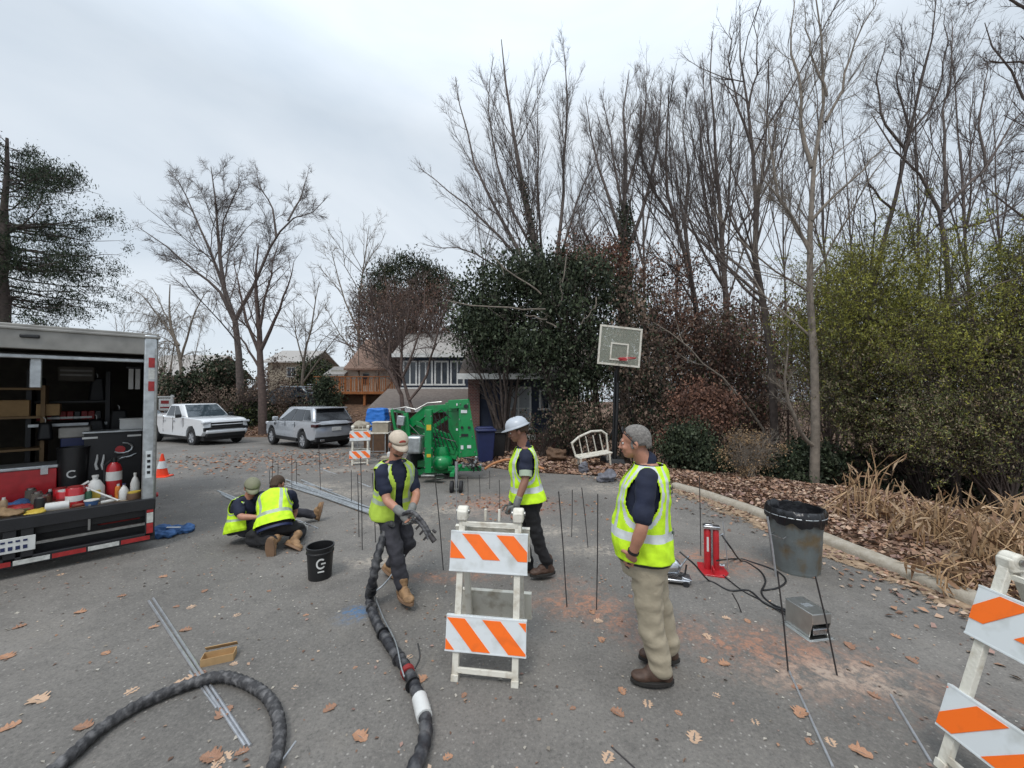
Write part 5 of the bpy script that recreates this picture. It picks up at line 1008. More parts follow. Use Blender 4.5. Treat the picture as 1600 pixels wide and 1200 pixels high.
# Local axes of these things: rz=-135 -> x axis = UA, y axis = (.707,-.707) = out of the trailer
def sz(n_px, px, py, v): return abs(tpx(px + n_px / 2, py, v)[0] - tpx(px - n_px / 2, py, v)[0])
# black cabinet with pegboard side, white lid edge
c = put('tool_cabinet', 'black pegboard tool cabinet with a pale top edge inside the trailer', 'cabinet', 178, .95); u0 = sz(88, 178, 720, .95)
zt2 = tpx(178, 674, .95)[1] - FZ
part('panel', MB().box((0, 0, zt2 / 2), (u0, .3, zt2)), 'trailer_black', c, .004); part('top', MB().box((0, .02, zt2 + .012), (u0 + .03, .36, .024)), 'galv', c, .004)
part('edge_label', MB().box((.22, .155, zt2 - .06), (.14, .005, .025)).box((-.2, .155, zt2 - .06), (.14, .005, .025)), 'frost_white', c)
def hang(px, py): u, z = tpx(px, py, .78); w = TC + tl(u, .78, z); return w
for i, px in enumerate((152, 162)):
    t = thing('pliers', ['white handled pliers hanging left on the black pegboard', 'white handled pliers hanging right on the black pegboard'][i], 'pliers', hang(px, 722), -135)
    part('grip', MB().tube([(0, 0, -.1), (.015, 0, -.03), (.004, 0, .03)], [.016, .014, .012], 8), 'frost_white', t); part('jaw', MB().tube([(.004, 0, .03), (.0, 0, .1)], [.014, .008], 6), 'frost_white', t)
t = thing('tape_reel', 'red reel with silver cable hanging on the pegboard', 'reel', hang(188, 702), -135)
part('hub', MB().lathe([(.05, -.02), (.05, .02)], 16, (0, 0, 0), RX(90)), 'red_paint', t); part('cable_loop', MB().tube([(-.02 - .1 * math.sin(a), .03, .07 * math.cos(a) + .02) for a in [i * .5 for i in range(9)]], .012, 6), 'galv', t)
t = thing('hand_saw', 'grey curved hand tool hanging over the extinguisher', 'hand tool', hang(197, 715), -135); part('blade', MB().tube([(.1, 0, -.04), (.04, 0, .0), (-.04, 0, .015), (-.1, 0, .05)], [.01, .014, .014, .006], 6), 'galv', t)
# fire extinguisher
c = put('fire_extinguisher', 'red fire extinguisher standing at the trailer sill', 'fire extinguisher', 179, .4)
hE = (tpx(179, 722, .4)[1] - FZ)
part('cylinder', MB().lathe([(.068, 0), (.075, .02), (.075, hE * .8), (.06, hE * .92), (.03, hE)], 24), 'red_paint', c); part('label', MB().lathe([(.0765, hE * .5), (.0765, hE * .75)], 24, caps=False), 'frost_white', c)
part('valve', MB().lathe([(.025, hE), (.025, hE + .06)], 12).bar((-.02, 0, hE + .05), (-.13, 0, hE + .1), .02, .02).bar((-.02, 0, hE + .02), (-.11, 0, hE + .05), .02, .015), 'black_plastic', c); part('hose', MB().tube([(.03, 0, hE + .03), (.09, .02, hE - .03), (.085, .02, .12)], .011, 8), 'black_plastic', c)
def jug(px, v, r, h_, label, m='frost_white', cap='dark_blue', name='jug', cat='jug', grp=None):
    c = put(name, label, cat, px, v, group=grp); part('container', MB().lathe([(r * .9, 0), (r, .02), (r, h_ * .6), (r * .55, h_ * .85), (r * .3, h_ * .9), (r * .3, h_)], 18), m, c); part('cap', MB().lathe([(r * .36, h_), (r * .36, h_ * 1.08)], 12), cap, c); return c
c = jug(150, .33, .085, .3, 'white plastic jug with a handle left of the extinguisher', cap='frost_white'); part('handle', MB().tube([(.05, .02, .26), (.11, .02, .22), (.1, .02, .12), (.07, .02, .1)], .014, 8), 'frost_white', c); part('label', MB().box((0, .083, .1), (.1, .01, .1)), 'yellow', c)
jug(195, .17, .045, .19, 'small clear bottle right of the extinguisher', name='bottle', cat='bottle'); jug(212, .32, .045, .28, 'tall white bottle nearest the corner post', name='bottle', cat='bottle', cap='frost_white')
c = put('tin_can', 'brown and yellow tin at the corner of the sill', 'tin', 211, .14); part('body', MB().lathe([(.07, 0), (.07, .07), (.062, .08)], 18), 'wood_brown', c); part('lid', MB().lathe([(.06, .08), (.06, .095)], 18), 'yellow', c)
for i, (px, v, r, h_) in enumerate([(103, .28, .07, .17), (119, .22, .08, .21), (133, .3, .045, .19), (96, .42, .06, .18)]):
    c = put('paint_can', ['red can with a pale lid behind the white roll', 'largest red can in the middle of the sill', 'slim red and orange can beside the jug', 'red can farthest left of the red cans'][i], 'can', px, v, group='red cans on the trailer sill'); part('can_body', MB().lathe([(r, 0), (r, h_), (r * .9, h_ + .01)], 20), 'red_paint', c); part('lid', MB().lathe([(r * .8, h_ + .01), (r * .8, h_ + .025)], 20), 'frost_white' if i == 0 else 'red_dull', c); part('label', MB().lathe([(r + .001, h_ * .3), (r + .001, h_ * .62)], 20, caps=False), 'yellow' if i == 2 else 'frost_white' if i == 1 else 'red_dull', c)
c = put('paper_roll', 'white roll of paper lying on the sill below the red cans', 'paper roll', 92, .08); part('roll', MB().lathe([(.05, -.09), (.05, .09)], 18, (0, 0, .05), RY(90)), 'frost_white', c); part('core', MB().lathe([(.018, -.095), (.018, .095)], 12, (0, 0, .05), RY(90)), 'cardboard', c)
c = put('plastic_bowl', 'blue and white tub in front of the jug', 'tub', 145, .1); part('tub', MB().lathe([(.05, 0), (.065, .06), (.06, .065)], 18), 'cloth_blue', c); part('rim', MB().lathe([(.067, .06), (.067, .068)], 18), 'frost_white', c)
c = put('caulk_stick', 'white stick leaning from the jug down to the sill', 'stick', 165, .13); part('stick', MB().tube([(.16, -.1, .2), (-.12, .06, .02)], .01, 8), 'frost_white', c)
# red tool box with pale lid
c = put('tool_box', 'long red tool box with a pale rim at the left of the trailer floor', 'tool box', 35, .95); wB = sz(120, 35, 750, .95); zB = tpx(35, 732, .95)[1] - FZ
part('box', MB().box((0, 0, zB / 2), (wB, .4, zB)), 'red_paint', c, .01); part('lid', MB().box((0, 0, zB + .02), (wB + .03, .43, .045)), 'galv', c, .012); part('latch', MB().box((-.2, .21, zB - .03), (.06, .02, .08)).box((.3, .21, zB - .03), (.06, .02, .08)), 'chrome', c)
c = put('black_bucket', 'black bucket with a pale ring emblem inside the trailer', 'bucket', 115, .8); hB = tpx(115, 700, .8)[1] - FZ
part('pail', MB().lathe([(.12, 0), (.145, hB), (.15, hB), (.15, hB + .015), (.135, hB + .015), (.11, .02)], 24), 'black_plastic', c)
def ring_mark(c, r, z, R0, m='sheeting_white'):
    mk = MB()
    for i in range(15):
        a0, a1 = rad(50 + i * 18), rad(50 + (i + 1) * 18)
        def pt(a, rr): x_ = rr * math.cos(a); zz = z + rr * math.sin(a); th = x_ / R0; return Vector((-R0 * math.sin(th) * 1.0, R0 * math.cos(th), zz)) * 1.0
        mk.quad(pt(a0, r), pt(a1, r), pt(a1, r * .68), pt(a0, r * .68))
    return mk
part('ring_emblem', ring_mark(c, .05, hB * .5, .137), 'frost_white', c)
c = put('storage_tote', 'navy blue plastic tote with a grey lid behind the black bucket', 'tote', 118, 1.15); hB2 = tpx(118, 680, 1.15)[1] - FZ; wT = sz(40, 118, 700, 1.15)
part('tub', MB().box((0, 0, hB2 / 2), (wT, .35, hB2), taper=(1.06, 1.06)), 'dark_blue', c, .015); part('lid', MB().box((0, 0, hB2 + .05), (wT + .05, .4, .14)), 'trailer_grey', c, .015)
# bench shelf unit at the back with organizer
c = put('shelf_unit', 'dark shelf unit with red and black parts bins at the back of the trailer', 'shelf', 110, 2.2); wS = sz(120, 110, 650, 2.2); zs = tpx(110, 662, 2.2)[1] - FZ; zs2 = tpx(110, 628, 2.2)[1] - FZ; zs3 = tpx(110, 580, 2.2)[1] - FZ
part('frame', MB().box((0, 0, zs), (wS, .4, .05)).box((0, -.15, zs2), (wS, .25, .03)).box((-wS / 2, 0, zs3 / 2), (.05, .4, zs3)).box((wS / 2, 0, zs3 / 2), (.05, .4, zs3)), 'trailer_black', c)
part('shelf_edge', MB().box((0, .21, zs), (wS, .02, .04)), 'galv', c)
for k in range(9): part('parts_bin', MB().box((-wS / 2 + .1 + k * (wS - .2) / 8, .05, zs + .13 + .0), ((wS - .2) / 9, .2, .13)), 'red_dull' if k % 3 else 'trailer_black', c, .008)
for k in range(7): part('bin_tag', MB().box((-wS / 2 + .2 + k * (wS - .4) / 6, .158, zs + .1), (.07, .004, .03)), 'frost_white', c)
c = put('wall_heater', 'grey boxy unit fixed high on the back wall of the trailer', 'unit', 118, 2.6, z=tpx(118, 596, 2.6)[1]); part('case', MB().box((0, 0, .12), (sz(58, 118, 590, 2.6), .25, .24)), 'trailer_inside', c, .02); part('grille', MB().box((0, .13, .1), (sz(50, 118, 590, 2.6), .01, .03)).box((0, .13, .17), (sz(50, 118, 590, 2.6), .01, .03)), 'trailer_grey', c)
c = put('white_box', 'white box on top of the black pegboard cabinet', 'box', 205, .98, z=FZ + zt2 + .024); part('carton', MB().box((0, 0, .07), (.24, .2, .14)), 'frost_white', c, .006); part('lid', MB().box((0, 0, .145), (.25, .21, .012)), 'frost_white', c)
c = put('hanging_papers', 'white paper sheets hanging on the right inside wall', 'papers', 207, 1.1, z=tpx(207, 608, 1.1)[1]); part('sheet', MB().box((.03, 0, .15), (.05, .01, .3)).box((-.04, .01, .15), (.05, .01, .3)), 'frost_white', c); part('clip', MB().box((0, 0, .31), (.16, .03, .03)), 'trailer_black', c)
c = put('wood_shelf', 'wooden shelf with boxes at the left back of the trailer', 'shelf', 25, 2.0); z5 = tpx(25, 652, 2.0)[1] - FZ; wq = sz(90, 25, 650, 2.0)
part('board', MB().box((0, 0, z5), (wq, .4, .03)).box((0, 0, z5 + .4), (wq, .4, .03)).box((0, 0, z5 - .45), (wq, .4, .03)).box((-wq / 2, 0, z5 / 2 + .2), (.04, .4, z5 + .5)).box((wq / 2, 0, z5 / 2 + .2), (.04, .4, z5 + .5)), 'wood_shelf', c)
for k, (x, w3, h3, m_) in enumerate([(-.3, .22, .16, 'cardboard'), (0, .26, .22, 'cardboard'), (.3, .2, .12, 'trailer_inside')]):
    b_ = TC + tl(tpx(25, 652, 2.0)[0] + x, 2.0, 0); b_.z = FZ + z5 + .015; t = thing('cardboard_box', ['small brown box at the left of the wooden shelf', 'tall brown box in the middle of the wooden shelf', 'low dark box at the right of the wooden shelf'][k], 'box', b_, -135); part('carton', MB().box((0, 0, h3 / 2), (w3, .25, h3)), m_, t, .004); part('flap', MB().box((0, 0, h3 + .004), (w3 * .98, .24, .006)), m_, t)
def heap(px, v, label, m, w3, h3, cat='cloth', name='rag'):
    c = put(name, label, cat, px, v); mbx = MB(); r = random.Random(px)
    for k in range(7): mbx.ell((r.uniform(-.4, .4) * w3, r.uniform(-.08, .08), h3 * r.uniform(.2, .5)), (w3 * r.uniform(.2, .4), r.uniform(.06, .12), h3 * r.uniform(.3, .6)), RZ(r.uniform(0, 90)), 10, 6)
    o = part('bundle', mbx, m, c); remesh(o, .012, 2, .012, 30); return c
heap(20, .6, 'blue cloth bundle at the left of the trailer floor', 'cloth_blue', .3, .12); heap(22, .3, 'orange red cloth heap on the left of the sill', 'red_dull', .3, .1); heap(0, .12, 'brown cloth heap at the very left of the sill', 'wood_shelf', .25, .12); heap(58, .1, 'yellow gloves lying on the sill', 'yellow', .16, .05, 'gloves', 'work_gloves')
for i, (px, v, m_, hh) in enumerate([(50, .62, 'trailer_inside', .26), (65, .2, 'trailer_black', .2), (73, .32, 'wood_brown', .2), (60, .4, 'trailer_inside', .24)]):
    c = put('drill_bit_case', ['grey cylinder beside the blue cloth', 'short black cylinder left of the red cans', 'brown tub left of the red cans', 'grey jar between the cloth and the red cans'][i], 'container', px, v); part('jar', MB().lathe([(.045, 0), (.05, hh * .3), (.045, hh * .7), (.03, hh * .72)], 14), m_, c); part('lid', MB().lathe([(.036, hh * .72), (.036, hh * .8)], 14), 'steel', c)

CL = [(12, .85, 'blue'), (30, .18, 'olive'), (44, .3, 'brass'), (80, .5, 'black'), (88, .3, 'cream'), (128, .12, 'rust red'), (140, .2, 'dark green'), (160, .3, 'grey'), (172, .1, 'white'), (186, .3, 'orange'), (203, .22, 'teal'), (75, .12, 'brown'), (8, .3, 'tan'), (110, .5, 'pink')]
CC = {'blue': (.03, .08, .3), 'olive': (.1, .1, .04), 'brass': (.35, .22, .06), 'black': (.01, .01, .01), 'cream': (.5, .45, .35), 'rust red': (.25, .05, .03), 'dark green': (.02, .08, .04), 'grey': (.2, .2, .2), 'white': (.55, .55, .53), 'orange': (.6, .2, .03), 'teal': (.03, .2, .2), 'brown': (.12, .06, .03), 'tan': (.35, .25, .15), 'pink': (.5, .15, .18)}
for i, (px, v, cn_) in enumerate(CL):
    mm_ = 'clutter_' + cn_.replace(' ', '_'); M(mm_, CC[cn_], .55, var=.3, scale=20); c = put(['spray_can', 'tool_case', 'glue_tube'][i % 3], cn_ + ' ' + ['spray can standing', 'small tool case lying', 'glue tube lying'][i % 3] + ' among the clutter on the trailer floor', ['spray can', 'tool case', 'glue tube'][i % 3], px, v)
    if i % 3 == 0: part('can_body', MB().lathe([(.03, 0), (.03, .14), (.02, .16)], 14), mm_, c); part('nozzle', MB().lathe([(.014, .16), (.014, .185)], 10), 'frost_white', c)
    elif i % 3 == 1: part('case', MB().box((0, 0, .03), (.17, .1, .06), RZ(i * 20)), mm_, c, .008); part('clasp', MB().box((0, 0, .063), (.04, .08, .006), RZ(i * 20)), 'steel', c)
    else: part('tube', MB().tube([(-.08, 0, .02), (.0, 0, .022), (.07, .01, .018)], [.008, .02, .02], 10), mm_, c); part('cap', MB().tube([(-.1, 0, .02), (-.08, 0, .02)], .009, 8), 'frost_white', c)
for i, (px, py, v, h_) in enumerate([(60, 590, 2.5, .5), (150, 590, 2.6, .4), (185, 640, 2.0, .6), (70, 660, 1.7, .25), (150, 655, 1.9, .2)]):
    c = put('hanging_tool', ['long black tool hanging at the left of the back wall', 'black strap hanging right of the grey unit', 'dark coat hanging at the right inside the trailer', 'dark case left of the parts shelf', 'dark bag below the parts shelf'][i], 'tool', px, v, z=tpx(px, py, v)[1]); part('cover', MB().box((0, 0, -h_ / 2), (.16 + .05 * (i % 3), .1, h_), taper=(.7, .8)), 'trailer_black', c, .03); part('hook', MB().tube([(0, 0, 0), (0, .0, .05), (.02, 0, .07)], .006, 6), 'steel', c)
# ================================================================== SITE EQUIPMENT
def stripes(parent, x0, x1, z0, z1, y, yaw_sign, T, phase=.0, per=.255):
    """orange slanted bands on the panel face, clipped to the panel; sheets set 2.5 mm proud"""
    h_ = z1 - z0; w_ = x1 - x0; s_ = h_ * .9; k = -3
    while k < 8:
        a = x0 + phase + k * per; poly = [(a, 1.0), (a + per * .5, 1.0), (a + per * .5 + s_, 0.0), (a + s_, 0.0)]
        if yaw_sign < 0: poly = [(x0 + x1 - x, v) for x, v in poly]
        # clip to x0..x1
        def clip(pl, xc, keep):
            out = []
            for i in range(len(pl)):
                p, q = pl[i], pl[(i + 1) % len(pl)]; ip, iq = keep(p[0]), keep(q[0])
                if ip: out.append(p)
                if ip != iq: t = (xc - p[0]) / (q[0] - p[0]); out.append((xc, p[1] + (q[1] - p[1]) * t))
            return out
        poly = clip(poly, x0 + .003, lambda x: x > x0 + .003)
        if len(poly) > 2: poly = clip(poly, x1 - .003, lambda x: x < x1 - .003)
        if len(poly) > 2:
            mb_ = MB(); pts = [T @ Vector((x, y, z0 + .004 + (h_ - .008) * v)) for x, v in poly]; nrm = T.to_3x3() @ Vector((0, -1, 0))
            n = len(pts); ar = sum(poly[i][0] * poly[(i + 1) % n][1] - poly[(i + 1) % n][0] * poly[i][1] for i in range(n))
            if ar < 0: pts = pts[::-1]
            mb_.add(pts + [q + nrm * -.003 for q in pts], [tuple(range(n))] + [(i, i + n, (i + 1) % n + n, (i + 1) % n) for i in range(n)])
            part('orange_stripe', mb_, 'sheeting_orange', parent, 0, 0)
        k += 1
def barricade(name, label, loc, rz, w=.57, leg=.42, ht=1.08, mirror=1, depth=.46, ph=(.05, .03), ln=.2):
    t = thing(name, label, 'barricade', loc, rz, 'striped folding barricades'); lean = math.atan2(ln, ht)
    CL_ = math.cos(lean) if ln > .25 else 1.0
    F_ = Matrix.Rotation(-lean, 4, 'X'); B_ = Matrix.Translation((0, depth, 0)) @ Matrix.Rotation(math.atan2(depth - ln, ht), 4, 'X')
    for T_, yy in ((F_, 0), (B_, 0)):
        for s_ in (-1, 1):
            m_ = MB(); m_.box((s_ * leg / 2, 0, ht / 2), (.045, .008, ht)).box((s_ * (leg / 2 - .0205), .014, ht / 2), (.005, .03, ht)).box((s_ * (leg / 2 + .0205), .014, ht / 2), (.005, .03, ht)).xf(T_)
            l = part('leg', m_, 'white_paint', t, .002)
            part('rubber_foot', MB().box((s_ * leg / 2, .012, .02), (.052, .05, .045)).xf(T_), 'white_paint', l, .004)
        part('bottom_rail', MB().box((0, .004, .07), (leg - .03, .02, .035)).xf(T_), 'white_paint', t, .003)
    for s_ in (-1, 1):
        part('hinge_cap', MB().box((s_ * leg / 2, ln + .02, ht * CL_ + .0), (.075, .1, .075)).lathe([(.042, -.04), (.042, .04)], 16, (s_ * leg / 2, ln + .02, ht * CL_ + .02), RY(90)), 'white_paint', t, .012)
        part('bolt', MB().lathe([(.018, -.05), (.018, .05)], 10, (s_ * leg / 2, ln + .02, ht * CL_ + .02), RY(90)), 'steel', t)
    part('tie_bar', MB().box((0, ln - .01, ht * CL_ - .06), (leg, .02, .03)), 'white_paint', t, .003)
    for T_, sgn in ((F_, 1), (B_, -1)):
        for z0, z1, ps in ((.71, .985, ph[0]), (.19, .42, ph[1])):
            yb = -.018 if sgn > 0 else .045
            pn = part('panel', MB().box((0, yb + .007, (z0 + z1) / 2), (w, .016, z1 - z0)).box((0, yb + .013, z1 - .004), (w + .004, .03, .012)).box((0, yb + .013, z0 + .004), (w + .004, .03, .012)).xf(T_), 'sheeting_white' if sgn > 0 else 'white_paint', t, .002)
            if sgn > 0: stripes(pn, -w / 2, w / 2, z0 + (.085 if z0 > .5 else .008), z1 - .012, yb - .0045, mirror, T_, ps)
    for x in (-.045, .06): part('lamp_peg', MB().box((x, ln + .05, ht * CL_ - .01), (.018, .018, .09)), 'white_paint', t, .003)
    return t
barricade('barricade', 'white barricade with orange stripes standing in the middle foreground', (-.19, 2.67, 0), -8, ph=(.085, .005))
barricade('barricade', 'nearest orange and white barricade cut off by the right edge', (2.27, 1.80, 0), -90, w=.68, leg=.56, mirror=-1, ph=(.2, .16), ln=.39, depth=.8, ht=1.14)
q = P(562, 712, 11.3); barricade('barricade', 'small distant barricade with faded orange stripes beside the silver SUV', (q.x, 11.3, gz(q.x, 11.3)), 18, ph=(.1, .05))
# --- thin steel rods standing in drilled holes
RODS = [(425, 717, 425, 757), (421, 735, 421, 757), (434, 720, 434, 753), (455, 712, 456, 765), (463, 722, 463, 760), (497, 695, 501, 768), (563, 715, 566, 862), (557, 742, 561, 842), (581, 740, 587, 849), (548, 735, 549, 790), (679, 745, 693, 893), (711, 728, 714, 830),
        (873, 768, 886, 950), (894, 765, 893, 842), (909, 762, 919, 858), (934, 772, 932, 957), (1091, 742, 1095, 870), (1131, 815, 1138, 895), (1200, 808, 1213, 902), (1216, 893, 1232, 1052), (1278, 903, 1309, 1062), (731, 745, 731, 785), (749, 742, 750, 782), (780, 750, 781, 800), (765, 735, 765, 765), (620, 738, 621, 792), (600, 725, 601, 770), (1145, 928, 1160, 962)]
RL = {0: 'taller rod just behind the kneeling worker in the bright vest', 1: 'shortest rod directly above the kneeling worker', 2: 'thin rod above the right shoulder of the kneeling worker', 3: 'left rod of two standing at the near end of the galvanised bundle', 4: 'right rod of two standing at the near end of the galvanised bundle', 5: 'thin rod in front of the silver SUV wheel', 6: 'tall rod left of the capped worker reaching lowest down', 7: 'rod just left of the tallest rod beside the capped worker', 8: 'rod standing closest to the capped worker\'s elbow', 9: 'short rod behind the rods left of the capped worker', 11: 'pale rod in front of the boom lift jack wheel', 13: 'second thin rod right of the hard hat worker', 14: 'third, slanting thin rod right of the hard hat worker', 17: 'short thin rod just right of the red hydraulic cylinders', 21: 'left of the short rods behind the centre barricade', 22: 'second short rod behind the centre barricade', 23: 'rod standing in the reddish rubble behind the centre barricade', 24: 'shortest rod near the end of the garden hose', 25: 'thin rod hidden partly behind the capped worker', 26: 'thin rod in front of the distant barricade', 27: 'tiny bent rod between the hoses and the trash can'}
for i, (x1, y1, x2, y2) in enumerate(RODS):
    b = G(x2, y2); b.z = roadz(b.x, b.y) if b.x < 4 else gz(b.x, b.y); tp = P(x1, y1, b.y) - b; dy = random.uniform(-.03, .06) * tp.z
    r = .0055 if i != 18 else .011; m_ = 'rod_dark' if i not in (18, 11, 17) else 'rod_steel'
    o = part('steel_rod', MB().tube([(0, 0, -.02), (tp.x * .5 + .004, dy * .4, tp.z * .5), (tp.x, dy, tp.z)], r, 7), m_); o.location = b
    lab = {18: 'thick pale rod leaning on the dented trash can', 19: 'thin rod in the clay patch left of the steel foot pedal', 20: 'thick dark rod standing just right of the steel foot pedal', 12: 'slightly bent thin rod right of the hard hat worker, nearest of that row', 15: 'upright thin rod just left of the gray haired man', 10: 'leaning thin rod left of the centre barricade', 16: 'thin rod directly right of the gray haired man'}.get(i)
    tag(o, lab or RL[i], 'rod', 'thin rods standing in drilled holes')
# rods lying on the ground
def lying(name, label, pts, r, m='rod_steel', cat='rod', grp=None, h0=None):
    P_ = []
    for px, py in pts: q = G(px, py); P_.append(Vector((q.x, q.y, roadz(q.x, q.y) + r + (h0 or 0))))
    c = P_[0].copy(); o = part(name, MB().tube([p - c for p in P_], r, 8), m); o.location = c; tag(o, label, cat, grp); return o
lying('steel_rod', 'left one of two long rods lying under the black hose loop', [(232, 941), (383, 1174)], .0095); lying('steel_rod', 'right one of two long rods lying under the black hose loop', [(239, 938), (391, 1170)], .0095)
lying('steel_rod', 'short rod beside the pair under the black hose loop', [(296, 1053), (338, 1112)], .006); lying('steel_rod', 'short rod end poking out right of the hose loop', [(438, 1199), (462, 1168)], .006)
lying('steel_rod', 'long pale rod lying in the clay patch at the lower right', [(1233, 1056), (1302, 1210)], .008); lying('steel_rod', 'pale rod lying beside the nearest barricade', [(1392, 1090), (1455, 1200)], .008); lying('steel_rod', 'short rod at the bottom edge of the road', [(955, 1175), (992, 1206)], .005, 'rod_dark')
lying('steel_rod', 'short rod lying right of the two kneeling workers', [(455, 812), (497, 829)], .01); lying('steel_rod', 'pale rod lying behind the capped worker', [(500, 733), (580, 764)], .014); lying('steel_rod', 'pale short rod above the long bundle', [(475, 757), (520, 768)], .014)
for i in range(11):
    a = random.uniform(-7, 7); lying('conduit_rod', 'long galvanised rod in the bundle lying behind the kneeling workers', [(452 + random.uniform(-14, 25), 757 + a * .8), (590 + random.uniform(-15, 12), 806 + a * .6)], .016, 'galv', 'rod', 'galvanised rods lying in a bundle', h0=random.uniform(0, .03))
for i in range(5): lying('conduit_rod', 'galvanised rod end sticking out left of the kneeling workers', [(340 + i * 3, 769 + i * 2.2), (400, 794 + i * 2)], .014, 'galv', 'rod', 'galvanised rods left of the kneeling workers')
# --- wrapped hoses
def rope(name, label, path, r, amp=.1, pitch=.06, m='black_plastic', n=14, cat='hose', parent=None, seg=.012, flat=1.0):
    # catmull-rom through the path
    pts = [Vector(p) for p in path]; out = []
    ext = [pts[0] * 2 - pts[1]] + pts + [pts[-1] * 2 - pts[-2]]
    for i in range(1, len(ext) - 2):
        a, b, c, d = ext[i - 1:i + 3]; k = max(2, int((c - b).length / seg))
        for j in range(k):
            t = j / k; out.append(.5 * ((2 * b) + (c - a) * t + (2 * a - 5 * b + 4 * c - d) * t * t + (3 * b - a - 3 * c + d) * t ** 3))
    out.append(pts[-1]); K = len(out)
    if parent is None: out = [Vector((p.x, p.y, max(p.z, roadz(p.x, p.y) + r * .9))) for p in out]
    vs = []; s_ = 0; u = None; mbx = MB()
    for i, p in enumerate(out):
        d = (out[min(i + 1, K - 1)] - out[max(i - 1, 0)]).normalized()
        if i: s_ += (p - out[i - 1]).length
        if u is None: u, v = perp(d)
        else: u = (u - d * u.dot(d)).normalized(); v = d.cross(u)
        for k in range(n):
            a = 2 * PI * k / n; rr = r * (1 + amp * math.sin(2 * PI * s_ / pitch + a) + amp * .7 * mnoise.noise(p * 14 + Vector((a, 0, 0))))
            vs.append(p + (u * math.cos(a) + v * math.sin(a)) * rr)
    fs = [(i * n + k, i * n + (k + 1) % n, (i + 1) * n + (k + 1) % n, (i + 1) * n + k) for i in range(K - 1) for k in range(n)] + [tuple(range(n))[::-1], tuple((K - 1) * n + k for k in range(n))]
    c = pts[0].copy() if parent is None else Vector(); mbx.add([q - c for q in vs], fs); o = part(name, mbx, m, parent, 0, 50)
    if parent is None: o.location = c; tag(o, label, cat)
    return o
def gp(px, py, h): q = G(px, py, 0) if h < .2 else P(px, py, 0); return Vector((q.x, q.y, roadz(q.x, q.y) + h))
MT['wrap_black'] = mat('wrap_black', (.02, .02, .024), .55, col2=(.11, .108, .11), scale=14, bump=.04, bscale=35, thr=(.45, .7))
MT['wrap_braid'] = mat('wrap_braid', (.035, .034, .036), .7, col2=(.15, .145, .145), scale=22, bump=.05, bscale=60, thr=(.45, .7))
hp = [P(604, 826, 3.75), P(592, 862, 3.6), P(583, 905, 3.55), gp(577, 945, .06), gp(588, 985, .05), gp(612, 1024, .05), gp(635, 1062, .05), gp(654, 1105, .05), gp(665, 1150, .05), gp(660, 1190, .05), gp(640, 1230, .05)]
hs = thing('main_hose', 'thick black wrapped hose running from the capped worker to the bottom edge', 'hose', (hp[5].x, hp[5].y, 0)); hl = [p - Vector((hp[5].x, hp[5].y, 0)) for p in hp]
rope('sleeve', '', hl, .038, .11, .075, 'wrap_black', parent=hs)
wr = [hl[7].lerp(hl[8], t) + Vector((.003, 0, .003)) for t in (.05, .3, .55, .8)]; rope('white_wrap', '', wr, .047, .05, .03, 'frost_white', parent=hs); rope('wire', '', [hl[3] + Vector((.05, 0, .02)), hl[4] + Vector((.06, .0, .03)), hl[5] + Vector((.03, -.01, .05)), hl[6] + Vector((-.03, -.03, .04)), hl[6].lerp(hl[7], .4) + Vector((-.04, -.02, .03))], .006, 0, 1, 'galv', 8, parent=hs)
rope('red_tape', '', [hl[6].lerp(hl[7], t) for t in (.02, .1, .2)], .044, .1, .04, 'red_dull', parent=hs); rope('cord', '', [hl[3] + Vector((.02, 0, .03)), hl[3] + Vector((.14, .1, .12)), hl[3] + Vector((.26, .25, .3))], .008, 0, 1, 'galv', 8, parent=hs)
rope('cord', '', [hl[6] + Vector((.06, 0, .0)), hl[6] + Vector((.08, .06, .04)), hl[6] + Vector((.05, .12, .1))], .006, 0, 1, 'black_plastic', 8, parent=hs)
for k in range(8): rope('knot', '', [hl[1 + k % 6].lerp(hl[2 + k % 6], .3 + .05 * k) + Vector((.0, 0, 0)), hl[1 + k % 6].lerp(hl[2 + k % 6], .36 + .05 * k)], .05, .1, .05, 'black_plastic' if k % 2 else 'wrap_braid', parent=hs)
lpz = [gp(70, 1235, .045), gp(120, 1190, .045), gp(165, 1150, .045), gp(225, 1110, .045), gp(290, 1082, .045), gp(345, 1073, .05), gp(392, 1082, .045), gp(424, 1112, .045), gp(437, 1155, .045), gp(430, 1205, .045), gp(410, 1240, .045)]
rope('looped_hose', 'black braided hose lying in a loop at the lower left', lpz, .033, .13, .05, 'wrap_braid')
# --- bucket, box, mug, cone, tarp
b = G(500, 905); bk = thing('black_bucket', 'black bucket with a round white emblem standing on the open road', 'bucket', (b.x, b.y, 0), -150); hB = .345; bk.scale = (.88, .88, 1)
part('pail', MB().lathe([(.13, 0), (.148, hB - .07), (.157, hB - .07), (.157, hB - .055), (.15, hB - .05), (.152, hB - .02), (.16, hB - .018), (.16, hB), (.145, hB), (.143, hB - .05), (.125, .012), (.01, .01)], 32), 'black_plastic', bk)
mk = ring_mark(bk, .055, .19, .1465); mk.add([Vector((0, .1475, .198)), Vector((-.05, .139, .198)), Vector((-.05, .139, .182)), Vector((0, .1475, .182))], [(0, 1, 2, 3)]); part('ring_emblem', mk, 'frost_white', bk, 0, 0)
part('emblem_lettering', MB().box((0, .1395, .105), (.07, .006, .012)), 'frost_white', bk); part('handle', MB().tube([(.16 * math.cos(a), -.02 - .16 * math.sin(a) * .95, hB - .06 - .09 * math.sin(a)) for a in [i * PI / 10 for i in range(11)]], .003, 6), 'steel', bk)
b = G(342, 1036); cb = thing('cardboard_tray', 'small open cardboard box lying on the road near the rods', 'box', (b.x, b.y, .0), 22); w3, d3, h3, tk = .2, .085, .055, .004
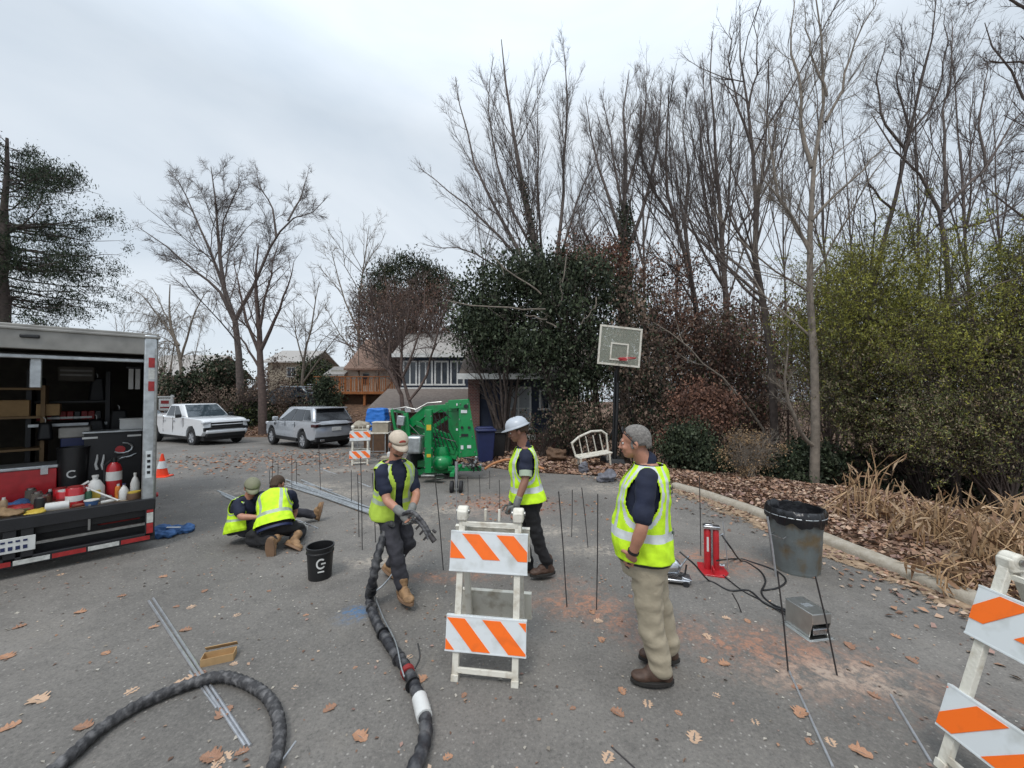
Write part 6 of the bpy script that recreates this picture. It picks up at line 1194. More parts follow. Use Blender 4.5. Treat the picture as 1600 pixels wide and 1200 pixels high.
part('base', MB().box((0, 0, .006), (w3, d3, .004)), 'cardboard', cb)
for nm, c3, s3 in (('side', (0, -d3 / 2, h3 / 2 + .004), (w3, tk, h3)), ('side', (0, d3 / 2, h3 / 2 + .004), (w3, tk, h3)), ('end', (-w3 / 2, 0, h3 / 2 + .004), (tk, d3 - tk, h3)), ('end', (w3 / 2, 0, h3 / 2 + .004), (tk, d3 - tk, h3))): part(nm, MB().box(c3, s3), 'cardboard', cb)
part('flap', MB().box((.0, d3 / 2 + .02, h3 + .02), (w3, .05, tk), RX(-50)), 'cardboard', cb)
b = G(470, 834); mg = thing('paper_cup', 'white cup standing right of the kneeling worker', 'cup', (b.x, b.y, 0), 0); part('cup', MB().lathe([(.045, 0), (.06, .13), (.055, .13), (.04, .01)], 18), 'frost_white', mg); part('handle', MB().tube([(.055, 0, .1), (.09, 0, .09), (.09, 0, .04), (.05, 0, .03)], .008, 6), 'frost_white', mg)
b = G(253, 746); cn = thing('traffic_cone', 'orange traffic cone with a white collar beside the trailer', 'traffic cone', (b.x, b.y, roadz(b.x, b.y)), 12); M('cone_orange', (.85, .06, .015), .5)
part('base', MB().box((0, 0, .015), (.32, .32, .03)), 'cone_orange', cn, .008); part('cone', MB().lathe([(.125, .03), (.02, .55), (.014, .55)], 24), 'cone_orange', cn); part('collar', MB().lathe([(.094, .21), (.058, .38)], 24, caps=False), 'sheeting_white', cn)
b = G(262, 838); tp_ = thing('blue_bag', 'crumpled blue tarp bag lying beside the trailer corner', 'bag', (b.x, b.y, 0), 20); mbx = MB(); r = random.Random(5)
for k in range(12): mbx.ell((r.uniform(-.2, .2), r.uniform(-.1, .1), .05), (r.uniform(.08, .16), r.uniform(.06, .1), r.uniform(.05, .09)), RZ(r.uniform(0, 180)), 10, 6)
o = part('sheet', mbx, 'cloth_blue', tp_); remesh(o, .012, 1, .02, 22); part('label', MB().box((.08, -.04, .12), (.16, .03, .006), RY(6)), 'frost_white', tp_)
# --- trash can with black liner
b = Vector((3.2, 4.38, 0)); tc_ = thing('trash_can', 'dented galvanised trash can with a black liner near the kerb', 'trash can', b, 20)
prf = [(.215, 0), (.222, .02), (.218, .03), (.24, .34), (.243, .35), (.24, .36), (.262, .66), (.268, .665), (.268, .68), (.25, .68), (.21, .02)]
cv = MB(); n = 60; vs = []; zs_ = [0, .015, .03, .08, .14, .2, .26, .32, .345, .37, .42, .48, .54, .6, .65, .67, .685]
for z in zs_:
    R0 = .215 + (.05 * z / .68) + (.004 if z in (.015, .345, .67) else 0)
    for k in range(n):
        a = 2 * PI * k / n; rr = R0 + .0035 * math.cos(a * 20) * (1 if .04 < z < .64 else 0) + .012 * mnoise.noise(Vector((math.cos(a) * 2, math.sin(a) * 2, z * 4))); vs.append(Vector((rr * math.cos(a), rr * math.sin(a), z)))
K = len(zs_); cv.add(vs, [(i * n + k, i * n + (k + 1) % n, (i + 1) * n + (k + 1) % n, (i + 1) * n + k) for i in range(K - 1) for k in range(n)] + [tuple(range(n))[::-1]])
MT['old_galv'] = mat('old_galv', (.17, .19, .19), .5, .45, col2=(.17, .13, .08), scale=5, bump=.02, thr=(.48, .66)); part('drum', cv, 'old_galv', tc_, smooth=60)
lv_ = MB(); vs = []; prof = [(.255, .7), (.272, .705), (.285, .67), (.29, .63), (.283, .58), (.28, .555)]; prof = [(.05, .3), (.2, .45), (.245, .62)] + prof
for j, (r_, z) in enumerate(prof):
    for k in range(72):
        a = 2 * PI * k / 72; f = .014 * mnoise.noise(Vector((math.cos(a) * 5, math.sin(a) * 5, j * .5))) + .008 * math.sin(a * 23 + j * .6) * (j > 4); dz = .03 * mnoise.noise(Vector((math.cos(a) * 3.5, math.sin(a) * 3.5, 4))) * (1 if j > 3 else 0) + (.02 * math.sin(a * 9) if j == len(prof) - 1 else 0); vs.append(Vector(((r_ + f) * math.cos(a), (r_ + f) * math.sin(a), z + dz)))
K = len(prof); lv_.add(vs, [(i * 72 + k, i * 72 + (k + 1) % 72, (i + 1) * 72 + (k + 1) % 72, (i + 1) * 72 + k) for i in range(K - 1) for k in range(72)]); M('bag_black', (.01, .01, .012), .3, var=.1, bump=.03, bscale=20); part('liner', lv_, 'bag_black', tc_, smooth=60)
part('liner_drawstring', MB().lathe([(.292, .63), (.295, .635), (.292, .64)], 40, caps=False), 'galv', tc_)
for s_ in (-1, 1): part('handle', MB().tube([(s_ * .25, -.07, .42), (s_ * .29, -.07, .4), (s_ * .29, .07, .4), (s_ * .25, .07, .42)], .006, 6), 'steel', tc_)
# --- red hydraulic jack
b = G(1112, 893); jk = thing('hydraulic_jack', 'red hydraulic puller with twin cylinders right of the gray haired man', 'jack', (b.x, b.y, 0), -18)
part('base_plate', MB().prism([(-.13, -.15), (.13, -.15), (.16, .05), (.1, .17), (-.1, .17), (-.14, .05)], 0, .02, Matrix.Rotation(rad(90), 4, 'X')), 'red_paint', jk, .004)
for s_ in (-1, 1): part('cylinder', MB().lathe([(.036, .02), (.036, .44), (.03, .46), (.03, .47)], 20, (s_ * .042, 0, 0)), 'red_paint', jk)
part('ram', MB().lathe([(.014, .0), (.014, .48)], 12, (0, -.03, 0)), 'chrome', jk); part('head', MB().box((0, 0, .485), (.17, .09, .035)).box((-.03, -.01, .51), (.08, .06, .02)), 'chrome', jk, .006)
part('gusset', MB().box((0, -.09, .045), (.015, .12, .06)).box((.0, .07, .045), (.015, .08, .06)).box((.0, 0, .12), (.12, .05, .03)), 'red_paint', jk, .004); part('fitting', MB().tube([(.08, 0, .07), (.13, 0, .07)], .012, 8).tube([(.08, 0, .4), (.12, 0, .42)], .01, 8), 'chrome', jk); part('decal', MB().box((-.042, -.0375, .3), (.02, .002, .16)), 'frost_white', jk)
# --- chrome hydraulic pump on wheels
b = G(1052, 910); pm = thing('hydraulic_pump', 'silver hydraulic pump on small wheels half hidden behind the khaki trousers', 'pump', (b.x, b.y, 0), -15)
part('base', MB().box((0, 0, .05), (.3, .18, .03)).box((.12, 0, .065), (.1, .14, .03), RY(12)), 'chrome', pm, .008); part('motor', MB().lathe([(.05, -.11), (.075, -.09), (.075, .06), (.05, .09), (.02, .11)], 20, (-.03, 0, .16), RY(80)), 'chrome', pm); part('tank', MB().lathe([(.06, 0), (.065, .01), (.065, .1), (.03, .13)], 18, (-.1, .0, .17)), 'rubber', pm)
part('lever', MB().tube([(.03, -.03, .12), (.12, -.03, .26), (.15, -.03, .3)], .01, 8), 'chrome', pm); part('cable', MB().tube([(.04, -.08, .1), (.1, -.09, .13), (.12, -.06, .22)], .009, 8), 'black_plastic', pm)
for x in (-.11, .11):
    for s_ in (-1, 1): part('wheel', MB().lathe([(.028, -.012), (.03, 0), (.028, .012)], 16, (x, s_ * .09, .03), RX(90)), 'rubber', pm)
# --- steel foot pedal housing
b = Vector((2.47, 3.26, 0)); fp = thing('foot_pedal', 'boxy stainless steel foot pedal with a guard on the road', 'foot pedal', (b.x, b.y, 0), 9)
part('base_plate', MB().prism([(-.12, -.13), (.12, -.13), (.12, .14), (-.12, .14)], 0, .008, Matrix.Rotation(rad(90), 4, 'X')).box((0, 0, .008), (.22, .26, .01)), 'stainless', fp, .002)
s1 = MB(); tk = .004; hh = .21
for s_ in (-1, 1): s1.prism([(-.10, .014), (.12, .014), (.12, hh), (-.135, hh), (-.13, .13)], s_ * .085 - tk / 2, s_ * .085 + tk / 2, Matrix(((0, 1, 0, 0), (1, 0, 0, 0), (0, 0, 1, 0), (0, 0, 0, 1))))
s1.box((0, -.005, hh + .002), (.174, .262, tk)).box((0, .12, .11), (.166, tk, .19)).box((0, -.132, .17), (.17, tk, .075)); part('housing', s1, 'stainless', fp, .0015)
part('pedal', MB().box((0, -.03, .055), (.12, .17, .008), RX(-18)).box((0, -.112, .06), (.13, .012, .045)), 'chrome', fp, .003); part('hinge', MB().lathe([(.009, -.07), (.009, .07)], 12, (0, .05, .04), RY(90)), 'rod_dark', fp); part('plate_print', MB().box((-.0, .0, hh + .005), (.08, .05, .001)), 'galv', fp)
def hose_px(name, label, pts, r=.009, m='black_plastic'): return rope(name, label, [gp(x, y, h) if h < .1 else P(x, y, d) for x, y, h, d in pts], r, 0.03, .3, m, 8, seg=.03)
hose_px('hydraulic_hose', 'black hose sagging from the pump to the foot pedal, lowest of the hoses', [(1062, 862, .3, 3.98), (1085, 882, .2, 3.9), (1108, 912, .012, 0), (1140, 926, .012, 0), (1170, 928, .012, 0), (1195, 945, .012, 0), (1225, 962, .02, 0), (1240, 968, .03, 0)])
hose_px('hydraulic_hose', 'black hose from the top of the red cylinders curling down to the pedal', [(1128, 836, .4, 4.15), (1142, 856, .2, 4.12), (1158, 880, .012, 0), (1185, 894, .012, 0), (1196, 912, .012, 0), (1190, 930, .012, 0), (1205, 948, .012, 0), (1238, 964, .03, 0)])
hose_px('hydraulic_hose', 'black hose looping past the foot of the trash can', [(1120, 876, .1, 4.2), (1150, 877, .012, 0), (1180, 884, .012, 0), (1215, 896, .012, 0), (1228, 910, .012, 0), (1215, 922, .012, 0), (1193, 928, .012, 0)])
hose_px('hydraulic_hose', 'thin straight hose from the red base plate to the pedal', [(1130, 903, .02, 0), (1160, 926, .012, 0), (1190, 944, .012, 0), (1232, 968, .02, 0)], .006)
# --- basketball hoop
HD = 10.6; b = G(958, 726); b = Vector((P(960, 700, HD).x, HD, gz(P(960, 700, HD).x, HD))); hp_ = thing('basketball_hoop', 'basketball hoop with a clear backboard on a leaning black pole', 'basketball hoop', b)
def hh_(px, py, dd=0): return P(px, py, HD + dd) - b
part('pole', MB().tube([(0, 0, -.05), hh_(964, 640), hh_(965, 572)], [.055, .05, .05], 12).tube([hh_(957, 715), hh_(959, 650), hh_(961, 580)], .03, 8), 'black_plastic', hp_)
part('arm', MB().bar(hh_(965, 600), hh_(968, 545, -.5), .05).bar(hh_(962, 575), hh_(966, 530, -.5), .05), 'black_plastic', hp_)
ctr = hh_(968.5, 541, -.55); RB = RY(5) @ RZ(8); sx_, sz_ = .57, .5
brd = part('backboard', MB().box(ctr, (1.1, .02, .96), RB), 'acrylic' if M('acrylic', (.36, .37, .3), .2, alpha=.42, var=.05) else '', hp_)
def fr(par, name, x0, x1, z0, z1, t, m, y=-.014):
    f = MB()
    for c3, s3 in (((( x0 + x1) / 2, y, z1), (x1 - x0 + t, .012, t)), (((x0 + x1) / 2, y, z0), (x1 - x0 + t, .012, t)), ((x0, y, (z0 + z1) / 2), (t, .012, z1 - z0 - t)), ((x1, y, (z0 + z1) / 2), (t, .012, z1 - z0 - t))): f.box(ctr + RB @ Vector(c3), s3, RB)
    return part(name, f, m, par)
fr(brd, 'border', -.56, .56, -.49, .49, .05, 'white_paint'); fr(brd, 'target_square', -.24, .22, -.36, .06, .04, 'white_paint', -.018)
rm = MB(); rc = ctr + RB @ Vector((.1, -.27, -.33)); rm.tube([rc + Vector((.225 * math.cos(a), .225 * math.sin(a), 0)) for a in [i * PI / 10 for i in range(21)]], .012, 6); rm.box(ctr + RB @ Vector((.1, -.03, -.33)), (.2, .05, .08)); part('rim', rm, 'red_paint', hp_)
part('base', MB().box((.0, .2, .08), (.6, .8, .18), taper=(.8, .8)), 'black_plastic', hp_, .03); part('strut', MB().bar(hh_(985, 712, .2), hh_(966, 660), .03).bar(hh_(940, 714, .2), hh_(962, 660), .03), 'black_plastic', hp_)
# --- white garden bench
BD = 10.4; b = P(925, 700, BD); b.z = gz(b.x, BD); wb = thing('garden_bench', 'tilted white slatted garden bench beside the basketball pole', 'bench', b, 0); wb.scale = (.88, .88, .88); wb.rotation_euler = (0, rad(-5), rad(12))
def wbp(px, py, dd=0): return P(px, py, BD + dd) - b
f = MB().tube([wbp(890, 684), wbp(905, 674), wbp(928, 667), wbp(948, 668), wbp(958, 676)], .035, 8).tube([wbp(890, 682), wbp(897, 712)], .03, 8).tube([wbp(957, 674), wbp(958, 712)], .03, 8).tube([wbp(894, 706), wbp(958, 704)], .025, 8); part('back_frame', f, 'white_paint', wb)
for x in (905, 918, 932, 945): part('slat', MB().bar(wbp(x - 1, 674), wbp(x + 3, 704), .05, .02), 'white_paint', wb)
part('seat', MB().box(wbp(927, 708, -.2), (1.05, .42, .04), RY(-3)), 'white_paint', wb, .01)
for x in (900, 955):
    for d_ in (-.38, 0): p = wbp(x, 708, d_); part('leg', MB().bar(p, Vector((p.x, p.y, 0)), .05), 'white_paint', wb)
# --- bins, pots, stones, hose by the house
def bin_(px, D, label, m, h_=1.0):
    b = P(px, 700, D); b.z = gz(b.x, D); t = thing('wheelie_bin', label, 'bin', b, 10); part('tub', MB().box((0, 0, h_ * .45), (.42, .5, h_ * .9), taper=(1.25, 1.2)), m, t, .03); part('lid', MB().box((0, -.02, h_ * .94), (.6, .68, .07)).box((0, .1, h_ * .99), (.5, .4, .05)), m, t, .03)
    for s_ in (-1, 1): part('wheel', MB().lathe([(.1, -.03), (.1, .03)], 16, (s_ * .24, .27, .1), RY(90)), 'rubber', t)
bin_(758, 11.6, 'dark navy wheelie bin right of the boom lift', 'dark_blue'); bin_(776, 12.2, 'black wheelie bin behind the navy one', 'black_plastic', .85)
rope('garden_hose', 'orange brown hose arching over the ground right of the boom lift', [P(757, 733, 9.0), P(772, 724, 9.1), P(795, 718, 9.2), P(820, 722, 9.3), P(850, 733, 9.2)], .03, .03, .2, M('hose_orange', (.4, .17, .07), .7))
def rock(px, py, s3, label, m, name='stone', cat='stone'):
    b = G(px, py); o = part(name, MB().ell((0, 0, s3[2] * .7), s3, RZ(px), 14, 9), m); o.location = (b.x, b.y, b.z); remesh(o, max(.02, s3[0] / 14), 1, s3[0] * .3, 3 / s3[0] * .6); tag(o, label, cat); return o
M('stone_grey', (.14, .14, .16), .85, var=.3, scale=6, bump=.05)
rock(948, 752, (.3, .2, .14), 'large grey stone left of the gray haired man', 'stone_grey'); rock(985, 750, (.2, .15, .1), 'smaller grey stone behind the gray haired man', 'stone_grey'); rock(870, 722, (.35, .25, .25), 'brown earth mound behind the hard hat worker', 'wood_brown', 'earth_mound', 'mound')
rock(912, 742, (.13, .12, .2), 'dark slate coloured pot shaped stone below the bench', 'stone_grey')
for i, (x, y, x2, y2) in enumerate([(850, 728, 905, 720), (840, 735, 870, 722), (900, 735, 950, 728)]): lying('log', ['upper weathered log on the leaves below the bench', 'left weathered log behind the hard hat worker', 'right weathered log below the white bench'][i], [(x, y), (x2, y2)], .05, 'bark_dark', 'log')
q = G(865, 760); 
# --- folding table and blue tarp beyond the SUV
TDp = 13; b = P(580, 690, TDp); b.z = gz(b.x, TDp); tt = thing('folding_table', 'folding table with beige covers beside the distant barricade', 'table', b, 5)
def tbp(px, py, dd=0): return P(px, py, TDp + dd) - b
zt3 = tbp(580, 676).z; part('table_top', MB().box((0, 0, zt3), (1.25, .6, .04)), 'white_paint', tt, .01)
for x in (-.52, 0, .52):
    for y in (-.24, .24): part('leg', MB().bar((x, y, 0), (x, y, zt3), .03), 'galv', tt)
part('brace', MB().bar((-.52, -.24, .25), (.52, -.24, .25), .025), 'galv', tt)
M('beige_cloth', (.32, .28, .22), .8, bump=.03, bscale=12)
b2 = b + Vector((-.35, .05, zt3 + .02)); t = thing('covered_bundle', 'beige sheet covered bundle on the left of the folding table', 'bundle', b2, 5); o = part('sheet', MB().ell((0, 0, .18), (.33, .28, .2)), 'beige_cloth', t); remesh(o, .03, 1, .04, 8); part('tie', MB().lathe([(.325, .17), (.335, .19)], 20, caps=False), 'wood_brown', t)
b2 = b + Vector((.33, .05, zt3 + .02)); t = thing('storage_crate', 'tan crate on the right of the folding table', 'crate', b2, 5); part('crate_body', MB().box((0, 0, .16), (.52, .4, .32)), 'beige_cloth', t, .01); part('lid', MB().box((0, 0, .335), (.55, .43, .03)), 'white_paint', t, .008)
b3 = P(590, 690, 14.6); b3.z = gz(b3.x, 14.6); t = thing('tarp_pile', 'stack covered by a bright blue tarp behind the folding table', 'tarp', b3, -4); zz = P(590, 637, 14.6).z - b3.z
M('tarp_blue', (.02, .16, .55), .55, bump=.04, bscale=8); mbx = MB().box((0, 0, zz * .74), (.85, .6, zz * .5), taper=(.8, .8)); o = part('tarp', mbx, 'tarp_blue', t); remesh(o, .04, 2, .03, 6); part('pallet', MB().box((0, 0, zz * .25), (.8, .6, zz * .5)), 'wood_brown', t)
b4 = P(612, 712, 11.8); b4.z = gz(b4.x, 11.8); t = thing('supply_boxes', 'pale boxes on the ground left of the boom lift', 'boxes', b4, 12); part('lower_carton', MB().box((0, 0, .1), (.6, .35, .2)), 'beige_cloth', t, .01); part('upper_carton', MB().box((.05, 0, .26), (.35, .3, .12)), 'frost_white', t, .01)
# ================================================================== PEOPLE
PR = random.Random(11)
M('eye_white', (.6, .58, .55), .3); M('eye_dark', (.02, .015, .01), .2); M('lip', (.3, .12, .1), .5); M('cap_tan', (.5, .42, .33), .85, var=.1, scale=30); M('cap_grey', (.2, .2, .13), .85, var=.2); M('hat_white', (.42, .45, .49), .35); M('belt_black', (.015, .013, .012), .5)
M('print_dark', (.02, .05, .03), .7); M('cap_print', (.35, .06, .04), .8)
def V3(*a): return Vector(a)
def limb(mb_, pts, rs, n=14, k=5):
    """smoothly tapered limb with rounded ends"""
    pts = [Vector(p) for p in pts]; P2 = []; R2 = []
    for i in range(len(pts) - 1):
        for j in range(k): t = j / k; P2.append(pts[i].lerp(pts[i + 1], t)); R2.append(rs[i] + (rs[i + 1] - rs[i]) * t)
    P2.append(pts[-1]); R2.append(rs[-1])
    for _ in range(2):
        for i in range(1, len(P2) - 1): P2[i] = P2[i] * .5 + (P2[i - 1] + P2[i + 1]) * .25; R2[i] = R2[i] * .6 + (R2[i - 1] + R2[i + 1]) * .2
    mb_.tube(P2, R2, n); mb_.ell(P2[0], (R2[0],) * 3, None, 12, 8); mb_.ell(P2[-1], (R2[-1],) * 3, None, 12, 8); return mb_
RINGS = [(-.12, .155, .115, 0), (0, .17, .125, 0), (.15, .168, .122, .0), (.3, .156, .115, .005), (.45, .158, .118, .01), (.6, .168, .125, .015), (.75, .172, .122, .01), (.85, .168, .105, 0), (.92, .142, .085, -.005), (.97, .1, .07, -.005), (1.0, .072, .066, 0)]
def fr_basis(d, f):
    d = d.normalized(); f = (f - d * f.dot(d)).normalized(); return d, f, d.cross(f)  # up, fwd, left
class Torso:
    def __init__(s, pelvis, neck, f, f2=None, belly=0, bend=.0, wide=1.0, deep=1.0, arch=.02):
        s.p, s.n, s.f, s.f2, s.belly, s.w, s.dp = pelvis, neck, f.normalized(), (f2 or f).normalized(), belly, wide, deep; s.bend = bend; s.arch = arch
    def frame(s, t):
        d = s.n - s.p; ff = s.f.lerp(s.f2, min(1, max(0, t))); u, f, l = fr_basis(d, ff); c = s.p + d * t - f * (s.bend * math.sin(PI * min(1, max(0, t)))); tb_ = (d - f * s.bend * PI * math.cos(PI * min(1, max(0, t)))) ; u, f, l = fr_basis(tb_, ff); return c, u, f, l
    def dims(s, t):
        for A, B in zip(RINGS, RINGS[1:]):
            if t <= B[0]: k = (t - A[0]) / (B[0] - A[0]); a, b, o = [A[i] + (B[i] - A[i]) * k for i in (1, 2, 3)]; break
        else: a, b, o = RINGS[-1][1:]
        g = math.exp(-((t - .28) / .28) ** 2) * s.belly; return a * s.w + g * .35, b * s.dp + g * .5, o + g * .5
    def pt(s, t, th, off=0, flare=0):
        c, u, f, l = s.frame(t); a, b, o = s.dims(t); a += off + flare; b += off + flare; ct, st = math.cos(th), math.sin(th); e = .85
        return c + f * (o + b * math.copysign(abs(ct) ** e, ct)) + l * (a * math.copysign(abs(st) ** e, st))
    def loft(s, mb_, t0, t1, off=0, n=28, k=14):
        return mb_.loft([[s.pt(t0 + (t1 - t0) * i / k, 2 * PI * j / n, off) for j in range(n)] for i in range(k + 1)])
def make_vest(T_, parent, m='lime', open_=0.0, off=.028, flare=.02, t0=-.12, arm=(.76, .27, 42), zone=True, gap=None, silver='silver_tape', wr=.008, seed=0, name='vest'):
    nt_, nk = 120, 90; mb_ = MB(); idx = {}; g_ = random.Random(seed)
    for i in range(nk + 1):
        t = t0 + (.985 - t0) * i / nk
        for j in range(nt_):
            th = 2 * PI * j / nt_; p = T_.pt(t, th, off, flare * max(0, (.5 - t) / .6)); c = T_.frame(t)[0]; d = (p - c).normalized(); w_ = wr * (mnoise.noise(Vector((p.x * 9 + seed, p.y * 9, p.z * 4))) * 1.1 - 1.1 * abs(mnoise.noise(Vector((p.x * 6 + p.z * 4, p.y * 6 + seed, p.z * 5)))) + .45 * mnoise.noise(Vector((p.x * 26, p.y * 26, p.z * 12))) + .25) + .004 * math.sin(j * .95 + i * .15) * max(0, .6 - t)
            idx[i, j] = len(mb_.v); mb_.v.append(tuple(p + d * w_))
    for i in range(nk):
        t = t0 + (.985 - t0) * (i + .5) / nk
        for j in range(nt_):
            a = (j + .5) / nt_ * 360; a = a - 360 if a > 180 else a; aa = abs(a)
            if ((aa - 88) / arm[2]) ** 2 + ((t - arm[0]) / arm[1]) ** 2 < 1: continue
            if ((aa - 88) / (arm[2] * .9)) ** 2 < 1 and arm[0] < t < .80: continue
            gp_ = open_ + (max(0, (t - .66)) * 48 if open_ is not None else 0)
            if aa < gp_: continue
            si = .26 < t < .345 or (t > .345 and (28 < aa < 39 or 141 < aa < 152)) or (zone and ((aa - 88) / (arm[2] + 12)) ** 2 + ((t - arm[0]) / (arm[1] + .09)) ** 2 < 1 and ((aa - 88) / (arm[2] + 5)) ** 2 + ((t - arm[0]) / (arm[1] + .035)) ** 2 > 1 and t > .345)
            mb_.f.append([idx[i, j], idx[i, (j + 1) % nt_], idx[i + 1, (j + 1) % nt_], idx[i + 1, j]]); mb_.m.append(1 if si else 0)
    o = link(name, mb_.mesh(name, [m, silver], 80), parent); q_ = o.modifiers.new('q', 'SMOOTH'); q_.iterations = 3; s_ = o.modifiers.new('s', 'SOLIDIFY'); s_.thickness = .005; s_.offset = -1; return o
def hand(mb_, wrist, d, n, side=1, curl=25, sc=1.0, thumb_in=.4, spread=1.0):
    """palm + five bent fingers. d points to the fingers, n out of the palm; side=+1 puts the thumb on n x d"""
    d = d.normalized(); n = (n - d * n.dot(d)).normalized(); s = n.cross(d) * side; w = Vector(wrist)
    R = Matrix((s, d, n)).transposed(); mb_.ell(w + d * .045 * sc, (.042 * sc, .052 * sc, .017 * sc), R, 14, 8)
    for k, (x, ln, r) in enumerate([(.03, .072, .0088), (.0105, .08, .009), (-.009, .074, .0086), (-.028, .058, .0078)]):
        p = w + (s * x * spread + d * (.082 - abs(x - .005) * .22)) * sc; a = rad(curl * (.5 + .08 * k)); pts = [p - d * .03 * sc, p]; dd = d
        for q, f_ in enumerate((.45, .31, .24)): dd = Matrix.Rotation(a, 3, s * side if side > 0 else s * side) @ dd; dd = dd; pts.append(pts[-1] + dd * ln * f_ * sc); a = rad(curl * (1 - .15 * q))
        mb_.tube(pts, [r * 1.1 * sc, r * 1.08 * sc, r * sc, r * .92 * sc, r * .78 * sc], 8); mb_.ell(pts[-1], (r * .8 * sc,) * 3, None, 8, 6)
    p = w + (s * .03 + d * .02) * sc; t1 = p + (s * .028 + d * .024 + n * .012 * thumb_in) * sc; t2 = t1 + (d * .03 + s * .012 + n * .018 * thumb_in) * sc; t3 = t2 + (d * .024 - s * .002 + n * .018 * thumb_in) * sc
    mb_.tube([p - s * .012, t1, t2, t3], [.013 * sc, .0125 * sc, .0105 * sc, .0085 * sc], 8); mb_.ell(t3, (.0085 * sc,) * 3, None, 8, 6)
def head(mb_, c, f, u, sc=1.0):
    u, f, l = fr_basis(u, f); R = Matrix((l, f, u)).transposed()   # columns l,f,u
    def E(x, y, z, rx, ry, rz): mb_.ell(c + (l * x + f * y + u * z) * sc, (rx * sc, ry * sc, rz * sc), R, 18, 12)
    E(0, -.012, .03, .077, .096, .088); E(0, .018, -.02, .064, .076, .08); E(0, .045, -.075, .044, .044, .034); E(0, .03, -.055, .057, .058, .045); E(0, .068, -.088, .022, .02, .018)
    E(0, .084, .018, .052, .014, .013); E(0, .094, -.012, .011, .016, .028); E(0, .108, -.028, .014, .014, .012); E(.011, .1, -.031, .008, .01, .008); E(-.011, .1, -.031, .008, .01, .008)
    E(.035, .07, -.03, .022, .022, .02); E(-.035, .07, -.03, .022, .022, .02); E(0, .086, -.055, .024, .012, .007); E(0, .084, -.066, .02, .012, .008)
    for s_ in (-1, 1): E(s_ * .077, -.008, -.012, .011, .02, .032); E(s_ * .083, -.016, -.008, .008, .012, .026)
    return R, l, f, u
def face_bits(parent, c, R, l, f, u, hair='brown_hair', brow=True, sc=1.0):
    for s_ in (-1, 1):
        e = MB().ell(c + (l * s_ * .032 + f * .079 + u * .004) * sc, (.0135, .009, .009), R, 12, 8); eo = part('eye', e, 'eye_white', parent); part('iris', MB().ell(c + (l * s_ * .032 + f * .086 + u * .004) * sc, (.0055, .003, .0055), R, 10, 6), 'eye_dark', eo)
        if brow: part('eyebrow', MB().ell(c + (l * s_ * .033 + f * .092 + u * .026) * sc, (.02, .005, .005), R, 10, 6), hair, parent)
    part('lips', MB().ell(c + (f * .094 - u * .058) * sc, (.022, .006, .006), R, 12, 6), 'lip', parent)
def hairshell(parent, c, R, l, f, u, m, back=-.04, thick=.003, top=True, zlo=-.045, fr_=.055):
    mb_ = MB(); n = 26; vs = []; cc = c + f * -.014 + u * .03
    for i in range(14):
        a = PI / 2 - i * rad(11.2)
        for k in range(n):
            th = 2 * PI * k / n; x, y, z = math.cos(th) * math.cos(a), math.sin(th) * math.cos(a), math.sin(a)
            zz = z * (.088 + thick) if z > 0 else z * .15; rr = 1 + .05 * mnoise.noise(Vector((x * 5, y * 5, z * 5)))
            w_ = max(math.cos(a), 0) if i < 9 else 1 - .02 * (i - 8); x, y = math.cos(th) * w_, math.sin(th) * w_; zz = math.sin(a) * (.088 + thick) if i < 9 else -.024 * (i - 8) + .0; vs.append(cc + l * x * (.077 + thick) * rr + f * y * ((.098 if y > 0 else .094) + thick) * rr + u * zz)
    K = 14; fs = []
    for i in range(K - 1):
        for k in range(n):
            q = [i * n + k, (i + 1) * n + k, (i + 1) * n + (k + 1) % n, i * n + (k + 1) % n]; mid = sum((vs[w] for w in q), Vector()) / 4 - cc; fy = mid.dot(f); fz = mid.dot(u)
            if fz < (zlo - .03 if fy < -.06 else zlo + .012 if fy < .0 else zlo + .012 + fy * 1.5): continue
            fs.append(q)
    mb_.add(vs, fs); o = part('hair', mb_, m, parent, 0, 80); s_ = o.modifiers.new('s', 'SOLIDIFY'); s_.thickness = .012; s_.offset = 0; return o
def boot(parent, ankle, toe_dir, m='boot_brown', sole='sole', up=None, L=.29, flat=True, h_=.13):
    f = toe_dir.normalized(); u = up or Vector((0, 0, 1)); u, f, l = fr_basis(u, f); R = Matrix((l, f, u)).transposed(); g = ankle - u * .075
    mb_ = MB(); limb(mb_, [ankle + u * h_ * .5, ankle, ankle - u * .03 + f * .01], [.054, .05, .048]); mb_.ell(g + f * -.03 + u * .018, (.043, .05, .045), R); mb_.ell(g + f * .05 + u * .022, (.046, .09, .048), R); mb_.ell(g + f * .13 + u * .012, (.05, .075, .038), R); mb_.ell(g + f * .06 + u * .045, (.04, .06, .045), R)
    o = part('boot', mb_, m, parent); remesh(o, .009, 2, .004, 20)
    so_ = []; 
    for i in range(20):
        a = 2 * PI * i / 20; y = math.sin(a) * .148 + .06; w = .046 + .010 * math.sin((y + .09) * 10); so_.append((math.cos(a) * w, y))
    Tm = Matrix.Translation(g - u * .022) @ R.to_4x4() @ Matrix(((1, 0, 0, 0), (0, 0, 1, 0), (0, 1, 0, 0), (0, 0, 0, 1)))
    # poly in (x,z)->(l,f), extruded along y->u
    part('sole', MB().prism(so_, -.006, .02, Tm), sole, o, .003)
    lc = MB()
    for k in range(4): q = g + f * (.035 + .022 * k) + u * (.085 - .013 * k); lc.bar(q - l * .022, q + l * .022, .005, .005)
    part('laces', lc, 'glove', o); return o
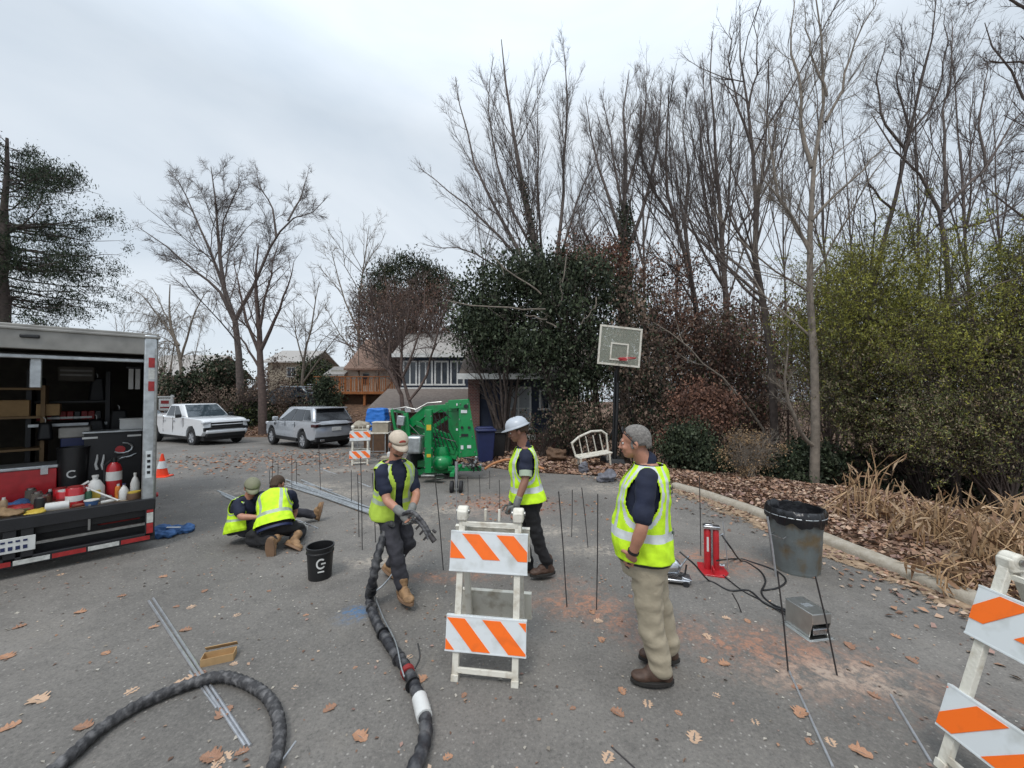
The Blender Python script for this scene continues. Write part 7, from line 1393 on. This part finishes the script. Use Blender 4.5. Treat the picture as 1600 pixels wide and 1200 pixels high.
def person(label, base, torso, hd, arms, legs, opt):
    """all positions world; base = point on the ground. arms: list of (shoulder, elbow, wrist, hand_dir, palm_n, side, curl); legs: (hip, knee, ankle, toe_dir)"""
    B = Vector(base); t = thing('person', label, 'person', B); L_ = lambda p: Vector(p) - B
    T_ = torso; T_.p = L_(T_.p); T_.n = L_(T_.n)
    body = MB(); T_.loft(body, -.08, 1.0, -.012); c_h = L_(hd[0]); neck_top = c_h - hd[2].normalized() * .06 - hd[1].normalized() * .02
    limb(body, [T_.frame(.93)[0], neck_top], [.064, .055]); R, l, f, u = head(body, c_h, hd[1], hd[2])
    sk = opt.get('skin', 'skin')
    for sh, el, wr_, hdir, pn, side, curl in arms:
        sh, el, wr_ = L_(sh), L_(el), L_(wr_); m1 = sh.lerp(el, .4); m2 = el.lerp(wr_, .3); limb(body, [T_.frame(.84)[0].lerp(sh, .6), sh, m1, el, m2, wr_], [.055, .052, .05, .039, .042, .027]); hand(body, wr_, hdir, pn, side, curl)
    for hp, kn, an, td in legs:
        hp, kn, an = L_(hp), L_(kn), L_(an); limb(body, [hp, hp.lerp(kn, .5), kn, kn.lerp(an, .35), an], [.07, .062, .05, .046, .035])
        if opt.get('toe'): pass
        limb(body, [an, an - (an - kn).normalized() * .0 + td.normalized() * .01], [.03, .028])
    o = part('body', body, sk, t); remesh(o, .0062, 3)
    face_bits(t, c_h, R, l, f, u, opt.get('hair', 'brown_hair'))
    # shirt
    s = MB(); T_.loft(s, -.05, .975, .008)
    for sh, el, wr_, *_r in arms:
        sh, el = L_(sh), L_(el); limb(s, [T_.frame(.84)[0].lerp(sh, .55), sh, sh.lerp(el, .45), sh.lerp(el, opt.get('sleeve', .72))], [.07, .071, .067, .066])
    limb(s, [T_.frame(.95)[0], T_.frame(1.03)[0]], [.074, .068])
    o = part('shirt', s, opt.get('shirt', 'navy'), t); remesh(o, .0105, 2, .011, 9)
    # trousers
    p = MB(); T_.loft(p, -.14, .1, .02, 28, 6)
    for hp, kn, an, td in legs:
        hp, kn, an = L_(hp), L_(kn), L_(an); pc = T_.frame(-.04)[0]; limb(p, [pc.lerp(hp, .6), hp, hp.lerp(kn, .5), kn, kn.lerp(an, .5), an + (kn - an).normalized() * .01], opt.get('leg_r', [.1, .1, .092, .076, .07, .066]), 18)
    o = part('trousers', p, opt.get('trousers', 'khaki'), t); remesh(o, .0115, 2, opt.get('wrinkle', .016), 8)
    for hp, kn, an, td in legs:
        kn, an = L_(kn), L_(an); boot(t, an, td, opt.get('boot', 'boot_brown'), opt.get('sole', 'sole'), up=opt['boot_up'](kn, an, td) if opt.get('boot_up') else None)
    if opt.get('gloves'):
        for sh, el, wr_, hdir, pn, side, curl in arms:
            g_ = MB(); w_ = L_(wr_); e_ = L_(el); hand(g_, w_, hdir, pn, side, curl, 1.16); limb(g_, [w_ + (e_ - w_).normalized() * .06, w_], [.04, .036]); o = part('glove', g_, opt['gloves'], t); remesh(o, .0062, 1, .002, 30)
    return t, T_, (c_h, R, l, f, u)
def cap(parent, c, R, l, f, u, m, tilt=0, brim_l=.08, print_=None):
    mb_ = MB(); vs = []; n = 30; cc = c + f * -.01 + u * .042
    for i in range(9):
        a = rad(90 - i * 11.2)
        for k in range(n): th = 2 * PI * k / n; vs.append(cc + l * math.cos(th) * math.cos(a) * .089 + f * math.sin(th) * math.cos(a) * .108 + u * (math.sin(a) * .088))
    mb_.add(vs, [(i * n + k, (i + 1) * n + k, (i + 1) * n + (k + 1) % n, i * n + (k + 1) % n) for i in range(8) for k in range(n)]); o = part('cap', mb_, m, parent, 0, 80); s_ = o.modifiers.new('s', 'SOLIDIFY'); s_.thickness = .005
    b = MB(); vs = []
    for r_ in (.0, 1.0):
        for k in range(15): th = rad(28 + k * 124 / 14); vs.append(cc + l * math.cos(th) * (.086 + r_ * .005) + f * (math.sin(th) * .1 + r_ * brim_l * math.sin(rad(k * 180 / 14)) ** .6) + u * (-.002 + (-.022 - .012 * abs(math.cos(th))) * r_ + .0 ))
    b.add(vs, [(k, k + 1, 16 + k, 15 + k) for k in range(14)]); bo = part('brim', b, m, o, 0, 80); s_ = bo.modifiers.new('s', 'SOLIDIFY'); s_.thickness = .005
    if print_: part('cap_emblem', MB().ell(cc + f * .098 + u * .03 + l * .0, (.035, .008, .022), R, 14, 8), print_, o)
    return o
def hardhat(parent, c, R, l, f, u, m):
    mb_ = MB(); vs = []; n = 36; cc = c + f * -.005 + u * .05
    prof = [(0.02, .095), (.04, .09), (.072, .075), (.095, .045), (.105, .015), (.108, 0), (.124, -.012)]
    for r_, z in prof:
        for k in range(n): th = 2 * PI * k / n; st = math.sin(th); vs.append(cc + l * math.cos(th) * r_ * .95 + f * (st * r_ * 1.16 + (.035 * max(0, st) ** 2 if z < 0 else 0)) + u * (z + (.006 * (abs(math.cos(th)) < .25) if z > .03 else 0)))
    K = len(prof); mb_.add(vs, [(i * n + k, (i + 1) * n + k, (i + 1) * n + (k + 1) % n, i * n + (k + 1) % n) for i in range(K - 1) for k in range(n)] + [tuple(range(n))]); o = part('hard_hat', mb_, m, parent, 0, 70); s_ = o.modifiers.new('s', 'SOLIDIFY'); s_.thickness = .004; s_.offset = -1
    part('ridge', MB().tube([cc + f * y + u * z for y, z in ((-.1, .03), (-.07, .072), (0, .097), (.07, .072), (.1, .03))], .008, 8), m, o); return o
Z = V3(0, 0, 1)
# ---- 1: gray haired man, hand in pocket
F1 = V3(-.93, .36, 0).normalized(); L1 = V3(-F1.y, F1.x, 0)
pel = P(1010, 872, 2.74); nk = P(1012, 722, 2.76)
T1 = Torso(pel, nk, F1, belly=.065, wide=1.08, deep=1.16, bend=.0)
hc = P(992, 691, 2.76)
shL = nk + L1 * .205 - Z * .075 + F1 * -.0; shR = nk - L1 * .205 - Z * .075
elL = P(1003, 826, 2.45); wrL = P(988, 866, 2.51); 
armL = (shL, elL, wrL, V3(.08, .7, -.7), V3(.5, .6, .2), 1, 12)
elR = shR + V3(.06, .06, -.3); wrR = elR + V3(-.1, .02, -.24)
t1, T1, H1 = person('gray haired man in lime vest and khaki trousers standing in profile, hand in pocket', onr(pel.x, 2.72), T1, (hc, (F1 + Z * -.22).normalized(), Z + F1 * .12), [armL, (shR, elR, wrR, V3(0, 0, -1), V3(.5, -.6, 0), -1, 20)],
    [(pel + L1 * .085 + Z * .03, P(1014, 962, 2.66), P(1033, 1042, 2.655) , V3(-1, .05, 0)), (pel - L1 * .085 + Z * .03, P(1030, 952, 2.83), P(1043, 1010, 2.85), V3(-1, .12, 0))],
    dict(trousers='khaki', boot='boot_brown', hair='grey_hair', sleeve=.78, leg_r=[.115, .115, .105, .09, .086, .083], wrinkle=.014))
c, R, l, f, u = H1; hairshell(t1, c, R, l, f, u, 'grey_hair', zlo=-.05)
part('sideburn', MB().ell(c + l * .074 + f * .012 - u * .01, (.006, .014, .03), R, 10, 6), 'grey_hair', t1)
gl = MB()
for s_ in (-1, 1): gl.tube([c + l * s_ * .084 + f * .07 + u * .092, c + l * s_ * .089 + f * .03 + u * .045, c + l * s_ * .088 + f * .0 + u * .002, c + l * s_ * .086 - f * .018 - u * .018], .0042, 6)
for s_ in (-1, 1): gl.tube([c + f * (.072 + .0 * a) + l * (s_ * .035 + .026 * math.cos(a)) + u * (.098 + .018 * math.sin(a)) for a in [i * PI / 6 for i in range(13)]], .003, 6)
part('eyeglasses', gl, 'black_plastic', t1)
v = make_vest(T1, t1, 'lime', 0, off=.028, flare=.022, t0=.05, arm=(.70, .24, 34), seed=1, wr=.013)
pv = MB()
for a, tt, w_, h_ in [(150, .83, 5, .03), (159, .84, 6, .022), (153, .78, 7, .03), (163, .785, 5, .03), (152, .73, 5, .02), (160, .735, 8, .026), (170, .79, 5, .04), (156, .35, 7, .03), (165, .33, 8, .04), (160, .38, 4, .02)]:
    q = [T1.pt(tt + dy * h_ / 2, rad(a + dx * w_ / 2), .041 + (.012 if tt < .5 else 0)) for dx, dy in ((-1, -1), (1, -1), (1, 1), (-1, 1))]; pv.quad(*q)
part('back_print', pv, 'print_dark', v, 0, 0)
part('belt', MB().loft([[T1.pt(.02 + k * .06, 2 * PI * j / 28, .03) for j in range(28)] for k in range(2)]), 'belt_black', t1)
w_ = wrL - Vector(t1.location); part('wristband', MB().tube([w_ + (elL - wrL).normalized() * .03, w_ + (elL - wrL).normalized() * .012], .036, 16), 'black_plastic', t1)
# ---- 2: capped worker carrying the hose end
F2 = V3(.62, -.78, 0).normalized(); L2 = V3(-F2.y, F2.x, 0); pel = P(613, 800, 3.9); nk = P(617, 719, 3.84)
T2 = Torso(pel, nk, F2, wide=1.0, bend=.0); hc = P(622, 694, 3.78)
shR = P(597, 735, 3.72); shL = P(639, 733, 3.96)
t2, T2, H2 = person('capped worker in an open lime vest walking with the hose end in gloved hands', onr(P(618, 900, 3.85).x, 3.85), T2, (hc, (F2 + Z * -.55).normalized(), Z + F2 * .45), [(shR, P(604, 782, 3.62), P(627, 801, 3.50), V3(.7, -.3, -.5), V3(.3, .5, -.3), -1, 42), (shL, P(651, 773, 3.86), P(643, 797, 3.6), V3(.2, -.5, -.6), V3(-.5, -.2, -.3), 1, 42)],
    [(P(604, 807, 3.82), P(618, 862, 3.68), P(629, 916, 3.66), V3(.65, -.76, 0)), (P(626, 806, 3.97), P(638, 850, 3.93), P(611, 879, 4.22), V3(.6, -.45, -.6))],
    dict(trousers='charcoal_cloth', boot='boot_tan', sole='sole_tan', gloves='glove', sleeve=.66, leg_r=[.1, .1, .09, .078, .072, .066], wrinkle=.02, boot_up=lambda kn, an, td: (Z if abs(td.z) < .2 else V3(.35, .1, .9))))
c, R, l, f, u = H2; hairshell(t2, c, R, l, f, u, 'brown_hair', zlo=-.04); cap(t2, c, R, l, f, u, 'cap_tan', print_='cap_print'); make_vest(T2, t2, 'lime_dull', 9, off=.03, flare=.03, t0=-.03, wr=.014, seed=2, arm=(.68, .2, 36), silver='silver_dim'); part('beard', MB().ell(c + f * .045 - u * .078, (.05, .045, .032), R), 'brown_hair', t2)
# hose end he carries: paired hoses with clamps
hw = P(634, 806, 3.45); he = thing('hose_fitting', 'paired black hoses with clamps held in the capped worker\'s gloves', 'hose fitting', hw)
def hq(px, py, D): return P(px, py, D) - hw
rope('hose', '', [hq(625, 806, 3.5), hq(643, 800, 3.44), hq(660, 815, 3.4), hq(674, 838, 3.36)], .018, .12, .04, 'wrap_black', parent=he); rope('hose', '', [hq(630, 818, 3.5), hq(648, 812, 3.42), hq(662, 826, 3.38), hq(670, 842, 3.35)], .015, .12, .04, 'wrap_black', parent=he)
rope('hose', '', [hq(612, 818, 3.7), hq(600, 830, 3.76), hq(600, 838, 3.74)], .035, .12, .08, 'wrap_black', parent=he)
for k in range(5): a = hq(646 + k * 6, 801 + k * 8.4, 3.42 - .015 * k); part('clamp', MB().bar(a, a + V3(-.045, 0, -.05), .012, .018), 'rod_dark', he)
part('end_coupling', MB().tube([hq(672, 836, 3.36), hq(679, 846, 3.34)], .024, 10).tube([hq(676, 828, 3.36), hq(681, 832, 3.35)], .012, 8), 'rod_dark', he)
# ---- 3: worker with hard hat walking left
F3 = V3(-.97, -.1, 0).normalized(); L3 = V3(-F3.y, F3.x, 0); pel = P(825, 787, 4.15); nk = P(818, 697, 4.15)
T3 = Torso(pel, nk, F3, wide=1.0, bend=.0); hc = P(809, 673, 4.13)
shL = nk + L3 * .19 - Z * .07; shR = nk - L3 * .19 - Z * .07
t3, T3, H3 = person('worker with a white hard hat and lime vest walking left with one arm hanging', onr(P(830, 800, 4.15).x, 4.15), T3, (hc, (F3 + Z * -.5 + V3(0, .15, 0)).normalized(), Z + F3 * .35), [(shL, P(821, 750, 3.88), P(807, 788, 3.82), V3(-.15, 0, -1), V3(.2, 1, 0), 1, 30), (shR, P(815, 750, 4.42), P(800, 785, 4.4), V3(-.3, 0, -1), V3(0, -1, 0), -1, 30)],
    [(pel + L3 * .09 + Z * .02, P(838, 838, 4.08), P(856, 882, 4.16), V3(-.9, -.25, -.12)), (pel - L3 * .09 + Z * .02, P(816, 838, 4.22), P(826, 884, 4.3), V3(-1, .05, 0))],
    dict(trousers='black_cloth', boot='boot_brown', skin='skin_dark', gloves='glove', sleeve=.62, leg_r=[.098, .098, .088, .074, .068, .066], wrinkle=.02))
c, R, l, f, u = H3; hairshell(t3, c, R, l, f, u, 'brown_hair', zlo=-.05); hardhat(t3, c, R, l, f, u, 'hat_white'); make_vest(T3, t3, 'lime', 0, off=.03, flare=.07, t0=.1, seed=3, wr=.014, arm=(.74, .26, 38))
part('sleeve_band', MB().tube([Vector(shL).lerp(P(821, 750, 3.88), .62) - Vector(t3.location), Vector(shL).lerp(P(821, 750, 3.88), .86) - Vector(t3.location)], .066, 16), 'silver_dim', t3)
# ---- 4: kneeling worker with his back to us
F4 = V3(-.25, .97, 0).normalized(); L4 = V3(-F4.y, F4.x, 0); pel = P(430, 822, 4.95); nk = P(431, 769, 5.22)
T4 = Torso(pel, nk, F4, wide=1.05, bend=.03); hc = P(434, 757, 5.33)
shL = nk + L4 * .19 - Z * .04; shR = nk - L4 * .19 - Z * .04
t4, T4, H4 = person('kneeling worker seen from behind, bent over his work in a bright lime vest', onr(pel.x, 4.95), T4, (hc, (F4 + Z * -.6 + V3(.3, 0, 0)).normalized(), Z * .8 + F4 * .6), [(shL, P(398, 798, 5.45), P(412, 812, 5.6), V3(.3, .6, -.5), V3(0, .2, -1), 1, 35), (shR, P(461, 798, 5.45), P(455, 818, 5.4), V3(0, .4, -.8), V3(-1, .2, 0), -1, 35)],
    [(pel + L4 * .1, P(391, 842, 5.05), P(428, 845, 4.78), V3(.05, -.15, -1)), (pel - L4 * .1, P(472, 830, 5.35), P(460, 842, 4.98), V3(.6, -.5, -.35))],
    dict(trousers='black_cloth', boot='boot_tan', sole='sole_tan', sleeve=.7, leg_r=[.105, .105, .098, .08, .074, .068], wrinkle=.02, boot_up=lambda kn, an, td: V3(-.05, .98, .1) if td.z < -.8 else V3(.3, .5, .6)))
c, R, l, f, u = H4; hairshell(t4, c, R, l, f, u, 'brown_hair', zlo=-.06); make_vest(T4, t4, 'lime', 0, off=.03, flare=.03, t0=.02, wr=.014, seed=4, arm=(.78, .22, 34), silver='silver_dim')
part('belt', MB().loft([[T4.pt(-.1 + k * .06, 2 * PI * j / 28, .03) for j in range(28)] for k in range(2)]), 'dark_blue', t4)
# ---- 5: sitting worker facing right with one leg stretched out
F5 = V3(.86, .5, 0).normalized(); L5 = V3(-F5.y, F5.x, 0); pel = P(381, 826, 5.15); nk = P(389, 778, 5.2)
T5 = Torso(pel, nk, V3(.7, -.3, 0), V3(.72, -.5, 0), wide=1.0, bend=.04); hc = P(394, 762, 5.16)
t5, T5, H5 = person('worker in olive cap sitting on the road beside the kneeling one, leg stretched out', onr(pel.x, 5.15), T5, (hc, V3(.5, -.6, -.6).normalized(), V3(.3, -.3, .9)), [(P(372, 786, 5.1), P(376, 808, 4.95), P(402, 808, 4.98), V3(1, .2, -.1), V3(0, .3, -1), -1, 30), (P(404, 786, 5.35), P(412, 805, 5.45), P(420, 812, 5.3), V3(.8, -.3, -.3), V3(0, -.2, -1), 1, 30)],
    [(pel + V3(.02, .12, 0), P(455, 800, 5.75), P(490, 804, 5.95), V3(.25, .1, 1)), (pel + V3(.06, -.03, 0), P(425, 808, 5.35), P(432, 838, 5.35), V3(1, .2, 0))],
    dict(trousers='charcoal_cloth', boot='boot_tan', sole='sole_tan', sleeve=.7, leg_r=[.1, .1, .09, .076, .07, .064], wrinkle=.018, boot_up=lambda kn, an, td: V3(-.9, -.3, .2) if td.z > .5 else Z))
c, R, l, f, u = H5; hairshell(t5, c, R, l, f, u, 'brown_hair', zlo=-.05); cap(t5, c, R, l, f, u, 'cap_grey'); make_vest(T5, t5, 'lime', 14, off=.03, flare=.03, t0=-.08, wr=.014, seed=5, arm=(.76, .22, 34), silver='silver_dim')
